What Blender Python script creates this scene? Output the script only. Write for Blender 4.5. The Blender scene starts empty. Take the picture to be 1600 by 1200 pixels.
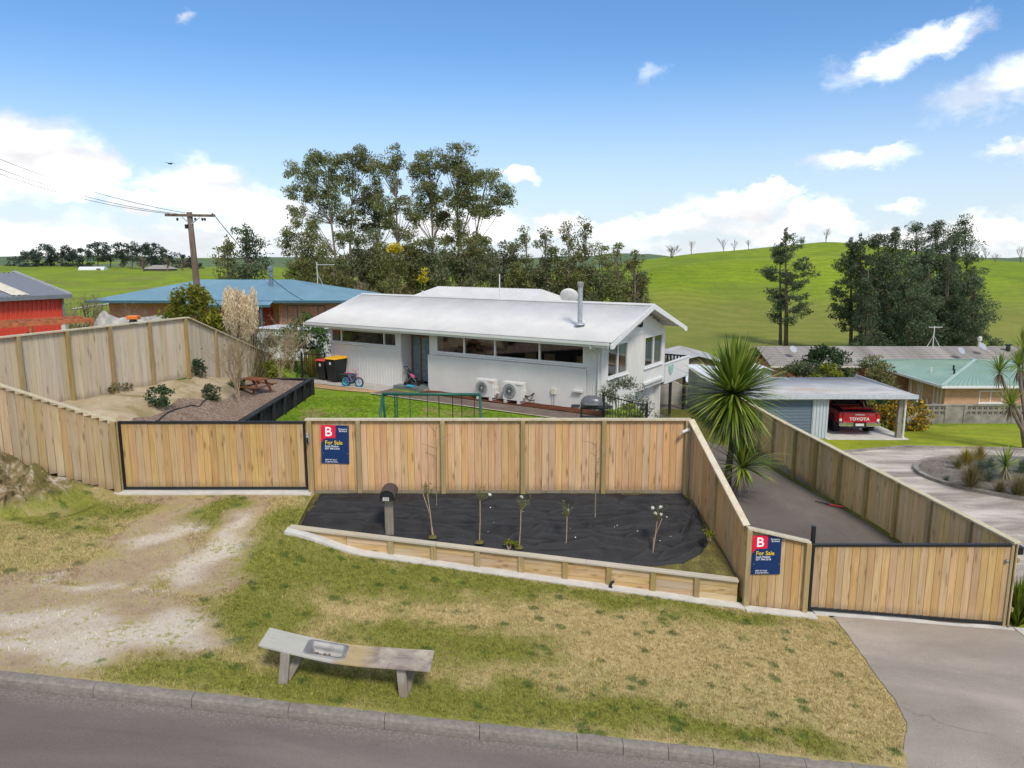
import bpy, bmesh, math, random
import numpy as np
from mathutils import Vector, Matrix, noise as mnoise
R = math.radians
random.seed(7); rng = np.random.default_rng(11)
S = bpy.context.scene
COL = S.collection

# ------------------------------------------------------------------ camera
CAM_H, PITCH, F = 5.27, R(9.9), 1150.0
cam_d = bpy.data.cameras.new('camera'); cam = bpy.data.objects.new('camera', cam_d); COL.objects.link(cam)
cam.location = (0, 0, CAM_H); cam.rotation_euler = (R(90) - PITCH, 0, 0)
cam_d.sensor_width = 36.0; cam_d.lens = 36.0 * F / 1600.0; cam_d.clip_start = 0.1; cam_d.clip_end = 9000
S.camera = cam

# ------------------------------------------------------------------ sky, sun, exposure
SUN_EL, SUN_AZ = R(50), R(158)          # azimuth clockwise from +Y: behind the camera, a little to its right
world = bpy.data.worlds.new('World'); S.world = world; world.use_nodes = True
S.view_settings.view_transform = 'Standard'; S.view_settings.look = 'None'
S.view_settings.exposure = 1.0; S.view_settings.gamma = 1.0
try: S.view_settings.use_curve_mapping = False
except Exception: pass
S.cycles.use_denoising = True
S.cycles.max_bounces = 6; S.cycles.transparent_max_bounces = 12

class NT:
    """small node-tree helper"""
    def __init__(s, tree): s.t = tree; s.n = tree.nodes; s.l = tree.links
    def new(s, typ, **kw):
        n = s.n.new(typ)
        for k, v in kw.items(): setattr(n, k, v)
        return n
    def put(s, sock, v):
        if hasattr(v, 'is_linked') or isinstance(v, bpy.types.NodeSocket): s.l.new(v, sock)
        elif v is not None:
            if isinstance(v, (tuple, list)) and len(v) == 3 and sock.type == 'RGBA': v = (*v, 1)
            sock.default_value = v
    def math(s, op, a, b=None, c=None, clamp=False):
        n = s.new('ShaderNodeMath', operation=op); n.use_clamp = clamp
        for i, x in enumerate((a, b, c)):
            if x is not None: s.put(n.inputs[i], x)
        return n.outputs[0]
    def vmath(s, op, a, b=None):
        n = s.new('ShaderNodeVectorMath', operation=op)
        s.put(n.inputs[0], a)
        if b is not None: s.put(n.inputs[1], b)
        return n.outputs['Value'] if op in ('LENGTH', 'DISTANCE', 'DOT_PRODUCT') else n.outputs[0]
    def mix(s, f, a, b, typ='MIX'):
        n = s.new('ShaderNodeMix', data_type='RGBA', blend_type=typ)
        s.put(n.inputs[0], f); s.put(n.inputs[6], a); s.put(n.inputs[7], b)
        return n.outputs[2]
    def noise(s, vec, scale, detail=4, rough=.55, dist=0, out='Fac'):
        n = s.new('ShaderNodeTexNoise'); s.put(n.inputs['Vector'], vec)
        n.inputs['Scale'].default_value = scale; n.inputs['Detail'].default_value = detail
        n.inputs['Roughness'].default_value = rough; n.inputs['Distortion'].default_value = dist
        return n.outputs[out]
    def ramp(s, f, stops, interp='LINEAR'):
        n = s.new('ShaderNodeValToRGB'); s.put(n.inputs[0], f); n.color_ramp.interpolation = interp
        e = n.color_ramp.elements
        while len(e) < len(stops): e.new(.5)
        for q, (p, c) in zip(e, stops):
            q.position = p; q.color = (*c, 1) if len(c) == 3 else c
        return n.outputs[0]
    def mr(s, v, a, b, c=0., d=1., smooth=True):
        n = s.new('ShaderNodeMapRange'); n.interpolation_type = 'SMOOTHSTEP' if smooth else 'LINEAR'
        s.put(n.inputs[0], v)
        for i, x in enumerate((a, b, c, d)): n.inputs[i + 1].default_value = x
        return n.outputs[0]
    def mapping(s, vec, scale=(1, 1, 1), loc=(0, 0, 0), rot=(0, 0, 0)):
        n = s.new('ShaderNodeMapping'); s.put(n.inputs[0], vec)
        n.inputs['Scale'].default_value = scale; n.inputs['Location'].default_value = loc; n.inputs['Rotation'].default_value = rot
        return n.outputs[0]

def ray(px, py):
    """unit-depth view ray of a photo pixel: (x, forward, up)"""
    xx = (px - 800) / F; yy = (600 - py) / F
    return xx, math.cos(PITCH) + yy * math.sin(PITCH), yy * math.cos(PITCH) - math.sin(PITCH)
def P(px, py, Y):
    x, f, u = ray(px, py); t = Y / f
    return Vector((x * t, Y, CAM_H + u * t))
def PZ(px, py, z):
    x, f, u = ray(px, py); t = (z - CAM_H) / u
    return Vector((x * t, f * t, z))

def build_world():
    n = NT(world.node_tree); n.n.clear()
    out = n.new('ShaderNodeOutputWorld'); bg = n.new('ShaderNodeBackground')
    sky = n.new('ShaderNodeTexSky', sky_type='NISHITA'); sky.sun_disc = False
    sky.sun_elevation = SUN_EL; sky.sun_rotation = SUN_AZ
    sky.altitude = 100; sky.air_density = 1.0; sky.dust_density = .6; sky.ozone_density = 3.0
    tc = n.new('ShaderNodeTexCoord'); d = tc.outputs['Generated']
    # clouds live at directions in the sky: azimuth / elevation, both warped by fractal noise
    sep = n.new('ShaderNodeSeparateXYZ'); n.l.new(d, sep.inputs[0])
    az = n.math('ARCTAN2', sep.outputs[0], sep.outputs[1]); el = n.math('ARCSINE', sep.outputs[2])
    cmb = n.new('ShaderNodeCombineXYZ'); n.l.new(az, cmb.inputs[0]); n.l.new(el, cmb.inputs[1])
    w1 = n.noise(n.vmath('MULTIPLY', d, (1, 1, 1.5)), 9, 6, .6, 0, 'Color')
    w2 = n.noise(n.vmath('MULTIPLY', d, (1, 1, 1.6)), 34, 5, .62, 0, 'Color')
    off = n.vmath('ADD', n.vmath('MULTIPLY', n.vmath('SUBTRACT', w1, (.5, .5, .5)), (.13, .085, 0)),
                  n.vmath('MULTIPLY', n.vmath('SUBTRACT', w2, (.5, .5, .5)), (.038, .03, 0)))
    pos = n.vmath('ADD', cmb.outputs[0], off)
    def ellipse(px, py, rx, ry, soft=.75, amt=1., tilt=0.):
        x, f, u = ray(px, py); a = math.atan2(x, f); e = math.atan2(u, math.hypot(x, f))
        v = n.vmath('SUBTRACT', pos, (a, e, 0))
        if tilt: v = n.mapping(v, rot=(0, 0, -tilt))
        v = n.vmath('MULTIPLY', v, (F / rx, F / ry, 0))
        return n.mr(n.vmath('LENGTH', v), 1.0 + soft * .35, 1.0 - soft * .9, 0, amt)
    solid = [(-60, 250, 140, 60), (55, 235, 100, 48), (140, 245, 55, 34), (110, 282, 80, 26), (298, 288, 66, 36), (345, 325, 70, 26),
             (425, 335, 50, 22), (235, 310, 50, 16), (1140, 320, 70, 24), (1258, 340, 62, 26), (1050, 348, 75, 20), (1195, 352, 100, 20),
             (960, 368, 70, 22), (815, 284, 34, 14), (860, 355, 50, 18), (1215, 298, 44, 12), (700, 350, 130, 26), (1460, 370, 130, 22), (1600, 362, 120, 26),
             (-260, 300, 160, 50), (1850, 330, 130, 50), (2100, 250, 120, 40), (-700, 280, 200, 60)]
    m = None
    for q in solid:
        s_ = ellipse(*q); m = s_ if m is None else n.math('MAXIMUM', m, s_)
    wisps = [(1440, 66, 58, 20, 1., .60, R(18)), (1378, 98, 72, 20, 1., .66, R(20)), (1480, 48, 40, 18, 1., .64, R(15)), (1570, 130, 72, 24, 1., .60, R(18)),
             (1325, 248, 62, 15, 1., .62, R(4)), (1362, 236, 50, 10, .9, .6, R(6)), (1600, 228, 40, 13, .9, .7, R(8)), (292, 26, 17, 12, .9, .6, 0),
             (1022, 104, 22, 13, 1., .28, R(25)), (1408, 318, 24, 9, .9, .6, 0), (1220, 420, 600, 40, 1., .75, 0), (200, 395, 420, 55, 1., .8, 0), (2000, 60, 90, 30, .9, .7, R(20)), (-350, 90, 90, 30, .9, .7, R(20))]
    for q in wisps: m = n.math('MAXIMUM', m, ellipse(*q))
    # cumulus out of view, extra cover added there to whiten the fill light
    gen = n.mr(n.noise(n.vmath('MULTIPLY', d, (1, 1, 2.0)), 2.6, 6, .6), .47, .60)
    behind = n.math('MAXIMUM', n.mr(n.math('ABSOLUTE', az), .85, 1.25), n.mr(el, .50, .75))
    m = n.math('MAXIMUM', m, n.math('MULTIPLY', gen, behind))
    m = n.math('MULTIPLY', m, n.mr(el, -.02, .02))
    tone = n.noise(n.vmath('MULTIPLY', d, (1, 1, 2.2)), 11, 5, .55)
    ccol = n.ramp(tone, [(.30, (.46, .475, .51)), (.44, (.57, .575, .60)), (.60, (1, 1, 1))])
    ccol = n.vmath('MULTIPLY', ccol, (8.2, 8.0, 7.8))
    # fair-weather haze whitens the lowest few degrees
    haze = n.mr(el, .27, -.01, 0, .70)
    sk = n.vmath('MULTIPLY', sky.outputs[0], (.43, .60, .735))
    skc = n.mix(haze, sk, (3.9, 4.1, 4.45))
    col = n.mix(m, skc, ccol)
    n.l.new(col, bg.inputs[0]); bg.inputs[1].default_value = .11
    n.l.new(bg.outputs[0], out.inputs[0])
build_world()
sun_d = bpy.data.lights.new('sun', 'SUN'); sun = bpy.data.objects.new('sun', sun_d); COL.objects.link(sun)
sun_d.energy = 1.5; sun_d.angle = R(12); sun_d.color = (1.0, .935, .83)
sdir = Vector((math.sin(SUN_AZ) * math.cos(SUN_EL), math.cos(SUN_AZ) * math.cos(SUN_EL), math.sin(SUN_EL)))
sun.rotation_euler = sdir.to_track_quat('Z', 'Y').to_euler(); sun.location = (-20, -20, 40)

# ------------------------------------------------------------------ helpers
def tag(o, label=None, cat=None, group=None, kind=None):
    if label: o['label'] = label
    if cat: o['category'] = cat
    if group: o['group'] = group
    if kind: o['kind'] = kind
    return o
def thing(name, label, cat, loc=(0, 0, 0), rz=0, group=None):
    o = bpy.data.objects.new(name, None); COL.objects.link(o); o.empty_display_size = .2
    o.location = loc; o.rotation_euler = (0, 0, rz)
    return tag(o, label, cat, group)
def link(name, me, parent=None):
    o = bpy.data.objects.new(name, me); COL.objects.link(o)
    if parent: o.parent = parent
    return o
def dup(root, loc=None, rz=None, label=None, group=None):
    def cp(o, par):
        c = o.copy(); COL.objects.link(c); c.parent = par
        for ch in o.children: cp(ch, c)
        return c
    r = cp(root, None)
    if loc is not None: r.location = loc
    if rz is not None: r.rotation_euler = (0, 0, rz)
    if label: r['label'] = label
    if group: r['group'] = group
    return r

class MB:
    def __init__(s): s.v = []; s.f = []; s.m = []
    def add(s, vs, fs, m=0):
        o = len(s.v); s.v += [tuple(v) for v in vs]; s.f += [tuple(i + o for i in f) for f in fs]; s.m += [m] * len(fs); return s
    BF = [(0, 3, 2, 1), (4, 5, 6, 7), (0, 1, 5, 4), (1, 2, 6, 5), (2, 3, 7, 6), (3, 0, 4, 7)]
    def box(s, x0, x1, y0, y1, z0, z1, m=0):
        return s.add([(x0, y0, z0), (x1, y0, z0), (x1, y1, z0), (x0, y1, z0), (x0, y0, z1), (x1, y0, z1), (x1, y1, z1), (x0, y1, z1)], s.BF, m)
    def hexa(s, eight, m=0): return s.add(eight, s.BF, m)
    def bar(s, p0, p1, w, h, m=0, up=(0, 0, 1)):
        p0 = Vector(p0); p1 = Vector(p1); d = (p1 - p0).normalized(); a = d.cross(Vector(up))
        if a.length < 1e-4: a = d.cross(Vector((1, 0, 0)))
        a.normalize(); b = a.cross(d)
        q = []
        for p in (p0, p1):
            for sa, sb in ((-1, -1), (1, -1), (1, 1), (-1, 1)): q.append(p + a * sa * w / 2 + b * sb * h / 2)
        return s.add(q, [(0, 1, 2, 3), (4, 7, 6, 5), (0, 4, 5, 1), (1, 5, 6, 2), (2, 6, 7, 3), (3, 7, 4, 0)], m)
    def tube(s, pts, r, n=6, m=0, caps=True):
        pts = [Vector(p) for p in pts]; k = len(pts)
        if not isinstance(r, (list, tuple)): r = [r] * k
        vs = []; ref = Vector((.31, .95, .05))
        for i, p in enumerate(pts):
            d = (pts[min(i + 1, k - 1)] - pts[max(i - 1, 0)])
            if d.length < 1e-9: d = Vector((0, 0, 1))
            d.normalize(); a = d.cross(ref)
            if a.length < .1: a = d.cross(Vector((1, 0, 0)))
            a.normalize(); b = d.cross(a)
            for j in range(n):
                t = 2 * math.pi * j / n; vs.append(p + (a * math.cos(t) + b * math.sin(t)) * r[i])
        fs = [(i * n + j, i * n + (j + 1) % n, (i + 1) * n + (j + 1) % n, (i + 1) * n + j) for i in range(k - 1) for j in range(n)]
        if caps: fs += [tuple(range(n))[::-1], tuple((k - 1) * n + j for j in range(n))]
        return s.add(vs, fs, m)
    def lathe(s, prof, n=16, c=(0, 0, 0), m=0):
        vs = []; 
        for r, z in prof:
            for j in range(n): t = 2 * math.pi * j / n; vs.append((c[0] + r * math.cos(t), c[1] + r * math.sin(t), c[2] + z))
        k = len(prof)
        fs = [(i * n + j, i * n + (j + 1) % n, (i + 1) * n + (j + 1) % n, (i + 1) * n + j) for i in range(k - 1) for j in range(n)]
        fs += [tuple(range(n))[::-1], tuple((k - 1) * n + j for j in range(n))]
        return s.add(vs, fs, m)
    def prism(s, poly, fn, d0, d1, m=0):
        """poly 2-D outline, fn(a, b, d) -> point"""
        n = len(poly); vs = [fn(a, b, d0) for a, b in poly] + [fn(a, b, d1) for a, b in poly]
        fs = [tuple(range(n)), tuple(range(n, 2 * n))[::-1]] + [(i, i + n, (i + 1) % n + n, (i + 1) % n) for i in range(n)]
        return s.add(vs, fs, m)
    def build(s, name, mat, parent=None, smooth=False, bevel=0, world=False, seg=1):
        vs = s.v
        if world and parent is not None:
            L = parent.location; vs = [(v[0] - L[0], v[1] - L[1], v[2] - L[2]) for v in vs]
        me = bpy.data.meshes.new(name); me.from_pydata([tuple(v) for v in vs], [], s.f)
        bm = bmesh.new(); bm.from_mesh(me); bmesh.ops.recalc_face_normals(bm, faces=bm.faces); bm.to_mesh(me); bm.free()
        for m_ in (mat if isinstance(mat, (list, tuple)) else [mat]): me.materials.append(m_)
        me.polygons.foreach_set('material_index', s.m)
        if smooth: me.polygons.foreach_set('use_smooth', [True] * len(me.polygons))
        me.update(); o = link(name, me, parent)
        if bevel:
            b = o.modifiers.new('bevel', 'BEVEL'); b.width = bevel; b.segments = seg; b.limit_method = 'ANGLE'; b.angle_limit = R(40)
        return o

def npmesh(name, verts, faces, mat, parent=None, smooth=False):
    """verts (N,3) and faces (M,k) arrays -> one mesh object"""
    verts = np.asarray(verts, np.float32); faces = np.asarray(faces, np.int32)
    me = bpy.data.meshes.new(name); k = faces.shape[1]
    me.vertices.add(len(verts)); me.vertices.foreach_set('co', verts.ravel())
    me.loops.add(faces.size); me.loops.foreach_set('vertex_index', faces.ravel())
    me.polygons.add(len(faces)); me.polygons.foreach_set('loop_start', np.arange(0, faces.size, k, dtype=np.int32))
    me.polygons.foreach_set('loop_total', np.full(len(faces), k, np.int32))
    if smooth: me.polygons.foreach_set('use_smooth', np.ones(len(faces), bool))
    for m_ in (mat if isinstance(mat, (list, tuple)) else [mat]): me.materials.append(m_)
    me.update(calc_edges=True); me.validate(); return link(name, me, parent)

def clamp(x, a=0., b=1.): return a if x < a else b if x > b else x
def sm(t): t = clamp(t); return t * t * (3 - 2 * t)
def mixf(a, b, t): return a + (b - a) * t
def tab(T, x):
    if x <= T[0][0]: return T[0][1]
    for (a, va), (b, vb) in zip(T, T[1:]):
        if x <= b: return va + (vb - va) * (x - a) / (b - a)
    return T[-1][1]
def fn(x, y, s=1., o=4): return mnoise.fractal(Vector((x * s, y * s, 3.7)), 1.0, 2.0, o)

def text_mesh(body, size, mat, parent, loc, rot=(R(90), 0, 0), name='lettering', ext=.0015, bold=0., sx=1., align='LEFT', shear=0):
    cu = bpy.data.curves.new('tmp', 'FONT'); cu.body = body; cu.size = size; cu.extrude = ext; cu.offset = bold; cu.align_x = align
    cu.resolution_u = 3; cu.shear = shear
    ob = bpy.data.objects.new('tmp', cu); COL.objects.link(ob)
    dg = bpy.context.evaluated_depsgraph_get(); me = bpy.data.meshes.new_from_object(ob.evaluated_get(dg))
    bpy.data.objects.remove(ob); bpy.data.curves.remove(cu)
    me.materials.clear(); me.materials.append(mat)
    o = link(name, me, parent); o.location = loc; o.rotation_euler = rot; o.scale = (sx, 1, 1)
    return o

# ------------------------------------------------------------------ materials
MATS = {}
def mat_nodes(name):
    m = bpy.data.materials.new(name); m.use_nodes = True; n = NT(m.node_tree)
    b = m.node_tree.nodes['Principled BSDF']; MATS[name] = m
    return m, n, b
def mat(name, col, rough=.7, spec=.3, metal=0., var=.12, vs=6., bump=0., bs=40., stain=None, ss=1.5, coat=0., objrand=0., stretch=(1, 1, 1)):
    """painted / plain surface with mottled colour, optional stain and fine relief"""
    m, n, b = mat_nodes(name)
    tc = n.new('ShaderNodeTexCoord'); v = n.mapping(tc.outputs['Object'], stretch)
    f = n.noise(v, vs, 5, .6)
    c = n.mix(n.mr(f, .3, .7, 0, 1), tuple(x * (1 - var) for x in col), tuple(min(1, x * (1 + var)) for x in col))
    if stain is not None:
        c = n.mix(n.math('MULTIPLY', n.mr(n.noise(v, ss, 6, .65, .6), .50, .72), stain[3]), c, stain[:3])
    if objrand:
        oi = n.new('ShaderNodeObjectInfo'); hsv = n.new('ShaderNodeHueSaturation'); n.put(hsv.inputs['Color'], c)
        n.put(hsv.inputs['Value'], n.math('ADD', 1 - objrand, n.math('MULTIPLY', oi.outputs['Random'], 2 * objrand))); c = hsv.outputs[0]
    n.put(b.inputs['Base Color'], c); n.put(b.inputs['Roughness'], n.mr(f, .2, .8, max(.02, rough - .08), min(1, rough + .08)))
    b.inputs['Metallic'].default_value = metal; b.inputs['Specular IOR Level'].default_value = spec
    if coat: b.inputs['Coat Weight'].default_value = coat
    if bump:
        bp = n.new('ShaderNodeBump'); bp.inputs['Strength'].default_value = bump; bp.inputs['Distance'].default_value = .02
        n.put(bp.inputs['Height'], n.noise(v, bs, 4, .6)); n.put(b.inputs['Normal'], bp.outputs[0])
    return m
def wood(name, light, dark, grey=None, gamt=0., rnd=.16, grain=1., knots=True, splash=None):
    """sawn pine: every board takes its own tone, grain runs along the board's Z"""
    splash = knots if splash is None else splash
    m, n, b = mat_nodes(name)
    tc = n.new('ShaderNodeTexCoord'); oi = n.new('ShaderNodeObjectInfo'); r = oi.outputs['Random']
    off = n.new('ShaderNodeCombineXYZ'); n.put(off.inputs[0], n.math('MULTIPLY', r, 37.)); n.put(off.inputs[1], n.math('MULTIPLY', r, 61.)); n.put(off.inputs[2], n.math('MULTIPLY', r, 83.))
    v = n.vmath('ADD', tc.outputs['Object'], off.outputs[0])
    g = n.noise(n.mapping(v, (26 * grain, 10 * grain, 1.3)), 1.0, 5, .65, .8)
    big = n.noise(n.mapping(v, (5, 5, 1.1)), 1.0, 3, .5)
    c = n.mix(n.mr(g, .32, .68), light, dark)
    c = n.mix(n.mr(big, .45, .75, 0, .45), c, tuple(x * .72 for x in dark))
    if knots:
        vo = n.new('ShaderNodeTexVoronoi'); n.put(vo.inputs['Vector'], n.mapping(v, (7.5, 3, 2.6))); vo.inputs['Scale'].default_value = 1.
        k = n.mr(vo.outputs['Distance'], .20, .09)
        c = n.mix(n.math('MULTIPLY', k, .85), c, tuple(x * .38 for x in dark))
        k2 = n.mr(vo.outputs['Distance'], .34, .16, 0, .35)
        c = n.mix(k2, c, tuple(x * .75 for x in dark))
    if grey is not None: c = n.mix(n.math('MULTIPLY', n.mr(n.noise(n.mapping(v, (4, 4, .8)), 1., 4, .6), .40, .66), gamt), c, grey)
    if splash:     # dirt splashed up the foot of the boards, water runs from the top
        sz = n.new('ShaderNodeSeparateXYZ'); n.l.new(tc.outputs['Object'], sz.inputs[0])
        zz = n.math('ADD', sz.outputs[2], n.math('MULTIPLY', n.math('SUBTRACT', n.noise(n.mapping(v, (9, 9, 4)), 1., 4, .6), .5), .22))
        c = n.mix(n.mr(zz, .13, .0, 0, .5), c, (.20, .145, .085)); c = n.mix(n.mr(zz, .88, 1.02, 0, .35), c, tuple(x * .6 for x in dark))
    hs = n.new('ShaderNodeHueSaturation'); n.put(hs.inputs['Color'], c)
    n.put(hs.inputs['Value'], n.math('ADD', 1 - rnd, n.math('MULTIPLY', r, 2 * rnd)))
    r2 = n.math('FRACT', n.math('MULTIPLY', r, 17.31))
    n.put(hs.inputs['Saturation'], n.math('ADD', .88, n.math('MULTIPLY', r2, .24)))
    n.put(hs.inputs['Hue'], n.math('ADD', .5 - .010, n.math('MULTIPLY', n.math('FRACT', n.math('MULTIPLY', r, 5.77)), .016)))
    n.put(b.inputs['Base Color'], hs.outputs[0]); b.inputs['Roughness'].default_value = .82; b.inputs['Specular IOR Level'].default_value = .2
    bp = n.new('ShaderNodeBump'); bp.inputs['Strength'].default_value = .25; bp.inputs['Distance'].default_value = .004
    n.put(bp.inputs['Height'], g); n.put(b.inputs['Normal'], bp.outputs[0])
    return m
def leaf_mat(name, cols, trans=.3, rough=.6, objrand=.12):
    """foliage: each leaf its own tone, some light through it"""
    m, n, b = mat_nodes(name)
    g = n.new('ShaderNodeNewGeometry'); oi = n.new('ShaderNodeObjectInfo')
    k = len(cols); c = n.ramp(g.outputs['Random Per Island'], [(i / max(1, k - 1), q) for i, q in enumerate(cols)])
    tc = n.new('ShaderNodeTexCoord')
    hs = n.new('ShaderNodeHueSaturation'); n.put(hs.inputs['Color'], c)
    n.put(hs.inputs['Value'], n.math('ADD', n.math('ADD', 1 - objrand, n.math('MULTIPLY', oi.outputs['Random'], 2 * objrand)), n.mr(n.noise(tc.outputs['Object'], .6, 3), .3, .7, -.22, .22)))
    n.put(hs.inputs['Hue'], n.math('ADD', .488, n.math('MULTIPLY', oi.outputs['Random'], .024)))
    n.put(b.inputs['Base Color'], hs.outputs[0]); b.inputs['Roughness'].default_value = rough; b.inputs['Specular IOR Level'].default_value = .25
    tr = n.new('ShaderNodeBsdfTranslucent'); n.put(tr.inputs[0], hs.outputs[0])
    mx = n.new('ShaderNodeMixShader'); mx.inputs[0].default_value = trans
    out = [q for q in n.n if q.type == 'OUTPUT_MATERIAL'][0]
    n.l.new(b.outputs[0], mx.inputs[1]); n.l.new(tr.outputs[0], mx.inputs[2]); n.l.new(mx.outputs[0], out.inputs[0])
    return m
def glass_mat(name, tint, refl=.16):
    m, n, b = mat_nodes(name); n.n.remove(b)
    out = [q for q in n.n if q.type == 'OUTPUT_MATERIAL'][0]
    t = n.new('ShaderNodeBsdfTransparent'); t.inputs[0].default_value = (*tint, 1)
    g = n.new('ShaderNodeBsdfGlossy'); g.inputs['Roughness'].default_value = .03
    fr = n.new('ShaderNodeLayerWeight'); fr.inputs[0].default_value = .5
    mx = n.new('ShaderNodeMixShader'); n.put(mx.inputs[0], n.math('ADD', n.math('MULTIPLY', n.math('POWER', fr.outputs['Facing'], 5.), .9), refl, clamp=True))
    n.l.new(t.outputs[0], mx.inputs[1]); n.l.new(g.outputs[0], mx.inputs[2]); n.l.new(mx.outputs[0], out.inputs[0])
    return m
def brick_mat(name, c1, c2, mortar, scale=1.0, rot90=False):
    m, n, b = mat_nodes(name); tc = n.new('ShaderNodeTexCoord')
    sp = n.new('ShaderNodeSeparateXYZ'); n.l.new(tc.outputs['Object'], sp.inputs[0])
    cb = n.new('ShaderNodeCombineXYZ'); n.put(cb.inputs[0], n.math('ADD', sp.outputs[0], sp.outputs[1])); n.put(cb.inputs[1], sp.outputs[2])
    br = n.new('ShaderNodeTexBrick'); n.put(br.inputs['Vector'], cb.outputs[0])
    br.inputs['Color1'].default_value = (*c1, 1); br.inputs['Color2'].default_value = (*c2, 1); br.inputs['Mortar'].default_value = (*mortar, 1)
    br.inputs['Scale'].default_value = scale; br.inputs['Brick Width'].default_value = .24; br.inputs['Row Height'].default_value = .086
    br.inputs['Mortar Size'].default_value = .010; br.inputs['Bias'].default_value = -.1
    c = n.mix(n.mr(n.noise(tc.outputs['Object'], 1.6, 5), .4, .7, 0, .35), br.outputs[0], tuple(x * .75 for x in c1))
    n.put(b.inputs['Base Color'], c); b.inputs['Roughness'].default_value = .9
    bp = n.new('ShaderNodeBump'); bp.inputs['Strength'].default_value = .5; bp.inputs['Distance'].default_value = .01
    n.put(bp.inputs['Height'], n.math('SUBTRACT', 1., br.outputs['Fac'])); n.put(b.inputs['Normal'], bp.outputs[0])
    return m
def ground_mat(name, stops, sc=(.12, 1.1, 9.), wts=(.45, .35, .2), rough=.95, bump=.5, bs=30., extra=None):
    """soil / turf: three scales of noise through a colour ramp"""
    m, n, b = mat_nodes(name); tc = n.new('ShaderNodeTexCoord'); v = tc.outputs['Object']
    f = None
    for s_, w in zip(sc, wts):
        q = n.math('MULTIPLY', n.noise(v, s_, 5, .62, .3), w); f = q if f is None else n.math('ADD', f, q)
    c = n.ramp(f, stops)
    if extra: c = extra(n, v, c)
    n.put(b.inputs['Base Color'], c); b.inputs['Roughness'].default_value = rough; b.inputs['Specular IOR Level'].default_value = .12
    bp = n.new('ShaderNodeBump'); bp.inputs['Strength'].default_value = bump; bp.inputs['Distance'].default_value = .03
    n.put(bp.inputs['Height'], n.noise(v, bs, 5, .7)); n.put(b.inputs['Normal'], bp.outputs[0])
    return m

# timber
W_FENCE = wood('fence_pine', (.66, .425, .225), (.515, .295, .140), (.48, .37, .255), .25, .09)
W_GATE = wood('gate_pine', (.555, .375, .175), (.42, .258, .108), (.41, .32, .20), .35, .10)
W_POST = wood('post_pine', (.40, .30, .135), (.29, .205, .085), (.33, .28, .14), .4, .08, knots=False)
W_CAP = wood('cap_pine', (.60, .52, .36), (.47, .395, .255), (.50, .47, .38), .5, .06, knots=False)
W_OLD = wood('weathered_pine', (.60, .49, .345), (.48, .375, .25), (.54, .475, .385), .6, .08)
W_SIDE = wood('side_pine', (.66, .485, .26), (.51, .355, .17), (.56, .46, .31), .25, .09)
W_BANK = wood('bank_fence_pine', (.49, .355, .19), (.37, .255, .12), (.42, .355, .255), .5, .12)
W_SLEEPER = wood('retaining_pine', (.56, .40, .20), (.43, .28, .12), (.50, .43, .32), .4, .12, grain=.6, splash=False)
W_RCAP = wood('retaining_cap', (.54, .47, .36), (.43, .37, .27), (.46, .43, .37), .6, .06, knots=False)
W_DARK = wood('stained_black_timber', (.030, .030, .032), (.017, .017, .018), (.055, .055, .055), .4, .18, knots=False)
W_GREY = wood('weathered_grey_timber', (.30, .265, .21), (.19, .165, .125), (.33, .31, .27), .6, .08)
W_DOOR = wood('oiled_cedar', (.30, .14, .05), (.20, .085, .028), None, 0, .06, knots=False)
W_POLE = wood('pole_timber', (.165, .115, .08), (.095, .065, .045), (.20, .17, .14), .5, .05, knots=False)
W_BROWN = wood('brown_stained_timber', (.22, .085, .04), (.14, .05, .024), (.2, .12, .08), .4, .1, knots=False)
# metal, paint, plaster, plastic
WHITE = mat('white_paint', (.66, .645, .61), .55, .35, var=.03, vs=2.)
TRIM = mat('white_trim', (.70, .69, .67), .45, .4, var=.02)
PLASTER = mat('white_plaster', (.64, .625, .585), .85, .2, var=.035, vs=1.3, bump=.12, bs=60)
ROOF_W = mat('white_roof_iron', (.585, .57, .54), .5, .35, var=.05, vs=1.2, stain=(.45, .435, .405, .3), ss=.9)
ROOF_B = mat('blue_roof_iron', (.15, .265, .33), .5, .3, var=.08, vs=.6)
ROOF_G = mat('green_roof_iron', (.22, .335, .265), .55, .3, var=.08, vs=.5, stain=(.32, .40, .34, .5), ss=.5)
ROOF_GREY = mat('old_roof_iron', (.40, .40, .39), .6, .3, var=.2, vs=2., stain=(.36, .22, .10, .6), ss=.5, stretch=(.4, 1.6, 1))
ROOF_TILE = mat('mossy_roof_tiles', (.29, .265, .24), .9, .15, var=.25, vs=1.2, stain=(.15, .13, .095, .75), ss=1.4)
SHED_RED = mat('red_shed_iron', (.64, .075, .045), .5, .3, var=.07)
SHED_ROOF = mat('dark_shed_roof', (.17, .18, .20), .5, .3, var=.1)
SKYLIGHT = mat('clear_roof_sheet', (.62, .57, .44), .5, .3)
STEEL_BLK = mat('black_powder_coat', (.014, .015, .016), .45, .4, var=.1)
STEEL_GREEN = mat('green_powder_coat', (.015, .10, .065), .45, .4, var=.1)
STEEL = mat('brushed_steel', (.30, .29, .275), .6, .4, metal=.55, var=.25)
GALV = mat('galvanised_steel', (.42, .44, .46), .5, .4, metal=.5, var=.15, vs=12)
RUST = mat('red_oxide_steel', (.42, .13, .06), .8, .2, var=.25, stain=(.2, .12, .08, .6))
CONC = mat('concrete', (.40, .375, .335), .92, .15, var=.12, vs=3, bump=.2, stain=(.25, .24, .21, .5), ss=1.1)
CONC_PALE = mat('pale_concrete', (.56, .53, .475), .92, .15, var=.09, vs=3, bump=.2, stain=(.40, .37, .31, .45), ss=1.6)
CONC_OLD = mat('stained_concrete', (.27, .245, .21), .95, .12, var=.2, vs=2, bump=.3, stain=(.13, .12, .10, .75), ss=.9)
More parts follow.
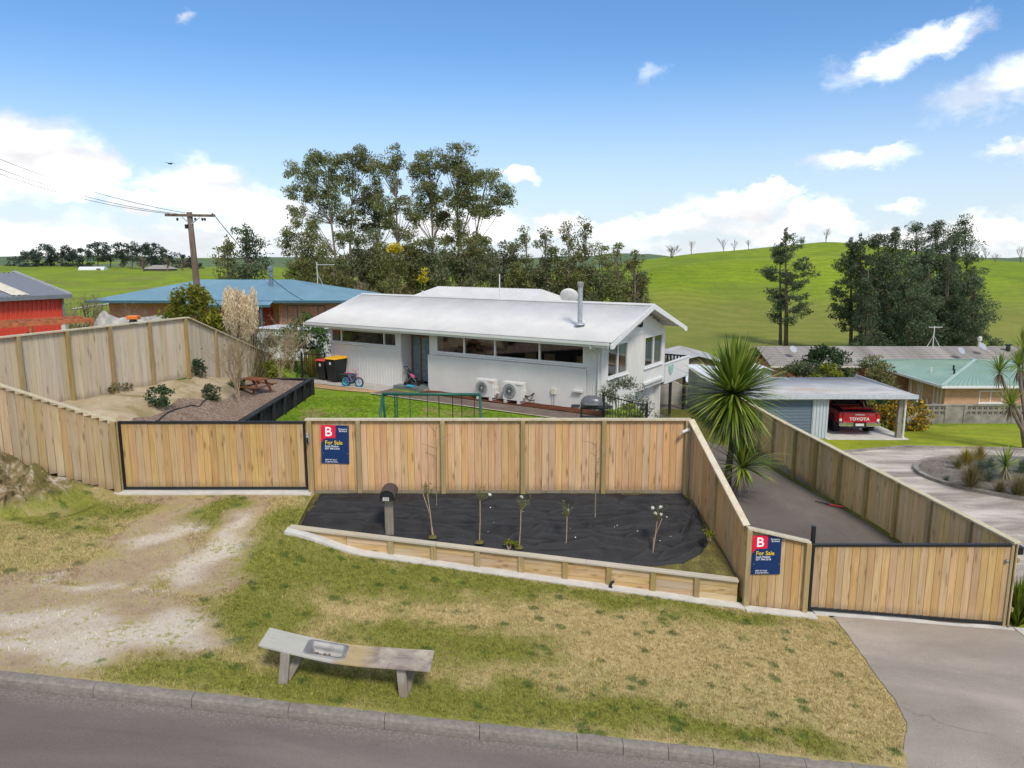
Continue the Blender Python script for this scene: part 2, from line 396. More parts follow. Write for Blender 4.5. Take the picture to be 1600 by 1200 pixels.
KERB_M = mat('kerb_concrete', (.225, .20, .17), .95, .12, var=.16, vs=14, bump=.6, bs=50, stain=(.15, .132, .112, .6), ss=1.2)
TILE = mat('grey_slate_tile', (.15, .17, .175), .6, .3, var=.2, objrand=.12)
PLAST_BLK = mat('black_plastic', (.016, .018, .019), .45, .4, var=.1)
PLAST_GRN = mat('dark_green_plastic', (.025, .055, .04), .5, .4, var=.1)
PLAST_WHT = mat('white_plastic', (.62, .61, .58), .45, .4, var=.03)
PLAST_YEL = mat('yellow_plastic', (.72, .38, .012), .45, .4, var=.05)
PLAST_RED = mat('red_plastic', (.56, .05, .05), .45, .4, var=.08)
PLAST_ORG = mat('orange_plastic', (.75, .19, .03), .5, .4, var=.06)
PINK = mat('pink_paint', (.55, .08, .22), .4, .4); BLUE_T = mat('turquoise_plastic', (.05, .32, .48), .4, .4); VIOLET = mat('violet_paint', (.20, .12, .42), .4, .4)
RUBBER = mat('tyre_rubber', (.018, .018, .018), .85, .2)
CARRED = mat('red_car_paint', (.42, .008, .018), .22, .5, var=.03, coat=.8)
CHROME = mat('chrome', (.68, .68, .69), .15, .6, metal=.95, var=.04)
LENS_R = mat('red_lens', (.55, .015, .01), .2, .5); LENS_W = mat('clear_lens', (.7, .68, .64), .2, .5)
DARKGLASS = mat('dark_glass', (.012, .014, .016), .06, .6, var=.1)
GLASS = glass_mat('window_glass', (.66, .69, .68), .16)
FROST = mat('frosted_glass', (.16, .22, .24), .25, .5, var=.1)
NAVY = mat('navy_sign_print', (.006, .032, .115), .35, .4, var=.03); SIGN_RED = mat('red_sign_print', (.72, .012, .045), .35, .4, var=.02)
INK_W = mat('white_print', (.85, .85, .85), .5, .3, var=0); INK_Y = mat('yellow_print', (.82, .55, .02), .5, .3, var=0); INK_K = mat('dark_print', (.03, .04, .05), .5, .3, var=0)
INK_R = mat('red_print', (.45, .08, .06), .5, .3, var=0)
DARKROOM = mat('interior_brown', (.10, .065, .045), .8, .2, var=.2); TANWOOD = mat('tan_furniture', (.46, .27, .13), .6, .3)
CURTAIN_AND_LINING = mat('brown_curtain_and_lining', (.17, .115, .075), .9, .1, var=.3, vs=3, stretch=(8, 8, .4))
FABRIC = mat('black_weed_mat', (.023, .0225, .0235), .66, .32, var=.3, vs=2.5, bump=.35, bs=160)
STONE = mat('grey_stone', (.30, .275, .24), .9, .15, var=.2, vs=8, bump=.6, bs=14)
HOSE = mat('dark_hose', (.028, .032, .03), .5, .4)
TARP = mat('grey_tarpaulin', (.36, .335, .30), .8, .2, var=.35, vs=3., stain=(.17, .12, .09, .8), ss=1.6)
BRICK_R = brick_mat('red_brick', (.50, .145, .085), (.36, .09, .058), (.55, .48, .41))
BRICK_O = brick_mat('orange_brick', (.58, .30, .15), (.44, .21, .10), (.52, .45, .35))
BRICK_D = brick_mat('rust_brick', (.50, .11, .055), (.38, .09, .045), (.45, .38, .31))
# foliage
GUM = leaf_mat('gum_leaves', [(0.081, 0.107, 0.041), (0.158, 0.196, 0.069), (0.258, 0.282, 0.101), (0.340, 0.282, 0.139)], .42)
GUM_D = leaf_mat('dark_gum_leaves', [(0.067, 0.092, 0.043), (0.127, 0.159, 0.069), (0.209, 0.221, 0.104), (0.319, 0.261, 0.156)], .42)
OLIVE = leaf_mat('olive_leaves', [(0.082, 0.099, 0.034), (0.157, 0.179, 0.059), (0.244, 0.246, 0.087), (0.283, 0.227, 0.098)], .42)
PINE = leaf_mat('pine_needles', [(0.036, 0.065, 0.036), (0.078, 0.124, 0.062), (0.129, 0.184, 0.092), (0.233, 0.196, 0.124)], .42)
PINE_FAR = leaf_mat('far_pine_needles', [(0.037, 0.060, 0.045), (0.064, 0.094, 0.068), (0.098, 0.128, 0.085)], .42)
LIME = leaf_mat('lime_leaves', [(.11, .145, .016), (.21, .235, .024), (.34, .33, .04)], .4)
GREEN = leaf_mat('green_leaves', [(0.036, 0.072, 0.016), (0.072, 0.137, 0.026), (0.117, 0.195, 0.039)], .3)
DKGREEN = leaf_mat('dark_green_leaves', [(0.020, 0.042, 0.017), (0.039, 0.073, 0.025), (0.070, 0.115, 0.042)], .22)
GREYGREEN = leaf_mat('grey_green_leaves', [(.06, .075, .035), (.11, .125, .06), (.17, .18, .09)], .3)
CORDY = leaf_mat('cordyline_leaves', [(0.062, 0.106, 0.015), (0.125, 0.200, 0.022), (0.237, 0.312, 0.037), (0.413, 0.450, 0.088)], .3, .45)
CORDY_DEAD = leaf_mat('dry_cordyline_leaves', [(.11, .085, .05), (.19, .15, .09), (.26, .21, .13)], .2)
FLAX = leaf_mat('flax_leaves', [(.05, .10, .012), (.12, .19, .015), (.27, .30, .03)], .3, .45)
YFLAX = leaf_mat('yellow_flax_leaves', [(.22, .18, .02), (.40, .33, .04), (.12, .14, .02)], .3, .5)
TUSSOCK = leaf_mat('tussock_blades', [(.15, .12, .045), (.24, .20, .085), (.17, .18, .07)], .25)
TUSSOCK_Y = leaf_mat('golden_tussock_blades', [(.33, .24, .04), (.43, .34, .07), (.22, .20, .05)], .25)
BLUEGRASS = leaf_mat('blue_fescue_blades', [(.10, .14, .10), (.17, .20, .15), (.22, .25, .19)], .25)
PAMPAS = leaf_mat('pampas_plume', [(.66, .51, .32), (.78, .65, .44), (.84, .74, .56)], .35, .9)
PETAL_O = leaf_mat('orange_blossom', [(.55, .20, .01), (.62, .33, .015), (.5, .38, .03)], .3)
PETAL_Y = leaf_mat('wattle_blossom', [(.55, .42, .02), (.62, .5, .03)], .3)
PETAL_W = leaf_mat('white_rose_petals', [(.78, .76, .68), (.85, .84, .78)], .3)
PETAL_R = leaf_mat('pink_petals', [(.55, .06, .09), (.6, .16, .16)], .3)
BARK = mat('gum_bark', (.20, .165, .13), .9, .1, var=.3, vs=4, stretch=(3, 3, .5), bump=.4)
BARK_D = mat('pine_bark', (.165, .13, .105), .95, .1, var=.3, vs=4, stretch=(4, 4, .8), bump=.6)
TWIG = mat('bare_twigs', (.22, .17, .115), .9, .1, var=.25)
TWIG_P = mat('pale_stems', (.36, .27, .165), .85, .1, var=.2)
TWIG_G = mat('grey_twigs', (.17, .135, .105), .9, .1, var=.25)

# ------------------------------------------------------------------ the lie of the land
def base(x): return -1.0 - .12 * clamp(x, -16, 5.8) - .085 * clamp(x - 5.8, 0, 10) - .03 * (x - clamp(x, -16, 16))
FA, FB = (-8.86, 16.0), (-10.9, 14.82)                     # fence on the bank, left
def bank_z(s): return tab([(0, 0.0), (2.36, 1.80), (7, 3.4)], s)
def zv(x, y):
    """verge between kerb and fences"""
    z = base(x)
    k = sm((-3.0 - x) / 1.6)
    z += (0.0 - base(x)) * k * sm((y - 12.0) / 4.0) * sm((x + 13) / 3)
    dx, dy = FB[0] - FA[0], FB[1] - FA[1]; L = math.hypot(dx, dy); dx /= L; dy /= L
    s = (x - FA[0]) * dx + (y - FA[1]) * dy; d = -(x - FA[0]) * dy + (y - FA[1]) * dx   # d > 0 on the street side
    if s > -.6 and d > -1.0:
        top = bank_z(max(0, s)) - .06 - .26 * sm(s / 1.2); w = .50 + .26 * clamp(s, 0, 4)
        b = clamp(1 - (d - .10) / w) ** .75 if d < w + .1 else 0.
        q_ = fn(x * 2.1 + 3, y * 2.1, 1.3, 6); b += (.42 * q_ + .20 * fn(x * 6, y * 6, 1.2, 4)) * sm(b * 5) * sm(s / 1.5)
        z = max(z, mixf(z, top, clamp(b, 0, 1.06) * sm((s + .5) / .8)))
    return z + .012 * fn(x, y, .9)
def zdrive(x, y): return mixf(base(x), -1.45, sm((y - 13) / 5.0)) + .006 * fn(x, y, .5)
NT_TAB = [(10, -1.95), (14, -2.15), (24, -2.75), (35, -3.55), (42, -4.4), (48, -5.0), (60, -6.0), (75, -7.2), (100, -8.6)]
def zright(x, y): return tab(NT_TAB, y) + .02 * fn(x, y, .25)
def fence_x(y): return -11.6 + .316 * (y - 19.7) if y < 23.5 else -10.4 + .06 * (y - 23.5)
def zgarden(x, y):
    t = sm((-8.2 - x) / 2.6)
    hi = tab([(16, .9), (18, 1.45), (24, 1.45), (27.5, .62), (30, .3)], y)
    return mixf(.60, max(hi, .6), t) + (.05 + .05 * t) * fn(x, y, .8)
CREST = [(-1.2, .0), (-.6, .2), (-.34, .0), (-.26, -.5), (-.1, -1.0), (.05, -.5), (.12, 1.4), (.18, 4.0), (.25, 6.1), (.30, 7.0), (.36, 8.5), (.42, 9.8), (.46, 9.3), (.55, 6.6), (.64, 3.8), (.69, 3.1), (1.2, 2.0)]
def zfar(x, y):
    u = x / max(y, 20.)
    left = tab([(30, -.4), (60, -.9), (110, -1.6), (170, -3.0), (230, -2.4), (300, .1), (340, .6), (420, -3), (800, -8)], y) + 1.1 * fn(x, y, .012) * sm((y - 60) / 80)
    cr = tab(CREST, u)
    right = tab([(30, -3.0), (36, -3.6), (48, -5.0), (60, -6.0), (100, -8.6), (112, -8.3)], y)
    if y > 112:
        t = (y - 112) / 130.
        right = mixf(-8.3, cr, min(1, 1.55 * sm(t * .9) if t < .55 else mixf(1.55 * sm(.495), 1.0, sm((t - .55) / .5)))) if t < 1.05 else cr - 14 * sm((y - 248) / 180)
        right += 2.2 * fn(x, y, .017, 5) * sm(t * 3) * sm((.98 - t) * 2.5)
    return mixf(left, right, sm((u + .36) / .22))
def zground(x, y):
    xr = 9.84 - .147 * (y - 13.64) if y < 26 else 8.0
    yard = zgarden(x, y) if x < -8.4 and 16 < y < 27.6 else 0.0
    if x < fence_x(max(y, 16)) and y > 12: yard = mixf(1.2, -.2, sm((y - 24) / 8))
    if y < 16.15 and x < 4.3: h = zv(x, y)
    elif y < 16.15: h = zdrive(x, y) if x < xr else zright(x, y)
    else:
        xe = mixf(4.0, 4.6, (y - 16) / 9)
        dr = zdrive(x, y)
        h = mixf(yard, dr, sm((x - xe + .1) / .5))
        if x > xr - .1: h = mixf(dr, zright(x, y), sm((x - xr + .1) / .4))
    if y > 31: h = mixf(h, zfar(x, y), sm((y - 31) / 10))
    if abs(x) > 40: h = mixf(h, zfar(x, max(y, 36)), sm((abs(x) - 40) / 20)) if y > 20 else h
    return h

def sheet(name, poly, step, zf, off, material, kind='structure', edge=0.):
    """outline cut into a grid and laid over the ground"""
    bm = bmesh.new(); vs = [bm.verts.new((x, y, 0)) for x, y in poly]; bm.faces.new(vs)
    xs = [p[0] for p in poly]; ys = [p[1] for p in poly]
    for a0, a1, ax in ((min(xs), max(xs), 0), (min(ys), max(ys), 1)):
        k = int((a1 - a0) / step)
        for i in range(1, k + 1):
            c = [0, 0, 0]; c[ax] = a0 + i * step; nn = [0, 0, 0]; nn[ax] = 1
            if c[ax] >= a1 - 1e-3: break
            bmesh.ops.bisect_plane(bm, geom=bm.verts[:] + bm.edges[:] + bm.faces[:], plane_co=c, plane_no=nn, dist=1e-5)
    for v in bm.verts: v.co.z = zf(v.co.x, v.co.y) + off
    bmesh.ops.triangulate(bm, faces=[f for f in bm.faces if len(f.verts) > 4])
    bmesh.ops.recalc_face_normals(bm, faces=bm.faces)
    if bm.faces and sum(f.normal.z for f in bm.faces) < 0: bmesh.ops.reverse_faces(bm, faces=bm.faces)
    me = bpy.data.meshes.new(name); bm.to_mesh(me); bm.free(); me.materials.append(material)
    me.polygons.foreach_set('use_smooth', [True] * len(me.polygons))
    o = link(name, me); o['kind'] = kind
    return o

# pasture of the hills, browner on the steep lower banks
def hill_extra(n, v, c):
    sp = n.new('ShaderNodeSeparateXYZ'); n.l.new(v, sp.inputs[0])
    low = n.math('MULTIPLY', n.mr(n.math('ADD', sp.outputs[2], n.math('MULTIPLY', n.noise(v, .03, 5), 7.)), 3.2, -2.2), n.mr(sp.outputs[1], 95, 112))
    rightish = n.mr(sp.outputs[0], -10, 25)
    dry = n.mix(n.noise(v, .35, 6, .7), (.135, .135, .036), (.27, .215, .085))
    c = n.mix(n.math('MULTIPLY', n.math('MULTIPLY', low, rightish), .62), c, dry)
    c = n.mix(n.math('MULTIPLY', n.mr(n.noise(v, .045, 6, .62), .50, .66, 0, .55), n.mr(sp.outputs[0], 20, -20)), c, n.mix(n.noise(v, .6, 4), (.13, .115, .04), (.24, .20, .08)))
    tr = n.new('ShaderNodeTexWave'); tr.wave_type = 'BANDS'; tr.bands_direction = 'Z'; n.put(tr.inputs['Vector'], n.vmath('ADD', v, n.vmath('MULTIPLY', n.noise(v, .03, 4, .5, 0, 'Color'), (0, 0, 6))))
    tr.inputs['Scale'].default_value = .42; tr.inputs['Distortion'].default_value = 3.
    return n.mix(n.mr(tr.outputs['Fac'], .25, .9, 0, .42), c, (.125, .165, .022))
PASTURE = ground_mat('pasture', [(.32, (0.096, 0.148, 0.012)), (.45, (0.159, 0.228, 0.014)), (.56, (0.223, 0.290, 0.018)), (.68, (0.299, 0.325, 0.039))], (.018, .11, 1.0), (.42, .30, .28), bump=.4, bs=3., extra=hill_extra)
def build_ground():
    def axis(fine0, fine1, st, lo, hi, g):
        a = list(np.arange(fine0, fine1 + 1e-6, st)); s = st; x = fine1
        while x < hi: s *= g; x += s; a.append(min(x, hi))
        s = st; x = fine0; pre = []
        while x > lo: s *= g; x -= s; pre.append(max(x, lo))
        return np.array(pre[::-1] + a)
    xs = axis(-30, 36, .5, -3500, 3500, 1.055); ys = axis(-4, 62, .5, -500, 4200, 1.035)
    nx, ny = len(xs), len(ys)
    V = np.empty((ny, nx, 3), np.float32)
    for j, y in enumerate(ys):
        for i, x in enumerate(xs):
            near = 1 - max(sm((abs(x) - 34) / 12), sm((y - 52) / 10), 0)
            if y < 8.6: z = base(x) - .6
            else: z = zground(float(x), float(y)) - .10 * near - (.7 if x < -8.6 and y < 16.2 else 0)
            V[j, i] = (x, y, z)
    idx = np.arange(nx * ny).reshape(ny, nx)
    Fc = np.stack([idx[:-1, :-1], idx[:-1, 1:], idx[1:, 1:], idx[1:, :-1]], -1).reshape(-1, 4)
    o = npmesh('ground', V.reshape(-1, 3), Fc, PASTURE, None, True); o['kind'] = 'structure'
build_ground()

# distant hills on the skyline
HILLM = ground_mat('distant_hill_pasture', [(.35, (0.081, 0.126, 0.068)), (.55, (0.117, 0.162, 0.077)), (.68, (0.077, 0.108, 0.081))], (.003, .012, .06), (.5, .3, .2), bump=.1, bs=.3)
def build_hills():
    vs = []; fs = []; n = 220
    for k, (Y, amp, b0) in enumerate(((900, 14, -8.5), (1700, 25, -14), (3000, 48, -25))):
        o = len(vs)
        for i in range(n):
            u = -1.6 + 3.2 * i / (n - 1); x = u * Y
            h = b0 + amp * (.5 + .62 * mnoise.fractal(Vector((u * 4.3 + 9 * k, k * 3.1, 0)), .9, 2, 5))
            for (dy, hz) in ((-.22 * Y, -40), (-.06 * Y, h * .7 - 3 if h > 0 else h - 3), (0, h), (.2 * Y, -40)): vs.append((x, Y + dy, hz))
        for i in range(n - 1):
            for j in range(3): a = o + i * 4 + j; fs.append((a, a + 4, a + 5, a + 1))
    o = npmesh('hills', np.array(vs), np.array(fs), HILLM, None, True); o['kind'] = 'structure'
build_hills()

# ------------------------------------------------------------------ verge colours: dry turf, green clumps, bare pumice track
def vxy(px, py):
    z = -.8; p = None
    for _ in range(6): p = PZ(px, py, z); z = zv(p.x, p.y)
    return p.x, p.y
Z_BARE = [(262, 815, .55, 1.7, R(-20)), (215, 880, .9, 1.3, R(-30)), (120, 950, 2.0, .8, 0), (30, 1010, 1.6, .8, 0), (200, 985, 1.5, .6, 0), (372, 815, .45, 1.3, R(-14)), (330, 890, .7, 1.1, R(-10)), (70, 920, 1.6, .6, 0), (15, 940, 1.2, .8, 0), (420, 772, .6, .45, 0), (250, 780, .6, .5, 0)]
Z_PALE = [(322, 870, .46, 1.15, R(-14)), (255, 840, .25, .8, R(-24)), (370, 815, .22, .7, R(-14)), (200, 990, 1.35, .36, 0), (90, 1005, 1.1, .28, 0), (250, 975, .6, .5, 0), (40, 960, .9, .25, 0), (150, 920, 1.2, .14, 0), (345, 845, .25, .4, 0)]
Z_KEEP = [(335, 795, .42, .85, R(-28)), (150, 790, 1.2, .35, 0)]
Z_GREEN = [(330, 800, .55, 1.0, R(-25)), (120, 795, 1.4, .45, 0), (60, 815, 1.2, .3, 0), (430, 880, .9, 1.3, 0), (400, 960, .9, .9, 0), (560, 900, 1.6, .8, R(-12)), (720, 905, 1.8, .45, R(-14)), (900, 930, 2.0, .3, R(-10)), (1120, 960, 1.6, .25, 0),
           (520, 1075, 2.0, .5, 0), (330, 1055, 1.1, .45, 0), (760, 1105, 1.7, .5, 0), (960, 1120, 1.6, .3, 0), (640, 1000, 1.0, .6, 0), (480, 820, .7, .7, 0), (1150, 1150, 1.5, .2, 0), (780, 1010, .8, .5, 0)]
Z_DRY = [(1100, 1020, 2.4, 1.0, R(-8)), (950, 980, 1.6, .7, 0), (1300, 1060, 1.2, 1.5, 0), (720, 960, .7, .3, 0), (560, 950, .6, .35, 0), (330, 985, .4, .3, 0)]
def zones(X, Y):
    """where the verge is worn bare, pale with pumice, lush or dry: (N, 4)"""
    X = np.asarray(X, float); Y = np.asarray(Y, float)
    wx = np.array([fn(a, b, 1.1, 4) for a, b in zip(X, Y)]) * .42; wy = np.array([fn(a + 31, b - 17, 1.1, 4) for a, b in zip(X, Y)]) * .42
    def blob(lst, lo, hi):
        m = np.zeros(len(X))
        for (px, py, rx, ry, rot) in lst:
            x, y = vxy(px, py); dx, dy = X + wx - x, Y + wy - y; c, s = math.cos(rot), math.sin(rot)
            d = np.hypot((dx * c + dy * s) / rx, (-dx * s + dy * c) / ry); t = np.clip((lo - d) / (lo - hi), 0, 1); m = np.maximum(m, t * t * (3 - 2 * t))
        return m
    bare = blob(Z_BARE, 1.15, .7) * (1 - .95 * blob(Z_KEEP, 1.2, .4))
    return np.stack([bare, blob(Z_PALE, 1.25, .5), blob(Z_GREEN, 1.7, .1), blob(Z_DRY, 1.7, .1)], 1)
def put_zones(o, per=1):
    n = len(o.data.vertices); co = np.empty(n * 3, np.float32); o.data.vertices.foreach_get('co', co); co = co.reshape(-1, 3)
    z = np.repeat(zones(co[::per, 0], co[::per, 1]), per, 0)[:n]
    at = o.data.attributes.new('zones', 'FLOAT_COLOR', 'POINT'); at.data.foreach_set('color', z.astype(np.float32).ravel())
def verge_color(n):
    """shared by the turf sheet and the blades on it"""
    g = n.new('ShaderNodeNewGeometry'); p = n.vmath('MULTIPLY', g.outputs['Position'], (1, 1, 0))
    at = n.new('ShaderNodeAttribute'); at.attribute_name = 'zones'; sp = n.new('ShaderNodeSeparateColor'); n.l.new(at.outputs['Color'], sp.inputs[0])
    bare, pale, green, dryb = sp.outputs[0], sp.outputs[1], sp.outputs[2], at.outputs['Alpha']
    n1 = n.noise(p, 1.7, 7, .74, .5); n2 = n.noise(p, 11., 5, .75); n3 = n.noise(p, 34., 4, .8)
    gf = n.math('ADD', n.math('ADD', n.math('MULTIPLY', green, .30), n.math('MULTIPLY', dryb, -.15)), n.math('ADD', n.math('MULTIPLY', n1, .62), n.math('MULTIPLY', n2, .50)))
    gmask = n.mr(gf, .46, .80)
    dry = n.ramp(n.math('ADD', n.math('MULTIPLY', n3, .6), n.math('MULTIPLY', n2, .4)), [(.32, (0.242, 0.183, 0.073)), (.47, (0.417, 0.322, 0.142)), (.62, (0.605, 0.485, 0.243))])
    grn = n.ramp(n.math('ADD', n.math('MULTIPLY', n3, .55), n.math('MULTIPLY', n2, .45)), [(.32, (.090, .098, .020)), (.48, (.190, .195, .036)), (.64, (.34, .325, .075))])
    c = n.mix(gmask, dry, grn)
    vo = n.new('ShaderNodeTexVoronoi'); n.put(vo.inputs['Vector'], n.vmath('ADD', p, n.vmath('MULTIPLY', n.noise(p, 5., 4, .6, 0, 'Color'), (.16, .16, 0)))); vo.inputs['Scale'].default_value = 2.6; vo.inputs['Randomness'].default_value = 1.
    clump = n.math('MULTIPLY', n.mr(n.math('ADD', vo.outputs['Distance'], n.math('ADD', n.math('MULTIPLY', n2, .42), n.math('MULTIPLY', n1, .30))), .71, .50), n.mr(n.noise(p, 1.3, 3), .38, .50))
    c = n.mix(n.math('MULTIPLY', clump, .75), c, n.mix(n3, (.036, .068, .012), (.095, .145, .028)))
    soil = n.ramp(n.math('ADD', n.math('MULTIPLY', n3, .4), n.math('MULTIPLY', n1, .6)), [(.3, (.27, .185, .11)), (.5, (.40, .295, .19)), (.7, (.52, .415, .29))])
    soil = n.mix(n.math('MULTIPLY', pale, n.mr(n.math('ADD', n2, n1), .8, 1.1, .55, 1.)), soil, n.mix(n3, (.54, .465, .385), (.73, .655, .565)))
    patch = n.mr(n.math('ADD', n2, n.math('MULTIPLY', n1, .7)), .82, 1.0, 1., .10)
    bm_ = n.math('MULTIPLY', n.math('MAXIMUM', bare, n.math('MULTIPLY', pale, .95)), patch)
    return n.mix(bm_, c, soil), bm_, p
def make_verge_mats():
    m, n, b = mat_nodes('verge_turf'); c, bare, p = verge_color(n)
    sp = n.new('ShaderNodeNewGeometry'); sx = n.new('ShaderNodeSeparateXYZ'); n.l.new(sp.outputs['Position'], sx.inputs[0])
    # cut bank of clay and pumice on the far left
    bk = n.math('MULTIPLY', n.mr(sx.outputs[0], -8.2, -9.0), n.mr(sx.outputs[2], .22, .50))
    p3 = sp.outputs['Position']
    clay = n.ramp(n.noise(p3, 2.6, 7, .72, .8), [(.36, (.045, .036, .018)), (.45, (.155, .115, .052)), (.53, (.30, .225, .125)), (.62, (.56, .49, .40))])
    clay = n.mix(n.mr(n.noise(p3, 2.1, 5, .7), .52, .62, 0, .8), clay, n.mix(n.noise(p3, 25., 3), (.08, .075, .02), (.19, .165, .045)))
    c = n.mix(bk, c, clay)
    n.put(b.inputs['Base Color'], c); b.inputs['Roughness'].default_value = .96; b.inputs['Specular IOR Level'].default_value = .1
    bp = n.new('ShaderNodeBump'); bp.inputs['Strength'].default_value = .7; bp.inputs['Distance'].default_value = .03
    n.put(bp.inputs['Height'], n.math('ADD', n.noise(p, 55., 5, .75), n.math('MULTIPLY', n.noise(p, 6., 4), .7))); n.put(b.inputs['Normal'], bp.outputs[0])
    m2, n, b = mat_nodes('verge_blades'); c, bare, p = verge_color(n)
    g = n.new('ShaderNodeNewGeometry')
    hs = n.new('ShaderNodeHueSaturation'); n.put(hs.inputs['Color'], c); n.put(hs.inputs['Value'], n.math('ADD', .65, n.math('MULTIPLY', g.outputs['Random Per Island'], .85)))
    n.put(b.inputs['Base Color'], hs.outputs[0]); b.inputs['Roughness'].default_value = .8; b.inputs['Specular IOR Level'].default_value = .15
    return m, m2
VERGE, BLADES = make_verge_mats()
KY = 9.0
DRIVE_EDGE = [vxy(*q) for q in ((1300, 962), (1330, 1000), (1365, 1050), (1395, 1090), (1419, 1130), (1413, 1160), (1409, 1196))]
_de = []
for (a0, b0), (a1, b1) in zip(DRIVE_EDGE, DRIVE_EDGE[1:]):
    for k in range(6): s_ = k / 6; _de.append((mixf(a0, a1, s_) + .035 * fn(mixf(b0, b1, s_) * 3, 4.4, 1.3), mixf(b0, b1, s_)))
DRIVE_EDGE = _de + [DRIVE_EDGE[-1]]
def drive_x(y):
    t = sorted((b, a) for a, b in DRIVE_EDGE); return tab(t, y)
WALL_A, WALL_B = (-4.45, 14.25), (4.5, 13.66)
def wall_y(x): return mixf(WALL_A[1], WALL_B[1], (x - WALL_A[0]) / (WALL_B[0] - WALL_A[0]))
VPOLY = [(-26, KY - .03)] + [(a + .05, b if b > KY + .1 else KY - .03) for a, b in DRIVE_EDGE[::-1]] + [(5.95, 13.6), (5.0, 13.6), (4.5, 13.7), (-4.4, 14.3), (-4.45, 16.0), (-8.9, 16.05), (-11.0, 14.9), (-18, 11.2), (-26, 9.4)]
put_zones(sheet('verge', VPOLY, .22, zv, 0, VERGE))
put_zones(sheet('clay_bank', [(-14.2, 12.6), (-12.6, 11.6), (-10.6, 12.6), (-9.0, 14.4), (-8.75, 15.7), (-8.95, 15.95), (-11.0, 14.75), (-14.2, 12.95)], .07, zv, .012, VERGE))
put_zones(sheet('far_verge', [(10.2, 12.9), (12.4, 11.9), (14, 11.2), (14, 13.6), (10.0, 13.7)], .3, zv, 0, VERGE))

def blades(name, N, region, zf, material, hmin, hmax, w, keep=None, lean=.5, label=None):
    x0, x1, y0, y1 = region
    nt = N // 7; X = np.repeat(rng.uniform(x0, x1, nt), 7) + rng.normal(scale=.022, size=nt * 7); Y = np.repeat(rng.uniform(y0, y1, nt), 7) + rng.normal(scale=.022, size=nt * 7); N = nt * 7
    ok = np.array([keep(a, b) for a, b in zip(X, Y)]) if keep else np.ones(N, bool)
    X, Y = X[ok], Y[ok]; N = len(X)
    Z = np.array([zf(a, b) for a, b in zip(X, Y)])
    th = rng.uniform(0, 2 * np.pi, N); h = rng.uniform(hmin, hmax, N); ln = rng.uniform(.1, lean, N) * h; th2 = rng.uniform(0, 2 * np.pi, N)
    V = np.empty((N, 3, 3))
    V[:, 0] = np.stack([X - np.cos(th) * w, Y - np.sin(th) * w, Z - .004], 1)
    V[:, 1] = np.stack([X + np.cos(th) * w, Y + np.sin(th) * w, Z - .004], 1)
    V[:, 2] = np.stack([X + np.cos(th2) * ln, Y + np.sin(th2) * ln, Z + h], 1)
    o = npmesh(name, V.reshape(-1, 3), np.arange(N * 3).reshape(-1, 3), material)
    tag(o, label, 'grass', None, 'stuff'); return o
BARE_PX = [(vxy(262, 815), .6, 1.7), (vxy(215, 880), .8, 1.2), (vxy(120, 950), 1.9, .7), (vxy(30, 1010), 1.5, .7), (vxy(200, 985), 1.5, .5), (vxy(330, 890), .6, 1.0), (vxy(372, 815), .4, 1.2)]
def keep_verge(x, y):
    if y > wall_y(x) - .28 and x > -4.45: return False
    if y > 15.65 or x > drive_x(y) - .03: return False
    if x < -8.4 and y > 13.6: return random.random() < .5
    for (c, a, b) in BARE_PX:
        if ((x - c[0]) / a) ** 2 + ((y - c[1]) / b) ** 2 < 1: return random.random() < .10
    return True
_vg = blades('verge_grass', 420000, (-11, 8.2, KY + .06, 15.9), zv, BLADES, .010, .050, .0065, keep_verge, 1.1, 'patchy dry and green turf on the verge beside the kerb')
put_zones(_vg, 3)

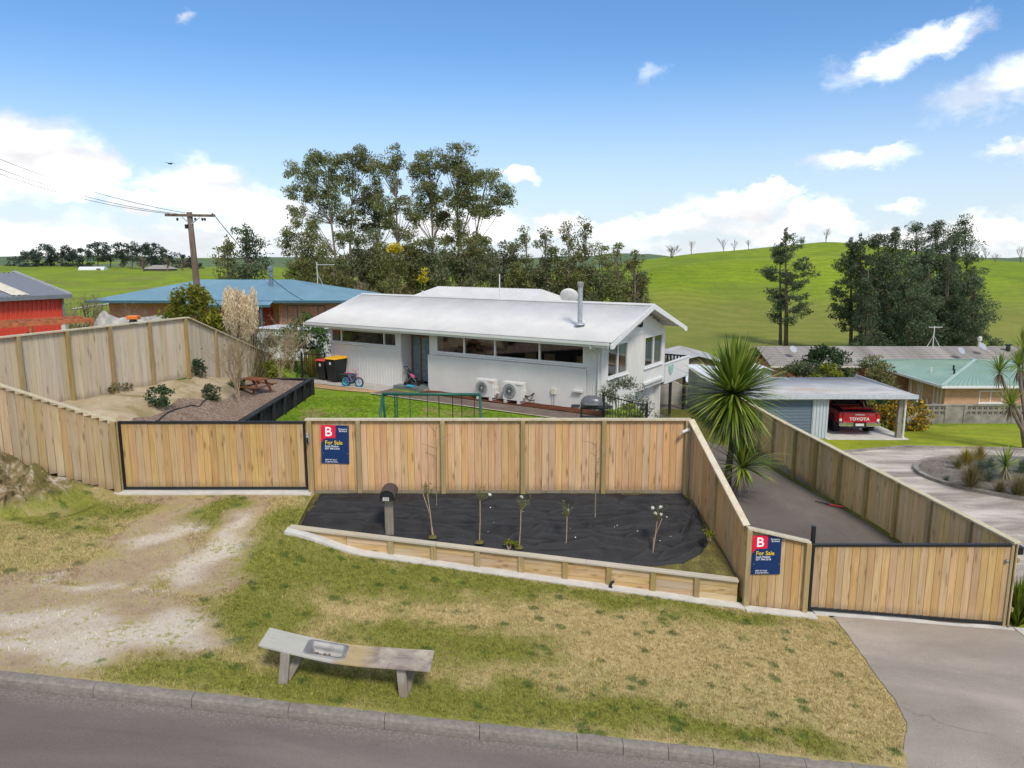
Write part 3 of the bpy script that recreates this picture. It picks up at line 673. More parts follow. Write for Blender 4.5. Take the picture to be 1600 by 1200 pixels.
# ------------------------------------------------------------------ road, kerb, drive
def asphalt(name, cols, cr=.5, streak=(1, 1), silt=None):
    m, n, b = mat_nodes(name); tc = n.new('ShaderNodeTexCoord'); v = tc.outputs['Object']
    f = n.math('ADD', n.math('MULTIPLY', n.noise(n.mapping(v, (streak[0], streak[1], 1)), .55, 6, .65, .4), .6), n.math('MULTIPLY', n.noise(v, 60., 3, .8), .4))
    c = n.ramp(f, cols)
    vo = n.new('ShaderNodeTexVoronoi'); n.put(vo.inputs['Vector'], v); vo.inputs['Scale'].default_value = 95.
    c = n.mix(n.mr(vo.outputs['Distance'], .28, .08, 0, .4), c, tuple(min(1, x * 2.0) for x in cols[-1][1]))
    # pale grit, thickest in broken drifts
    grit = n.math('MULTIPLY', n.mr(n.noise(v, 38., 3, .7), .62, .70), n.mr(n.noise(v, .8, 5, .6), .52, .66))
    c = n.mix(n.math('MULTIPLY', grit, .35), c, (.36, .32, .27))
    # hairline cracks
    ve = n.new('ShaderNodeTexVoronoi'); ve.feature = 'DISTANCE_TO_EDGE'; n.put(ve.inputs['Vector'], n.vmath('ADD', v, n.vmath('MULTIPLY', n.noise(v, 1.5, 5, .6, 0, 'Color'), (.9, .9, 0)))); ve.inputs['Scale'].default_value = .33
    c = n.mix(n.math('MULTIPLY', n.mr(ve.outputs['Distance'], .010, .003), n.mr(n.noise(v, .5, 3), .52, .66, 0, .35)), c, tuple(x * .35 for x in cols[0][1]))
    if silt:      # silt and leaf litter washed against the kerb
        sx = n.new('ShaderNodeSeparateXYZ'); n.l.new(v, sx.inputs[0]); e = n.math('ADD', sx.outputs[1], n.math('MULTIPLY', n.math('SUBTRACT', n.noise(n.mapping(v, (1, 2.5, 1)), 1.6, 6, .7), .5), .55))
        c = n.mix(n.mr(e, silt - .40, silt - .05, 0, .5), c, n.ramp(n.noise(v, 30., 4, .8), [(.35, (.115, .098, .084)), (.5, (.21, .18, .15)), (.66, (.40, .35, .29))]))
    n.put(b.inputs['Base Color'], c); b.inputs['Roughness'].default_value = .88; b.inputs['Specular IOR Level'].default_value = .2
    bp = n.new('ShaderNodeBump'); bp.inputs['Strength'].default_value = .5; bp.inputs['Distance'].default_value = .006
    n.put(bp.inputs['Height'], n.noise(v, 110., 3, .7)); n.put(b.inputs['Normal'], bp.outputs[0])
    return m
ROAD_M = asphalt('road_asphalt', [(.36, (0.114, 0.096, 0.085)), (.5, (0.153, 0.128, 0.113)), (.64, (0.209, 0.174, 0.150))], streak=(.35, 1.5), silt=KY - .10)
DRIVE_M = asphalt('drive_asphalt', [(.37, (0.204, 0.173, 0.146)), (.5, (0.302, 0.256, 0.213)), (.62, (0.427, 0.361, 0.292))], streak=(.5, .9))
BACK_DRIVE_M = asphalt('old_drive_asphalt', [(.32, (0.083, 0.070, 0.060)), (.5, (0.141, 0.118, 0.102)), (.66, (0.225, 0.189, 0.160))], streak=(.7, .6))
CROSS_M = asphalt('old_turning_concrete', [(.38, (.19, .155, .125)), (.48, (.34, .285, .235)), (.58, (.60, .525, .45))], streak=(.5, 1.6))
sheet('road', [(-30, -14), (30, -14), (30, KY - .16), (-30, KY - .16)], 1.5, lambda x, y: base(x) - .135, 0, ROAD_M)
kerb = bpy.data.objects.new('kerb', None); COL.objects.link(kerb); kerb['kind'] = 'structure'; kerb['label'] = 'worn concrete kerb along the sloping road'
x = -9.4; i = 0
while x < 5.25:
    w = (1.25 if x < -.4 else .62) * random.uniform(.94, 1.06); x1 = min(x + w, 5.33)
    mb = MB(); g = .004; N_ = 14
    prof = [(-.155, -.30), (-.150, -.08), (-.138, -.025), (-.110, .006), (-.05, .012), (.0, .010), (.02, -.02), (.02, -.30)]
    vs = []
    for k in range(N_ + 1):
        xx = mixf(x + g, x1 - g, k / N_)
        for (py_, pz_) in prof:
            j = .007 * fn(xx * 4 + i, py_ * 9 + pz_ * 7, 2.1); vs.append((xx, KY + py_ + j, base(xx) + pz_ + j * (pz_ > -.2)))
    n6 = len(prof)
    fs = [(k * n6 + a, (k + 1) * n6 + a, (k + 1) * n6 + a + 1, k * n6 + a + 1) for k in range(N_) for a in range(n6 - 1)]
    fs += [tuple(range(n6)), tuple(N_ * n6 + a for a in range(n6))[::-1]]
    mb.add(vs, fs); mb.build('kerb_stone', KERB_M, kerb); x = x1; i += 1
# crossing and drive down the right-hand side
sheet('drive_crossing', [(9.9 + 2.4, KY - .2), (5.33, KY - .2)] + [(a, b) for a, b in DRIVE_EDGE[::-1]] + [(5.83, 13.5), (10.2, 13.5), (10.6, 12.8), (12.3, 12.0)], .3, lambda x, y: zv(x, y) - .11 * sm((KY + .5 - y) / .6), .014, DRIVE_M)
sheet('driveway', [(4.7, 13.50), (10.0, 13.50), (9.2, 18.0), (8.55, 22.3), (8.35, 26), (8.0, 33), (5.2, 33), (5.0, 24), (4.75, 16.6)], .4, zdrive, .012, BACK_DRIVE_M)
MOSS = ground_mat('moss_strip', [(.35, (.07, .075, .018)), (.52, (.14, .135, .03)), (.66, (.20, .18, .08))], (.6, 3, 20), (.4, .35, .25))
sheet('moss_strip', [(9.55, 14.5), (9.73, 14.5), (8.6, 22.3), (8.3, 27), (7.9, 27), (8.1, 24), (8.33, 22.3)], .3, zdrive, .022, MOSS)
sheet('mossy_drive_corner', [(7.0, 26.5), (8.2, 24.5), (8.2, 32), (6.4, 32)], .5, zdrive, .018, MOSS)

# ------------------------------------------------------------------ back lawn, path, garden
def lawn_extra(n, v, c):
    sp = n.noise(v, .55, 5, .65); return n.mix(n.mr(sp, .52, .68, 0, .75), c, n.mix(n.noise(v, 14, 4), (.20, .15, .06), (.36, .27, .13)))
LAWN = ground_mat('lawn_turf', [(.34, (0.079, 0.138, 0.012)), (.48, (0.151, 0.242, 0.017)), (.60, (0.237, 0.321, 0.026)), (.72, (0.386, 0.355, 0.072))], (.35, 2.2, 26.), (.35, .35, .3), bump=.6, bs=50., extra=lawn_extra)
SOIL = ground_mat('bare_soil', [(.32, (.14, .10, .062)), (.46, (.25, .185, .115)), (.58, (.37, .29, .195)), (.70, (.50, .43, .33))], (.5, 3., 30.), (.35, .35, .3), bump=.8, bs=24.)
def mound_extra(n, v, c):
    c = n.mix(n.mr(n.noise(v, .8, 5, .6), .5, .62, 0, .75), c, (.24, .19, .07))
    return n.mix(n.mr(n.noise(n.vmath('ADD', v, (9, 4, 2)), 1.3, 5, .6), .58, .68, 0, .5), c, (.20, .195, .05))
MOUND = ground_mat('mound_soil', [(.32, (0.286, 0.209, 0.116)), (.46, (0.396, 0.303, 0.182)), (.58, (0.506, 0.407, 0.275)), (.70, (0.660, 0.583, 0.462))], (.5, 3., 30.), (.35, .35, .3), bump=.8, bs=20., extra=mound_extra)
MULCH = ground_mat('bark_mulch', [(.36, (0.083, 0.054, 0.038)), (.48, (0.203, 0.132, 0.088)), (.56, (0.360, 0.279, 0.216)), (.66, (0.750, 0.682, 0.608))], (1.2, 14., 46.), (.15, .3, .55), bump=1., bs=36.)
BARKRED = ground_mat('red_bark', [(.36, (.06, .022, .012)), (.55, (.14, .05, .026)), (.68, (.22, .10, .06))], (1.2, 10., 40.), (.2, .35, .45), bump=1.)
PATHM = ground_mat('path_boards', [(.34, (.10, .075, .058)), (.5, (.165, .125, .10)), (.66, (.24, .195, .155))], (.6, 4, 26), (.4, .3, .3), bump=.4)
DIRTP = ground_mat('orange_dirt', [(.34, (.33, .19, .085)), (.5, (.44, .28, .14)), (.66, (.54, .39, .23))], (.8, 4, 26), (.4, .3, .3), bump=.4)
sheet('lawn', [(-7.66, 16.1), (4.0, 16.1), (4.3, 21.5), (4.4, 24), (2.8, 26), (-7.0, 33), (-9.2, 34), (-9.4, 28.2), (-7.66, 27.9)], .5, lambda x, y: .012 * fn(x, y, .4), 0, LAWN)
def keep_lawn(x, y): return y < 31.5 - .635 * (x + 7.8) * 1.0 - 1.9 and not (y > 27.4 and x < -2.0)
blades('lawn_grass', 120000, (-7.6, 3.6, 16.3, 29.6), lambda x, y: 0, LAWN, .02, .06, .007, keep_lawn, 1.0, 'short green lawn between the fence and the white house')
HFL = Vector((-7.8, 31.5, 0)); HD = Vector((.844, -.536, 0)); HB = Vector((.536, .844, 0)); HL, HW = 12.85, 5.85
def hp(u, v): q = HFL + HD * u + HB * v; return (q.x, q.y)
sheet('concrete_path', [hp(-.6, 0.2), hp(-.9, -1.35), hp(3.9, -1.15), hp(3.9, .2)], .6, lambda x, y: 0, .030, CONC)
sheet('dirt_strip', [hp(-1.0, -1.36), hp(-.7, -2.0), hp(2.2, -1.95), hp(4.1, -1.5), hp(3.9, -1.16)], .6, lambda x, y: .02 * fn(x, y, 1.), .020, DIRTP)
sheet('boardwalk_path', [hp(3.9, -.75), hp(3.9, -1.75), hp(13.6, -1.75), hp(13.6, -.75)], .6, lambda x, y: 0, .032, PATHM)
sheet('bark_border', [hp(5.4, .05), hp(5.4, -.74), hp(13.2, -.74), hp(13.2, .05)], .4, lambda x, y: .05 + .02 * fn(x, y, 2.), 0, BARKRED)
sheet('path_edging', [hp(3.9, -1.76), hp(3.9, -1.84), hp(13.6, -1.84), hp(13.6, -1.76)], .8, lambda x, y: 0, .045, W_RCAP)
sheet('garden_mound', [(-7.74, 16.1), (-7.74, 27.6), (-10.1, 27.9), (-10.42, 23.5), (-11.6, 19.7), (-12.6, 16.5), (-11.6, 15.2), (-10.9, 14.95), (-8.95, 16.1)], .3, lambda x, y: zgarden(x, y) if y > 17.5 else mixf(.05 if x > -9.4 else mixf(.05, 1.6, (-9.4 - x) / 1.6), zgarden(x, y), sm((y - 15.6) / 2.2)), 0, MOUND)
sheet('mulch_bed', [(-7.8, 17), (-7.8, 27.5), (-9.6, 27.6), (-9.5, 25.5), (-9.0, 24.2), (-9.1, 22.4), (-9.8, 21.2), (-9.5, 19.6), (-9.7, 18.4), (-9.2, 17)], .3, lambda x, y: mixf(.05 if x > -9.4 else .6, zgarden(x, y), sm((y - 15.6) / 2.2)), .022, MULCH)

# ------------------------------------------------------------------ neighbour's lawn, turning circle, planted island
def nb_extra(n, v, c): return n.mix(n.mr(n.noise(v, .4, 5, .65), .5, .66, 0, .7), c, (.28, .27, .035))
NLAWN = ground_mat('neighbour_turf', [(.34, (0.135, 0.175, 0.014)), (.48, (0.232, 0.273, 0.019)), (.60, (0.338, 0.350, 0.026)), (.72, (0.450, 0.378, 0.072))], (.3, 2., 20.), (.4, .35, .25), bump=.5, extra=nb_extra)
sheet('neighbour_lawn', [(9.95, 12.6), (14, 11), (40, 11), (46, 30), (46, 60), (9.0, 60), (8.1, 27), (8.55, 23)], .9, zright, 0, NLAWN)
TC = [(9.9, 15.2), (9.6, 18), (8.9, 22.5), (9.2, 26), (11.6, 29.2), (14.7, 31.4), (18, 32.7), (22.2, 32.2), (28, 30.2), (33, 25), (34, 18), (28, 13.2), (12, 13.6)]
sheet('turning_circle', TC, .6, zright, .016, CROSS_M)
ISL = [(19.7 + 4.2 * math.cos(t) , 26.3 + 4.0 * math.sin(t)) for t in np.linspace(0, 2 * math.pi, 41)[:-1]]
ISLM = ground_mat('island_gravel', [(.36, (.06, .05, .042)), (.48, (.16, .135, .11)), (.58, (.32, .28, .24)), (.68, (.52, .48, .43))], (.5, 7., 30.), (.25, .3, .45), bump=1., bs=20.)
def zisl(x, y): return zright(x, y) + .12 * sm(1 - math.hypot(x - 19.7, y - 26.3) / 4.2)
sheet('planted_island', ISL, .4, zisl, .06, ISLM)
def ring_kerb(name, pts, w, h, m, zf, closed=True):
    mb = MB(); k = len(pts); vs = []
    for i, (x, y) in enumerate(pts):
        a = pts[(i - 1) % k] if closed or i > 0 else pts[i]; b = pts[(i + 1) % k] if closed or i < k - 1 else pts[i]
        d = Vector((b[0] - a[0], b[1] - a[1])).normalized(); nx, ny = d.y, -d.x; z = zf(x, y)
        vs += [(x - nx * w, y - ny * w, z - .1), (x - nx * w, y - ny * w, z + h), (x + nx * w, y + ny * w, z + h), (x + nx * w, y + ny * w, z - .1)]
    fs = []
    for i in range(k if closed else k - 1):
        j = (i + 1) % k
        for a in range(3): fs.append((i * 4 + a, j * 4 + a, j * 4 + a + 1, i * 4 + a + 1))
    mb.add(vs, fs); o = mb.build(name, m); o['kind'] = 'structure'; return o
ring_kerb('island_kerb', ISL, .09, .13, CONC_OLD, zright)
ring_kerb('turning_circle_kerb', TC[3:10], .07, .09, CONC_OLD, zright, False)

# ------------------------------------------------------------------ fences
def unit_paling(w=.143, t=.019):
    c = .004; mb = MB()
    prof = [(-w / 2, 0), (w / 2, 0), (w / 2, t - c), (w / 2 - c, t), (-w / 2 + c, t), (-w / 2, t - c)]
    mb.prism(prof, lambda a, b, d: (a, -b, d), 0, 1)
    me = bpy.data.meshes.new('paling'); me.from_pydata(mb.v, [], mb.f)
    bm = bmesh.new(); bm.from_mesh(me); bmesh.ops.recalc_face_normals(bm, faces=bm.faces); bm.to_mesh(me); bm.free(); return me
def paling_mesh(m, w=.143):
    me = unit_paling(w); me.materials.append(m); return me
def fence(name, label, A, B, m, mposts, post_at, pw=.15, side=-1, cap=True, group=None, step=0, base_board=None, caps_m=None, drop=0., post_up=.0, parent=None, rails=True, cap_w=.15):
    """A, B = (x, y, z bottom, z top); palings face the 'side' of the line, posts stand proud on it"""
    a = Vector(A[:2]); b = Vector(B[:2]); L = (b - a).length; d = (b - a) / L; nrm = Vector((d.y, -d.x)) * (1 if side < 0 else -1)
    rz = math.atan2(d.y, d.x) + (0 if side < 0 else math.pi)
    t = parent or thing(name, label, 'fence', (A[0], A[1], A[2]), 0, group)
    O = t.location
    n = max(1, round(L / pw)); w = L / n; me = paling_mesh(m, w - .006)
    for i in range(n):
        s = (i + .5) / n; p = a.lerp(b, s); zb = mixf(A[2], B[2], s); zt = mixf(A[3], B[3], s)
        if step: zb = zb + random.uniform(-.02, .02)
        o = link('paling', me, t); o.location = (p.x - O.x + nrm.x * random.uniform(0, .003), p.y - O.y + nrm.y * random.uniform(0, .003), zb - O.z)
        o.scale = (1, 1, zt - zb - .012 - abs(B[3] - A[3]) / L * w * .5 + random.uniform(-.006, 0)); o.rotation_euler = (0, 0, rz)
    for s in post_at:
        p = a.lerp(b, s) + nrm * .058; zb = mixf(A[2], B[2], s) - drop; zt = mixf(A[3], B[3], s)
        mb = MB(); mb.box(-.05, .05, -.045, .045, 0, zt - zb + post_up)
        o = mb.build('post', mposts, t, bevel=.006); o.location = (p.x - O.x, p.y - O.y, zb - O.z); o.rotation_euler = (0, 0, rz)
    cm = caps_m or W_CAP
    if cap:
        sl = (B[3] - A[3]); off = nrm * .02
        nb = max(1, round(L / 4.8))
        for k in range(nb):
            s0, s1 = k / nb, (k + 1) / nb; e = .002 / L if nb > 1 else 0
            p0 = a.lerp(b, s0 + e) + off; p1 = a.lerp(b, s1 - e) + off
            mb = MB(); mb.bar((p0.x - O.x, p0.y - O.y, mixf(A[3], B[3], s0) + .022 - O.z), (p1.x - O.x, p1.y - O.y, mixf(A[3], B[3], s1) + .022 - O.z), cap_w, .042)
            mb.build('cap_rail', cm, t, bevel=.004)
    if rails:
        for hh in (.2, .8):
            p0 = a - nrm * .035; p1 = b - nrm * .035
            mb = MB(); mb.bar((p0.x - O.x, p0.y - O.y, mixf(A[2], A[3], hh) - O.z), (p1.x - O.x, p1.y - O.y, mixf(B[2], B[3], hh) - O.z), .045, .09); mb.build('rail', mposts, t)
    if base_board:
        p0 = a + nrm * .012; p1 = b + nrm * .012
        mb = MB(); mb.bar((p0.x - O.x, p0.y - O.y, A[2] - base_board / 2 - O.z), (p1.x - O.x, p1.y - O.y, B[2] - base_board / 2 - O.z), .03, base_board - .006); mb.build('base_board', W_GREY, t)
    return t
# long fence above the weed-mat bed
xs_ = [-4.50, -3.42, -1.54, .244, 2.05, 3.90]; Ly = 16.0
fence('timber_fence', 'long new pine paling fence behind the black weed mat bed', (-4.60, Ly, .04, 1.66), (3.98, Ly, .04, 1.66), W_FENCE, W_POST, [(q + 4.60) / 8.58 for q in xs_], drop=.12, base_board=.12)
# fence stepping down beside the drive
fence('side_fence', 'pine paling fence sloping down from the long fence to the drive gate', (3.99, 15.95, -.02, 1.66), (4.60, 13.68, -1.50, .05), W_GATE, W_POST, [.50], drop=.1)
fence('gate_side_fence', 'short sloping pine fence carrying a sign beside the drive gate', (4.56, 13.60, -1.52, .05), (5.80, 13.60, -1.68, -.24), W_GATE, W_POST, [.03, .97], drop=.05)
# fence climbing the clay bank
fence('bank_fence', 'pine paling fence climbing the clay bank beside the wide gate', (-13.6, 13.26, 2.75, 4.35), (-8.83, 15.98, -.02, 1.62), W_BANK, W_POST, [.99], drop=0, step=1)
_bf = [o for o in COL.objects if o.name.startswith('bank_fence')][0]
mb = MB(); mb.box(-8.93, -8.80, 16.0, 16.10, -.1, 1.62); mb.build('post', W_POST, _bf, world=True, bevel=.006)
# weathered boundary fence of the raised garden
fy = [16.2, 23.5]
fence('garden_fence', 'weathered grey paling fence with posts behind the soil mound', (fence_x(16.2), 16.2, 1.42, 3.32), (fence_x(23.5), 23.5, 1.42, 3.30), W_OLD, W_POST, [.06, .24, .42, .60, .79, .985], drop=.05, caps_m=W_CAP)
fence('falling_garden_fence', 'weathered paling fence dropping away behind the bare shrub', (-10.4, 23.52, 1.40, 3.30), (-10.0, 30.2, -.30, 1.2), W_OLD, W_POST, [.27, .52, .77, .99], drop=.05)
# boundary fence along the drive
fence('boundary_fence', 'long pine boundary fence between the drive and the turning circle', (9.86, 13.56, -1.98, -.26), (8.55, 22.3, -1.24, .10), W_SIDE, W_POST, [.01, .135, .27, .40, .53, .665, .80, .93], drop=.2, side=1, base_board=.2, caps_m=W_CAP)
fence('far_boundary_fence', 'pine boundary fence continuing behind the cabbage tree', (8.545, 22.32, -1.24, .10), (8.35, 27.2, -1.22, .10), W_SIDE, W_POST, [.18, .42, .66, .9], drop=.2, side=1, base_board=.2)

# ------------------------------------------------------------------ gates
def gate(name, label, x0, x1, y, zb0, zb1, zt, m, fw=.055):
    t = thing(name, label, 'gate', (x0, y, zb0))
    L = x1 - x0
    def rel(x, yy, z): return (x - x0, yy - y, z - zb0)
    fr = MB()
    for (p, q) in (((x0, zt), (x1, zt)), ((x0, zb0 + fw / 2), (x1, zb1 + fw / 2))): fr.bar(rel(p[0], y, p[1]), rel(q[0], y, q[1]), fw, fw)
    for xx, zb in ((x0 + fw / 2, zb0), (x1 - fw / 2, zb1)): fr.box(xx - fw / 2 - x0, xx + fw / 2 - x0, -fw / 2 - .001, fw / 2 + .001, zb - zb0, zt + fw / 2 - zb0 + .001)
    fr.build('frame', STEEL_BLK, t, bevel=.004)
    n = round((L - 2 * fw) / .15); w = (L - 2 * fw) / n; me = paling_mesh(m, w - .005)
    for i in range(n):
        s = (i + .5) / n; xx = x0 + fw + (i + .5) * w; zb = mixf(zb0, zb1, s) + fw
        o = link('paling', me, t); o.location = rel(xx, y + .012 + random.uniform(-.002, .002), zb); o.scale = (1, 1, zt - fw / 2 - zb)
    return t
g1 = gate('sliding_gate', 'wide black framed timber gate beside the clay bank', -8.80, -4.62, 16.05, .05, .05, 1.60, W_GATE)
g2 = gate('driveway_gate', 'black framed timber gate closing the asphalt drive', 5.86, 9.84, 13.62, -1.64, -1.97, -.30, W_GATE)
mb = MB(); mb.tube([(3.98, -.02, .62), (3.98, -.02, .62)], .01)
mb = MB(); mb.box(3.99, 4.11, -.06, .05, 1.16, 1.32); mb.build('lock_box', STEEL_BLK, g2, bevel=.006)
mb = MB(); mb.lathe([(.0, 0), (.035, 0), (.035, .03), (.02, .045), (0, .045)], 12); o = mb.build('lock_knob', STEEL, g2, True); o.location = (3.82, -.02, 1.02); o.rotation_euler = (R(90), 0, 0)
mb = MB(); mb.box(-.035, .035, -.035, .035, 0, 1.72); o = mb.build('gate_guide_post', STEEL_BLK, None, bevel=.004); o.location = (5.93, 13.76, -1.68)
tag(o, 'black steel guide post standing behind the drive gate end', 'post')
mb = MB(); mb.box(-.03, .03, -.05, .0, -.12, .12); o = mb.build('gate_keypad', GALV, None, bevel=.008); o.location = (-4.53, 15.885, 1.28)
mb2 = MB(); mb2.box(-.022, .022, -.058, -.05, -.11, .02); mb2.build('cover', STEEL_BLK, o); tag(o, 'small grey keypad on the post beside the wide gate', 'keypad')
# concrete sills under gates and the mowing strip under the low wall
def strip(name, pts, w, zf, h, m=CONC_PALE):
    """ribbon of concrete along points, w wide towards the street"""
    mb = MB(); vs = []; k = len(pts)
    for i, (x, y) in enumerate(pts):
        z = zf(x, y); vs += [(x, y - w, z - .12), (x, y - w, z + h), (x, y, z + h), (x, y, z - .12)]
    fs = [(i * 4 + a, (i + 1) * 4 + a, (i + 1) * 4 + a + 1, i * 4 + a + 1) for i in range(k - 1) for a in range(3)] + [(0, 1, 2, 3), tuple((k - 1) * 4 + a for a in range(4))]
    mb.add(vs, fs); o = mb.build(name, m); o['kind'] = 'structure'; return o
strip('gate_sill', [(x, 16.12) for x in np.linspace(-8.95, -4.5, 12)], .34, zv, .028)
strip('mowing_strip', [(x, wall_y(x) - .02) for x in np.linspace(-4.55, 4.55, 24)], .26, zv, .03)
strip('fence_footing', [(x, 13.56) for x in np.linspace(4.56, 5.95, 5)], .24, zv, .03)
strip('drive_gate_sill', [(x, 13.72) for x in np.linspace(5.97, 9.95, 9)], .22, zv, .034)
strip('fence_end_pad', [(x, 13.60) for x in np.linspace(9.98, 10.7, 4)], .7, lambda x, y: zv(x, y - .3), .03)

# ------------------------------------------------------------------ low retaining wall and weed-mat bed
def cap_z(x): return mixf(-.17, -1.05, (x - WALL_A[0]) / (WALL_B[0] - WALL_A[0]))
rw = thing('retaining_wall', 'low pine sleeper retaining wall sloping along the verge', 'retaining wall', (WALL_A[0], WALL_A[1], cap_z(WALL_A[0])))
posts_x = [-3.35, -2.45, -1.58, -.70, .18, 1.06, 1.93, 2.80, 3.66, 4.46]
edges = [WALL_A[0] + .02] + posts_x
for x in posts_x[1:-1]:
    mb = MB(); y = wall_y(x); zb = zv(x, y - .1) + .0; mb.box(x - .055, x + .055, y - .065, y + .025, zb - .1, cap_z(x) - .022); mb.build('post', W_POST, rw, world=True, bevel=.006)
for x0, x1 in zip(edges, edges[1:]):
    for k in range(4):
        q = []
        zt0, zt1 = cap_z(x0) - .02 - .152 * k, cap_z(x1) - .02 - .152 * k; zb0, zb1 = zt0 - .146, zt1 - .146
        if zt1 < zv(x1, wall_y(x1) - .1) - .02 and zt0 < zv(x0, wall_y(x0) - .1) - .02: continue
        y0, y1 = wall_y(x0), wall_y(x1); j = random.uniform(0, .006)
        mb = MB(); mb.hexa([(x0 + .004, y0 - .02 - j, zb0), (x1 - .004, y1 - .02 - j, zb1), (x1 - .004, y1 + .025, zb1), (x0 + .004, y0 + .025, zb0), (x0 + .004, y0 - .02 - j, zt0), (x1 - .004, y1 - .02 - j, zt1), (x1 - .004, y1 + .025, zt1), (x0 + .004, y0 + .025, zt0)])
        # turn the grain along the plank: build it upright, then lay it down
        c0 = Vector(((x0 + x1) / 2, (y0 + y1) / 2, (zb0 + zt1) / 2)); ang = math.atan2(zt1 - zt0, x1 - x0)
        Rm = Matrix.Rotation(R(90), 4, 'Y')
        me_v = [Rm.inverted() @ (Vector(v) - c0) for v in mb.v]
        mb.v = [tuple(v) for v in me_v]; o = mb.build('plank', W_SLEEPER, rw); o.location = c0 - rw.location; o.rotation_euler = (0, R(90), 0)
for k in range(3):
    x0, x1 = mixf(-4.52, 4.47, k / 3), mixf(-4.52, 4.47, (k + 1) / 3) - .004
    p0 = Vector((x0, wall_y(x0) - .01, cap_z(x0))); p1 = Vector((x1, wall_y(x1) - .01, cap_z(x1))); c0 = (p0 + p1) / 2; d = (p1 - p0)
    mb = MB(); h = d.length / 2; mb.box(-.0225, .0225, -.09, .07, -h, h); o = mb.build('cap', W_RCAP, rw, bevel=.004)
    o.location = c0 - rw.location; o.rotation_euler = d.to_track_quat('Z', 'Y').to_euler()
    q = d.to_track_quat('Z', 'X'); o.rotation_euler = q.to_euler()
def bed_z(x, y):
    yw = wall_y(clamp(x, -4.45, 4.5)); t = clamp((y - yw) / (15.94 - yw)); zc = cap_z(clamp(x, -4.45, 4.5)) - .09
    return mixf(zc, -.02, t ** .9)
BEDSOIL = ground_mat('bed_soil', [(.34, (.05, .042, .02)), (.48, (.115, .095, .035)), (.58, (.18, .165, .045)), (.70, (.30, .25, .15))], (.8, 4., 26.), (.3, .35, .35), bump=1., bs=26.)
sheet('planting_bed', [(-4.45, 14.27), (4.48, 13.68), (3.96, 15.96), (-4.45, 15.98)], .25, lambda x, y: bed_z(x, y) + .015 * fn(x, y, 2.), 0, BEDSOIL)
CREASES = [(-3.0, 15.30, -.06, 1.5, .06, .03), (-2.2, 14.75, -.10, 1.3, .05, .02), (-.4, 15.15, -.03, 1.5, .07, .03), (.9, 14.85, -.08, 1.4, .055, .03), (-.9, 14.45, -.12, 1.0, .05, .02), (1.6, 15.35, .16, 1.0, .06, .02), (2.4, 15.0, .20, 1.2, .075, .03), (3.1, 14.75, .30, .9, .085, .03), (2.2, 14.45, -.06, 1.3, .06, .03), (3.3, 15.3, -.25, .7, .07, .02), (.3, 15.55, -.05, 1.1, .05, .02), (3.5, 14.35, .45, .6, .08, .02), (1.2, 14.3, .10, .8, .05, .02), (-1.6, 15.55, .05, .8, .05, .02), (2.9, 15.6, .1, .6, .06, .02), (-3.4, 14.9, .12, .8, .045, .02), (3.75, 14.9, 1.2, .25, .07, .0), (.35, 14.6, .5, .5, .05, .01)]
def weed_mat():
    nx, ny = 300, 110; V = np.zeros((ny, nx, 3), np.float32)
    for j in range(ny):
        t = j / (ny - 1)
        for i in range(nx):
            s = i / (nx - 1)
            xl = mixf(-4.40, -4.28, t) + .05 * fn(1.3, t * 5, 1.); 
            xr = tab([(0, 3.45), (.12, 3.92), (.3, 4.14), (.5, 4.14), (.75, 4.0), (1, 3.86)], t) + .03 * fn(7.1, t * 9, 1.)
            x = mixf(xl, xr, s); yw = wall_y(x)
            lo = .10 + .05 * fn(x * 1.6, 2.2, 1.) + .30 * sm((x - 2.2) / 2.0) + .06 * sm((x - .4) / .3) * sm((1.6 - x) / .3)
            y = mixf(yw + lo, 15.93 + .02 * fn(x * 2, 9, 1.), t)
            z = bed_z(x, y) + .03
            # tension folds: a soft crest with a tucked slit beside it
            et = sm((1 - t) * 9) * sm(t * 7)
            for (cx, cy, sl, ln, A, wv) in CREASES:
                dx = x - cx
                if abs(dx) > ln: continue
                dd = y - (cy + sl * dx + wv * math.sin(dx * 2.1 + cx)); fd = sm((1 - abs(dx) / ln) * 2.2) * et
                if -.25 < dd < .3: z += 1.6 * A * fd * (math.exp(-(dd / .055) ** 2) - .75 * math.exp(-((dd + .075) / .032) ** 2) + .35 * math.exp(-((dd + .14) / .05) ** 2))
            # fine ridges, sags and puckers of loose cloth
            rg = lambda a, b, sc, an: 1 - abs(mnoise.noise(Vector(((a * math.cos(an) + b * math.sin(an)) * sc[0], (-a * math.sin(an) + b * math.cos(an)) * sc[1], 1.3))))
            f1 = rg(x, y, (.24, 2.6), -.08) ** 34; f2 = rg(x + 5, y + 2, (.35, 3.0), .20) ** 38; f3 = rg(x - 3, y + 8, (.7, 1.6), .95) ** 26
            rt = sm((x - 1.4) / 1.8)
            z += et * (.05 * f1 + .04 * f2 + (.01 + .05 * rt) * f3) + .010 * fn(x, y, .9) + .004 * fn(x, y, 7., 3)
            z += .03 * rt * fn(x + 4, y, 1.9)
            e = min(s, 1 - s) * 8.5 / .12; e2 = min(t, 1 - t) * 2 / .06
            z -= .03 * (1 - clamp(min(e, e2)))
            V[j, i] = (x, y, max(z, bed_z(x, y) + .004))
    idx = np.arange(nx * ny).reshape(ny, nx); Fc = np.stack([idx[:-1, :-1], idx[:-1, 1:], idx[1:, 1:], idx[1:, :-1]], -1).reshape(-1, 4)
    o = npmesh('weed_mat', V.reshape(-1, 3), Fc, FABRIC, None, True); md = o.modifiers.new('thickness', 'SOLIDIFY'); md.thickness = .004
    tag(o, 'wrinkled black weed mat covering the sloping planting bed', 'weed mat')
weed_mat()
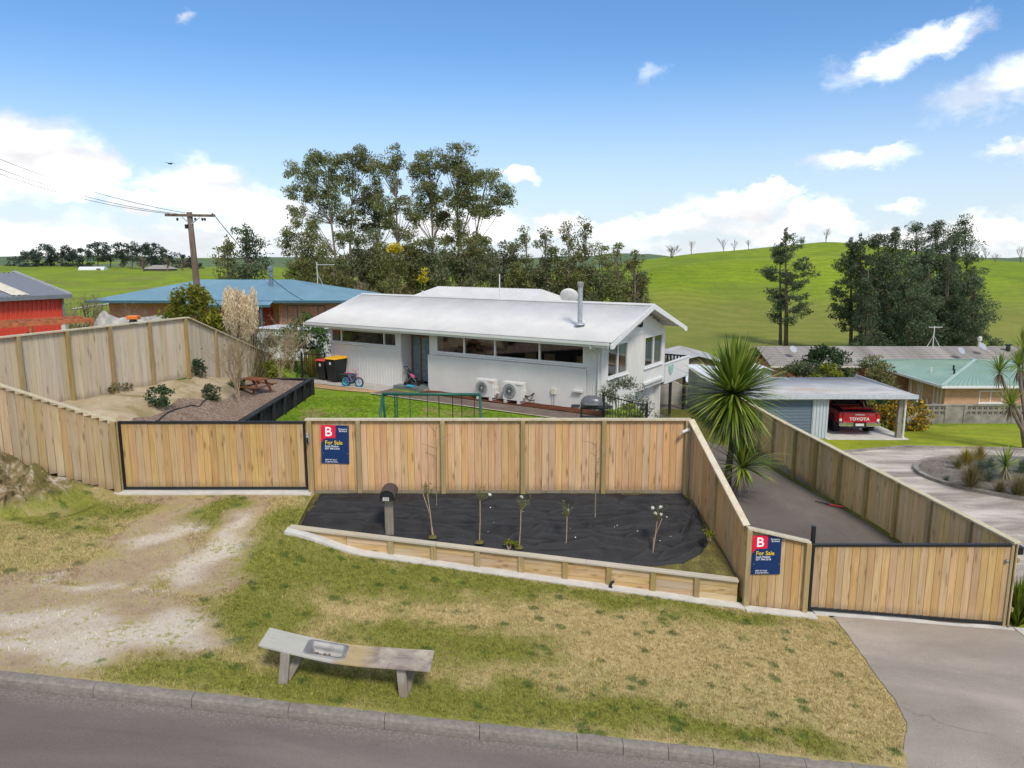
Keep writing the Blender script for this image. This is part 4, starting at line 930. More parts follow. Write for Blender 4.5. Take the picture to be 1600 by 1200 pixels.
def bed_at(px, py):
    z = -.6
    for _ in range(8): p = PZ(px, py, z); z = bed_z(p.x, p.y) + .03
    return p
def rock(name, label, loc, r, sq=(1, 1, .7), m=STONE):
    bm = bmesh.new(); bmesh.ops.create_icosphere(bm, subdivisions=3, radius=1)
    for v in bm.verts:
        k = 1 + .28 * mnoise.fractal(v.co * 1.3 + Vector(loc), 1, 2, 3); v.co = Vector((v.co.x * sq[0], v.co.y * sq[1], v.co.z * sq[2])) * r * k
    me = bpy.data.meshes.new(name); bm.to_mesh(me); bm.free(); me.materials.append(m); o = link(name, me); o.location = loc; tag(o, label, 'stone'); return o
p = bed_at(1113, 872); rock('stone', 'grey stone holding the weed mat corner by the side fence', (p.x, p.y, p.z + .10), .17, (1, .8, .85))

# ------------------------------------------------------------------ for-sale boards
def sale_board(label, px_, py_, Y, W, Hh, tilt, drop=0.):
    p = P(px_, py_, Y); t = thing('sale_sign', label, 'sign', (p.x + drop, Y, p.z), 0, 'for sale boards'); t.rotation_euler = (0, tilt, 0)
    mb = MB(); mb.box(0, W, 0, .006, -Hh, 0); mb.build('board', NAVY, t)
    k = W / .62
    # red square with a tail at its lower left, the letter B in white
    mb = MB(); rd = [(0, 0), (.325, 0), (.325, -.27), (.31, -.29), (.115, -.29), (.06, -.32), (.02, -.38), (0, -.40)]
    mb.prism([(a * k, b * k) for a, b in rd], lambda a, b, d: (a + .001, d, b - .001), -.002, -.0005); mb.build('emblem_panel', SIGN_RED, t)
    text_mesh('B', .295 * k, INK_W, t, (.082 * k, -.0035, -.245 * k), name='letter_b', bold=.004, sx=1.02)
    text_mesh('Property', .054 * k, INK_W, t, (.390 * k, -.003, -.10 * k)); text_mesh('Brokers', .054 * k, INK_W, t, (.405 * k, -.003, -.145 * k))
    text_mesh('For Sale', .128 * k, INK_Y, t, (.088 * k, -.003, -.435 * k), bold=.0014, sx=.93)
    text_mesh('Scott Mather', .058 * k, INK_W, t, (.088 * k, -.003, -.495 * k), bold=.0003); text_mesh('027 396 5318', .058 * k, INK_W, t, (.088 * k, -.003, -.55 * k), bold=.0003)
    text_mesh('0800 367 5263', .042 * k, INK_W, t, (.088 * k, -.003, -.80 * k)); text_mesh('propertybrokers', .042 * k, INK_W, t, (.088 * k, -.003, -.845 * k))
    for a, b in ((.03, -.03), (W - .03, -.03), (.05, -.64 * k), (W - .03, -.64 * k)):
        mb = MB(); mb.lathe([(0, 0), (.009, 0), (.007, .004), (0, .005)], 8); o = mb.build('screw', GALV, t); o.location = (a, -.001, b); o.rotation_euler = (R(90), 0, 0)
sale_board('navy and red for sale board on the long fence by the wide gate', 501, 664, 15.96, .625, .88, R(1.5))
sale_board('navy and red for sale board on the short fence by the drive gate', 1168, 837, 13.555, .57, .80, R(-.6), .10)

# ------------------------------------------------------------------ letterbox
p = bed_at(609, 832)
t = thing('letterbox', 'black round-topped letterbox numbered 28 on a weathered post', 'letterbox', (p.x, p.y, p.z - .08))
mb = MB(); mb.box(-.085, .085, -.05, .05, 0, .82); mb.build('post', W_GREY, t, bevel=.006)
arch = [(-.145, 0), (.145, 0), (.145, .10)] + [(.145 * math.cos(a), .10 + .125 * math.sin(a)) for a in np.linspace(0, math.pi, 13)[1:-1]] + [(-.145, .10)]
mb = MB(); mb.prism(arch, lambda a, b, d: (a, d, .82 + b), -.20, .22); bx = mb.build('box', PLAST_BLK, t, bevel=.006)
hood = [(.162 * math.cos(a), .10 + .145 * math.sin(a)) for a in np.linspace(-.12, math.pi + .12, 15)]; hood += [(.147 * math.cos(a), .10 + .128 * math.sin(a)) for a in np.linspace(math.pi + .12, -.12, 15)]
mb = MB(); mb.prism(hood, lambda a, b, d: (a, d, .82 + b), -.25, .235); mb.build('hood', mat('brown_hood', (.075, .055, .045), .6, .3), t)
mb = MB(); mb.prism([(-.14, .10)] + [(.14 * math.cos(a), .10 + .12 * math.sin(a)) for a in np.linspace(math.pi, 0, 11)][1:], lambda a, b, d: (a, d, .82 + b), -.225, -.203); mb.build('visor', PLAST_BLK, t)
for i, ch in enumerate('28'):
    xx = -.085 + i * .066; mb = MB(); mb.box(xx, xx + .058, -.206, -.2025, .828, .905); pl = mb.build('number_plate', PLAST_WHT, t)
    text_mesh(ch, .075, INK_K, t, (xx + .010, -.2065, .840), name='number')

# ------------------------------------------------------------------ bench top with a sink, on two trestles
def bench():
    pts = [(-3.52, -.055), (-3.2, -.135), (-2.85, -.215), (-2.5, -.285), (-2.1, -.325), (-1.6, -.352), (-1.13, -.375)]
    t = thing('sink_bench', 'weathered sagging plywood bench with a steel sink on the verge', 'bench', (-2.4, 9.65, base(-2.4)))
    zof = lambda x: tab(pts, x); yf = lambda x: mixf(9.44, 9.33, (x + 3.52) / 2.39); yb = lambda x: mixf(9.93, 9.86, (x + 3.52) / 2.39)
    xs = sorted(set(list(np.linspace(-3.52, -1.13, 34)) + [-2.90, -2.38])); S0, S1, SY0, SY1 = -2.90, -2.38, 9.50, 9.83
    mb = MB()
    def strip_(ya, yb_, x0, x1):
        q = [x for x in xs if x0 - 1e-6 <= x <= x1 + 1e-6]
        for a, b in zip(q, q[1:]):
            mb.hexa([(a, ya(a), zof(a) - .022), (b, ya(b), zof(b) - .022), (b, yb_(b), zof(b) - .022), (a, yb_(a), zof(a) - .022), (a, ya(a), zof(a)), (b, ya(b), zof(b)), (b, yb_(b), zof(b)), (a, yb_(a), zof(a))])
    strip_(yf, yb, -3.52, S0); strip_(yf, lambda x: SY0, S0, S1); strip_(lambda x: SY1, yb, S0, S1); strip_(yf, yb, S1, -1.13)
    m, n, b = mat_nodes('weathered_plywood'); tc = n.new('ShaderNodeTexCoord'); v = tc.outputs['Object']
    sp = n.new('ShaderNodeSeparateXYZ'); n.l.new(v, sp.inputs[0])
    c = n.mix(n.noise(n.mapping(v, (3, 22, 3)), 1., 5, .6), (.35, .33, .275), (.47, .45, .385))
    c2 = n.ramp(n.noise(n.mapping(v, (3, 4, 3)), 1., 6, .68, .5), [(.33, (.16, .12, .10)), (.47, (.31, .25, .20)), (.60, (.40, .34, .25)), (.72, (.47, .44, .39))])
    nx_ = n.math('ADD', sp.outputs[0], n.math('MULTIPLY', n.noise(v, 5, 5), .35))
    c = n.mix(n.mr(nx_, .05, .25), c, c2)
    yel = n.math('MULTIPLY', n.mr(nx_, .10, .25), n.mr(nx_, .72, .40)); c = n.mix(n.math('MULTIPLY', yel, .6), c, (.42, .30, .10))
    c = n.mix(n.mr(n.noise(n.mapping(v, (1.5, 6, 3)), 2., 6, .7), .60, .72, 0, .7), c, (.17, .15, .13))
    n.put(b.inputs['Base Color'], c); b.inputs['Roughness'].default_value = .85
    mb.build('bench_top', m, t, world=True)
    # sink: rim, bowl
    rim = MB(); zc = lambda x: zof(x) + .005
    def rr(x0, x1, y0, y1, r, k=5):
        o = []
        for cx, cy, a0 in ((x1 - r, y1 - r, 0), (x0 + r, y1 - r, 90), (x0 + r, y0 + r, 180), (x1 - r, y0 + r, 270)):
            for a in np.linspace(a0, a0 + 90, k): o.append((cx + r * math.cos(R(a)), cy + r * math.sin(R(a))))
        return o
    o1, o2, o3, o4 = rr(S0 - .03, S1 + .03, SY0 - .03, SY1 + .03, .07), rr(S0 + .008, S1 - .008, SY0 + .008, SY1 - .008, .055), rr(S0 + .02, S1 - .02, SY0 + .02, SY1 - .02, .05), rr(S0 + .05, S1 - .05, SY0 + .05, SY1 - .05, .05)
    k = len(o1); vs = [(x, y, zc(x)) for x, y in o1] + [(x, y, zc(x) + .004) for x, y in o2] + [(x, y, zc(x) - .09) for x, y in o3] + [(x, y, zc(x) - .155) for x, y in o4]
    fs = [(l * k + i, l * k + (i + 1) % k, (l + 1) * k + (i + 1) % k, (l + 1) * k + i) for l in range(3) for i in range(k)] + [tuple(3 * k + i for i in range(k))]
    rim.add(vs, fs); sk = rim.build('sink', STEEL, t, smooth=True, world=True); md = sk.modifiers.new('thickness', 'SOLIDIFY'); md.thickness = .004; md.offset = -1
    lf = []
    for i in range(120):
        x = random.uniform(S0 + .08, S1 - .07); y = random.uniform(SY0 + .10, SY1 - .08); c = Vector((x, y, zc(x) - .145 + random.uniform(0, .03)))
        a = Vector((random.gauss(0, 1), random.gauss(0, 1), random.gauss(0, .5))).normalized() * .028; b_ = a.cross(Vector((0, 0, 1))).normalized() * .013 + Vector((0, 0, .006))
        lf.append([c - a, c + b_, c + a, c - b_])
    ml = MB()
    for q in lf: ml.add(q, [(0, 1, 2, 3)])
    o = ml.build('dead_leaves', leaf_mat('dead_leaves', [(.10, .055, .03), (.20, .12, .06), (.30, .21, .12)], .1), t, world=True); o['kind'] = 'stuff'
    # trestles: two boards meeting at the foot like a V
    for (xb, lean) in ((-3.12, -.10), (-1.50, -.03)):
        zb = zv(xb, 9.5)
        tr = link('trestle', None, t)
        for (dx0, dx1, y0, y1, w) in ((.02 + lean, -.06 - lean * .3, 9.40, 9.44, .13), (.02 + lean, .07 - lean, 9.50, 9.84, .12)):
            mb = MB(); a = (xb + dx0, y0, zb - .03); xt = xb + dx1; bt = (xt, y1, zof(xt) - .024); mb.bar(a, bt, .045, w, up=(1, 0, 0)); q = mb.build('leg', W_GREY, t, world=True, bevel=.004)
        COL.objects.unlink(tr); bpy.data.objects.remove(tr)
        mb = MB(); mb.bar((xb + lean * .3 - .02, 9.42, zof(xb) - .055), (xb + lean * .3 + .02, 9.86, zof(xb) - .055), .07, .05); mb.build('bearer', W_GREY, t, world=True)
bench()

# ------------------------------------------------------------------ walls with openings, windows, corrugated roofs
def wall_rects(u0, u1, z0, z1, holes):
    us = sorted({u0, u1, *[h[0] for h in holes], *[h[1] for h in holes]}); zs = sorted({z0, z1, *[h[2] for h in holes], *[h[3] for h in holes]})
    us = [u for u in us if u0 <= u <= u1]; zs = [z for z in zs if z0 <= z <= z1]; out = []
    for a, b in zip(us, us[1:]):
        run = None
        for c, d in zip(zs, zs[1:]):
            mu, mz = (a + b) / 2, (c + d) / 2
            if any(h[0] < mu < h[1] and h[2] < mz < h[3] for h in holes):
                if run: out.append((a, b, *run)); run = None
            else: run = (run[0], d) if run else (c, d)
        if run: out.append((a, b, *run))
    return out
def front_wall(mb, u0, u1, z0, z1, holes, v0, v1):
    for (a, b, c, d) in wall_rects(u0, u1, z0, z1, holes): mb.box(a, b, v0, v1, c, d)
def side_wall(mb, v0, v1, z0, z1, holes, u0, u1):
    for (a, b, c, d) in wall_rects(v0, v1, z0, z1, holes): mb.box(u0, u1, a, b, c, d)
def window(parent, fn, u0, u1, z0, z1, mull=(), fm=TRIM, w=.05, sill=True, glass=GLASS, name='window'):
    """fn(u, depth, z) -> local point; depth grows outward"""
    f = MB()
    def bxx(a, b, c, d, e0, e1): f.hexa([fn(a, e0, c), fn(b, e0, c), fn(b, e1, c), fn(a, e1, c), fn(a, e0, d), fn(b, e0, d), fn(b, e1, d), fn(a, e1, d)])
    bxx(u0, u1, z1 - w, z1, -.06, .025); bxx(u0, u1, z0, z0 + w, -.06, .025); bxx(u0, u0 + w, z0 + w, z1 - w, -.06, .024); bxx(u1 - w, u1, z0 + w, z1 - w, -.06, .024)
    for q in mull: bxx(q - w / 2, q + w / 2, z0 + w, z1 - w, -.06, .022)
    fo = f.build(name, fm, parent)
    ed = [u0 + w] + [x for q in mull for x in (q - w / 2, q + w / 2)] + [u1 - w]
    for a, b in zip(ed[::2], ed[1::2]):
        m = MB(); m.add([fn(a, -.02, z0 + w), fn(b, -.02, z0 + w), fn(b, -.02, z1 - w), fn(a, -.02, z1 - w)], [(0, 1, 2, 3)]); m.build('pane', glass, fo)
    if sill:
        m = MB(); a, b = u0 - .04, u1 + .04
        m.hexa([fn(a, -.02, z0 - .05), fn(b, -.02, z0 - .05), fn(b, .07, z0 - .05), fn(a, .07, z0 - .05), fn(a, -.02, z0 - .004), fn(b, -.02, z0 - .004), fn(b, .06, z0 - .012), fn(a, .06, z0 - .012)]); m.build('sill', fm, fo)
    return fo
def corr(mb, P00, P10, P01, P11, pitch=.1, amp=.014, sub=4, thick=True):
    """corrugated sheet: P00-P10 along the eave, P01-P11 along the ridge; waves run up the slope"""
    P00, P10, P01, P11 = map(Vector, (P00, P10, P01, P11)); L = max((P10 - P00).length, (P11 - P01).length); n = max(2, int(L / pitch) * sub)
    nrm = (P10 - P00).cross(P01 - P00).normalized()
    if nrm.z < 0: nrm = -nrm
    vs = []
    for i in range(n + 1):
        s = i / n; o = nrm * amp * math.sin(2 * math.pi * i / sub)
        vs += [P00.lerp(P10, s) + o, P01.lerp(P11, s) + o]
    mb.add(vs, [(2 * i, 2 * i + 2, 2 * i + 3, 2 * i + 1) for i in range(n)])

# ------------------------------------------------------------------ the white house
def house():
    T = thing('white_house', 'long low white house with a pale iron gable roof behind the fence', 'house', HFL, math.atan2(HD.y, HD.x))
    EZ, RZ, OV = 2.38, 3.52, .62         # wall head, ridge, overhang
    FL_ = .42
    fw = lambda u, d, z: (u, -d, z)
    holesL = [(.06, 3.74, 1.64, 2.20)]; holesR = [(5.74, 12.2, 1.55, 2.28)]
    w = MB(); front_wall(w, 0, 3.96, .0, EZ, holesL, 0, .12); w.box(3.84, 3.96, .12, .72, 0, EZ); w.build('front_wall', WHITE, T)
    b = MB(); u = .11
    while u < 3.94:
        b.box(u - .004, u + .014, -.013, 0, .02, 1.60); u += .152
    o = b.build('cladding_battens', WHITE, T); o['kind'] = 'stuff'
    w = MB(); front_wall(w, 5.41, HL, 1.46, EZ, holesR, 0, .12); w.box(5.41, 5.53, .12, .72, 0, EZ); w.build('upper_front_wall', WHITE, T)
    w = MB(); w.box(5.36, 12.28, -.06, .11, .0, 1.455); w.build('plaster_wall', PLASTER, T, bevel=.01)
    w = MB(); w.box(12.285, HL, 0, .115, -.6, 1.455); u = 12.32
    while u < HL - .02: w.box(u, u + .02, -.016, 0, -.55, EZ - .02); u += .105
    w.build('corner_cladding', WHITE, T)
    # entry recess
    w = MB(); w.box(3.96, 5.41, .62, .72, 2.1, EZ); w.build('door_lintel', WHITE, T)
    dr = MB()
    for uu in (3.98, 4.42, 4.88, 5.34): dr.box(uu, uu + .075, .60, .68, .2, 2.1)
    dr.box(3.98, 5.41, .60, .68, 2.03, 2.1); do = dr.build('door', W_DOOR, T)
    for a, c in ((4.055, 4.42), (4.495, 4.88), (4.955, 5.34)):
        m = MB(); m.box(a, c, .635, .65, .22, 2.03); m.build('pane', FROST, do)
    m = MB(); m.tube([(4.86, .58, .95), (4.86, .56, .95), (4.86, .56, 1.25), (4.86, .58, 1.25)], .012); m.build('handle', STEEL, do)
    st = MB(); st.box(3.86, 5.42, -.42, .60, 0, .135); so = st.build('step', CONC_OLD, T)
    for i in range(5):
        a = 3.865 + i * .311
        for j, (y0, y1) in enumerate(((-.415, -.09), (-.085, .25), (.255, .595))):
            m = MB(); m.box(a, a + .305, y0, y1, .136, .152); m.build('tile', TILE, so)
        m = MB(); m.box(a, a + .305, -.432, -.421, .01, .134); m.build('tile', TILE, so)
    # gable wall, right: local u = HL plane, v along depth
    gw = lambda v, d, z: (HL + d, v, z)
    holesG = [(.38, 2.12, 1.10, 2.25), (3.66, 5.52, 1.05, 2.24)]
    w = MB(); side_wall(w, 0.12, HW, .22, EZ, holesG, HL - .06, HL); side_wall(w, .12, 2.9, -1.6, .215, [], HL - .12, HL); w.build('gable_wall', WHITE, T)
    g = MB(); g.prism([(0, EZ), (HW, EZ), (HW / 2, RZ - .06)], lambda a, c, d: (HL - d, a, c + .003), .0, .12); go = g.build('gable_top', WHITE, T)
    for k in range(7):                     # weatherboards of the gable triangle
        z0 = EZ + .02 + k * .152; hw = HW / 2 * (1 - (z0 + .07 - EZ) / (RZ - EZ)) + .05
        if hw < .15: break
        m = MB(); c = HW / 2; m.hexa([(HL + .003, c - hw, z0), (HL + .024, c - hw, z0), (HL + .024, c + hw, z0), (HL + .003, c + hw, z0), (HL + .003, c - hw + .2, z0 + .148), (HL + .010, c - hw + .2, z0 + .148), (HL + .010, c + hw - .2, z0 + .148), (HL + .003, c + hw - .2, z0 + .148)]); m.build('weatherboard', WHITE, go)
    b = MB(); v = .16
    while v < HW - .05:
        if 2.16 < v < 3.62 or v < .34: b.box(HL, HL + .014, v, v + .02, .3, EZ - .03)
        v += .12
    b.box(HL + .0, HL + .02, 2.13, 2.16, .25, EZ); b.box(HL, HL + .02, 3.61, 3.64, .3, EZ); b.box(HL, HL + .018, 1.24, 1.26, .25, 1.04); b.box(HL, HL + .018, 4.58, 4.60, .55, 1.0); b.box(HL, HL + .10, 3.62, 5.56, .40, .48)
    o = b.build('gable_battens', WHITE, T); o['kind'] = 'stuff'
    # lower storey, set back under the gable
    w = MB(); w.box(HL - .5, HL - .38, 2.9, HW, -1.6, .21); w.build('basement_wall', PLASTER, T)
    window(T, lambda a, d, z: (HL - .38 + d, a, z), 3.2, 4.6, -.62, .12, (4.15,), glass=DARKGLASS)
    # back and left walls, floor, rooms behind the glass
    w = MB(); w.box(0, HL - .13, HW - .12, HW, -1.6, EZ); w.box(0, .12, .12, HW - .12, 0, EZ); w.build('rear_wall', WHITE, T)
    m = MB(); m.prism([(0, EZ), (HW, EZ), (HW / 2, RZ - .06)], lambda a, c, d: (d, a, c + .003), .0, .12); m.build('left_gable_top', WHITE, T)
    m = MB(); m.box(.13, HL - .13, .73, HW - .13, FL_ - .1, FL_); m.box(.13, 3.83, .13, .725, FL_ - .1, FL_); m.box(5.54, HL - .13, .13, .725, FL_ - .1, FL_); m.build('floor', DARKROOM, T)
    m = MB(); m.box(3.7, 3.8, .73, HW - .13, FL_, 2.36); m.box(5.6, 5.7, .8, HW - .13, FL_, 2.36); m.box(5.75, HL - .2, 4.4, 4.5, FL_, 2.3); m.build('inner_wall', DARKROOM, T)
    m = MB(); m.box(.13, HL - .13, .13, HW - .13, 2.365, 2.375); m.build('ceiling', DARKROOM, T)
    # windows
    window(T, fw, *holesL[0], (.66, 3.07))
    window(T, fw, *holesR[0], (7.10, 8.50, 10.40), w=.07)
    window(T, gw, *holesG[0], (1.25,), w=.055); window(T, gw, *holesG[1], (4.59,), w=.055)
    m = MB(); m.box(HL - 2.5, HL - .16, HW - .2, HW - .16, .5, 2.36); m.box(HL - .13, HL - .09, 4.75, 5.6, .6, 2.3); m.box(HL - .13, HL - .09, 1.7, 2.2, .6, 2.3); m.build('curtain', CURTAIN_AND_LINING, T)  # window curtains, plus a dark sheet added at the rear to darken the room
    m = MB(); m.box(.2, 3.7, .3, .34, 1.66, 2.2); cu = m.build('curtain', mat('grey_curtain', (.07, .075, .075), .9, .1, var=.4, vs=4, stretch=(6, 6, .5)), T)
    # roof: two corrugated planes
    u0, u1 = -.85, HL + .62; zE = EZ + .10
    def roofp(v): return zE + (RZ - zE) * (1 - abs(v - HW / 2) / (HW / 2 + OV))
    r = MB(); corr(r, (u0, -OV, zE), (u1, -OV, zE), (u0, HW / 2, RZ), (u1, HW / 2, RZ), .095, .011); corr(r, (u1, HW + OV, zE), (u0, HW + OV, zE), (u1, HW / 2, RZ), (u0, HW / 2, RZ), .095, .011)
    ro = r.build('roof', ROOF_W, T, smooth=True); md = ro.modifiers.new('thickness', 'SOLIDIFY'); md.thickness = .006
    m = MB(); m.bar((u0, HW / 2 - .09, RZ + .0), (u1, HW / 2 - .09, RZ + .0), .19, .02, up=(0, -.3, 1)); m.bar((u0, HW / 2 + .09, RZ + .0), (u1, HW / 2 + .09, RZ + .0), .19, .02, up=(0, .3, 1)); m.build('ridge_cap', ROOF_W, ro)
    # roof underside / soffit boards
    so = MB()
    for sgn in (0, 1):
        a, c = (-OV, HW / 2) if sgn == 0 else (HW + OV, HW / 2)
        so.add([(u0 + .02, a, zE - .05), (u1 - .03, a, zE - .05), (u1 - .03, c, RZ - .05), (u0 + .02, c, RZ - .05)], [(0, 1, 2, 3)])
    so.build('soffit', WHITE, ro)
    gt = MB(); gt.add([(u0, -OV - .11, zE + .0), (u0, -OV - .10, zE - .10), (u0, -OV - .0, zE - .105), (u0, -OV + .0, zE - .02), (u1 - .1, -OV - .11, zE), (u1 - .1, -OV - .10, zE - .10), (u1 - .1, -OV, zE - .105), (u1 - .1, -OV, zE - .02)], [(0, 1, 5, 4), (1, 2, 6, 5), (2, 3, 7, 6), (0, 3, 2, 1), (4, 5, 6, 7)])
    gt.build('gutter', TRIM, ro)
    m = MB(); m.box(u0 + .01, u1 - .12, -OV + .003, -OV + .03, zE - .19, zE - .03); m.build('fascia', TRIM, ro)
    m = MB(); m.tube([(12.72, -OV - .04, zE - .1), (12.72, -OV - .04, zE - .2), (12.74, -.05, zE - .45), (12.74, -.05, -.3)], .04, 8); m.build('downpipe', PLAST_WHT, T)
    for uu in (u0 - .012, u1 - .0):
        for sgn in (-1, 1):
            c = HW / 2; e = c + sgn * (c + OV + .10)
            bb = [(e, zE - .06), (e, zE - .20), (e - sgn * .22, zE - .22), (e - sgn * .42, zE - .10), (c, RZ - .17), (c, RZ + .035)]
            m = MB(); m.prism(bb, lambda a, z, d: (d, a, z), uu, uu + .03); m.build('bargeboard', TRIM, ro)
    # flue, aerial dish, pole
    px_ = 10.9
    m = MB(); vz = roofp(.9); m.lathe([(.10, 0), (.10, .02), (.085, .06), (.085, 1.35)], 14, (11.7, .55, vz - .05)); fl = m.build('flue', GALV, ro, smooth=False)
    m = MB(); m.lathe([(.07, 0), (.115, .01), (.115, .14), (.09, .17), (0, .175)], 14, (11.7, .55, vz + 1.28)); m.build('cowl', STEEL, fl)
    m = MB(); m.lathe([(.19, 0), (.17, .03), (.09, .07)], 14, (11.7, .55, vz - .03)); m.build('flashing', GALV, fl)
    m = MB(); pr = [(0, 0), (.15, .015), (.28, .05), (.38, .10)]; vs = []
    for r_, z_ in pr[1:]:
        for j in range(18): t_ = 2 * math.pi * j / 18; vs.append((r_ * math.cos(t_), r_ * math.sin(t_), z_))
    vs.append((0, 0, 0)); fs = [(i * 18 + j, i * 18 + (j + 1) % 18, (i + 1) * 18 + (j + 1) % 18, (i + 1) * 18 + j) for i in range(2) for j in range(18)] + [(54, (j + 1) % 18, j) for j in range(18)]
    m.add(vs, fs); o = m.build('dish', PLAST_WHT, ro, smooth=True); o.location = (9.55, 3.75, RZ + .10); o.rotation_euler = (R(-55), 0, R(20)); md = o.modifiers.new('t', 'SOLIDIFY'); md.thickness = .01
    m = MB(); m.tube([(0, 0, -.4), (0, 0, 0)], .025); q = m.build('dish_mast', GALV, ro); q.location = (9.55, 3.78, RZ + .10)
    m = MB(); m.tube([(6.6, 3.2, RZ - .15), (6.6, 3.2, RZ + 1.0)], .022, 6); m.build('aerial_mast', PLAST_WHT, ro)
    m = MB(); m.tube([(2.6, 3.1, RZ - .1), (2.6, 3.1, RZ + .22)], .05, 8); m.build('vent_pipe', PLAST_WHT, ro)
    # rear wing roof
    m = MB(); a0, a1, b0, b1 = -2.2, 7.4, 4.6, 11.6; rz = RZ + .17; e = EZ + .15; r0, r1 = (-.6, 8.3), (5.6, 8.3)
    A, B_, C, D = (a0, b0, e), (a1, b0, e), (a1, b1, e), (a0, b1, e); E, G_ = (r0[0], r0[1], rz), (r1[0], r1[1], rz)
    corr(m, A, B_, E, G_, .2, .010); corr(m, C, D, G_, E, .2, .010); corr(m, B_, C, G_, G_, .2, .010); corr(m, D, A, E, E, .2, .010); w2 = m.build('rear_roof', ROOF_W, T, smooth=True)
    m = MB(); m.box(-1.6, 6.8, HW + .01, 11.0, -1.2, EZ + .1); m.build('rear_wing_wall', WHITE, T)
    # security lamp on the gable
    m = MB(); m.box(HL + .03, HL + .07, 2.72, 2.84, 2.78, 2.9); sl = m.build('security_lamp', STEEL_BLK, T)
    for dv in (-.12, .10):
        m = MB(); m.lathe([(0, 0), (.11, 0), (.085, .15), (0, .16)], 10); q = m.build('lamp_head', STEEL_BLK if dv > 0 else PLAST_WHT, sl); q.location = (HL + .13, 2.78 + dv, 2.84 - (.08 if dv > 0 else -.02)); q.rotation_euler = (R(40 * (1 if dv > 0 else -1)), R(40), 0)
    # deck at the rear with white panel balustrade
    dk = MB(); dk.box(8.6, HL + .0, HW + .02, 8.7, .06, .16); d_ = dk.build('deck', W_GREY, T)
    m = MB(); m.box(HL - .02, HL + .03, HW + .03, 8.75, .10, .90); m.build('balustrade_panel', WHITE, d_)
    m = MB(); m.box(HL - .05, HL + .06, HW + .02, 8.8, .905, .96); m.build('handrail', TRIM, d_)
    m = MB(); m.bar((HL, 8.76, .93), (8.6, 8.76, .93), .07, .06)
    for k in range(28): uu = HL - .15 * (k + .6); m.box(uu, uu + .07, 8.73, 8.76, .16, .90)
    o = m.build('rear_balustrade', W_DARK, d_)
    for (uu, vv) in ((HL - .1, 8.6), (HL - .1, 6.9), (10.5, 8.6)): m = MB(); m.box(uu - .05, uu + .05, vv - .05, vv + .05, -1.7, .055); m.build('deck_post', W_DARK, d_)
    m = MB(); m.prism([(6.52 + .30 * math.cos(a), .62 + .42 * math.sin(a)) for a in np.linspace(math.pi, 2 * math.pi, 14)] , lambda a, z, d: (HL + d, a, z + .2), .032, .045)
    m.build('green_plaque', mat('verdigris_plaque', (.30, .46, .38), .6, .3, var=.3, vs=14), d_)
    return T
HOUSE = house()

# dining chairs just inside the long window
def hloc(u, v, z): q = HFL + HD * u + HB * v; return (q.x, q.y, z)
ang = math.atan2(HD.y, HD.x)
def chair(label):
    t = thing('dining_chair', label, 'chair', (0, 0, 0), 0, 'chairs inside the house')
    m = MB(); m.box(-.22, .22, -.22, .22, .43, .47); m.build('seat', TANWOOD, t, bevel=.01); m = MB(); m.box(-.21, .21, .19, .225, .48, 1.22); m.build('backrest', TANWOOD, t, bevel=.01)
    for a in (-.2, .2):
        for b in (-.2, .2): m = MB(); m.box(a - .02, a + .02, b - .02, b + .02, 0, .43); m.build('leg', TANWOOD, t)
    return t
c0 = chair('tan dining chair seen through the last pane of the long window')
spots = [(11.35, 1.3, .1, None), (10.0, 1.3, .2, 'tan dining chair seen through the third pane of the long window'), (12.0, 1.0, -.6, 'tan chair low in the right corner of the long window'), (9.3, 1.2, .5, 'tan chair at the left of the third long window pane'), (7.7, .9, .3, 'tan chair seen through the second pane of the long window'), (6.4, .9, .8, 'tan chair seen through the first pane of the long window')]
for i, (u, v, a, lb) in enumerate(spots):
    o = c0 if i == 0 else dup(c0, label=lb); o.location = hloc(u, v, .42); o.rotation_euler = (0, 0, ang + a)

# ------------------------------------------------------------------ things round the house
def heat_pump(label, u, brand, ink, fan):
    t = thing('heat_pump', label, 'heat pump', hloc(u, -.44, .06), ang, 'outdoor heat pump units')
    m = MB(); m.box(-.40, .40, -.16, .16, .10, .76); m.build('casing', PLAST_WHT, t, bevel=.02, seg=2)
    m = MB(); m.lathe([(0, 0), (.27, 0), (.27, .012), (.25, .02), (.24, .004), (0, .004)], 28); f = m.build('fan_guard', mat('fan_grille' + brand, (.22, .22, .215) if fan else (.40, .385, .36), .5, .3), t); f.location = (-.11, -.162, .43); f.rotation_euler = (R(90), 0, 0)
    for k in range(5): m = MB(); m.lathe([(.05 + .045 * k, .008), (.06 + .045 * k, .008), (.06 + .045 * k, .016), (.05 + .045 * k, .016)], 24); m.build('guard_ring', GALV, f)
    m = MB(); m.lathe([(0, .008), (.04, .008), (.03, .02), (0, .022)], 12); m.build('hub', PLAST_WHT, f)
    for a in (-.28, .28): m = MB(); m.box(a - .05, a + .05, -.2, .2, 0, .095); m.build('foot', CONC_PALE, t)
    m = MB(); m.box(.402, .45, -.08, .12, .2, .5); m.build('service_cover', PLAST_WHT, t, bevel=.01)
    m = MB(); m.tube([(.44, .0, .3), (.56, .02, .26), (.62, .15, .3), (.62, .34, .34)], .03, 6); m.tube([(.44, .05, .24), (.58, .05, .14), (.64, .2, .1), (.64, .34, .1)], .02, 6); m.build('pipe', PLAST_BLK if fan else PLAST_WHT, t)
    text_mesh(brand, .075, ink, t, (.17, -.1625, .65), name='lettering')
heat_pump('white heat pump unit nearer the front door, with faint red lettering', 8.42, 'FUJITSU', INK_R, 0)
heat_pump('white heat pump unit with dark lettering, nearer the barbecue', 9.62, 'Panasonic', INK_K, 1)
t = thing('meter_box', 'small cream meter box low on the white wall', 'box', hloc(11.05, -.07, .45), ang)
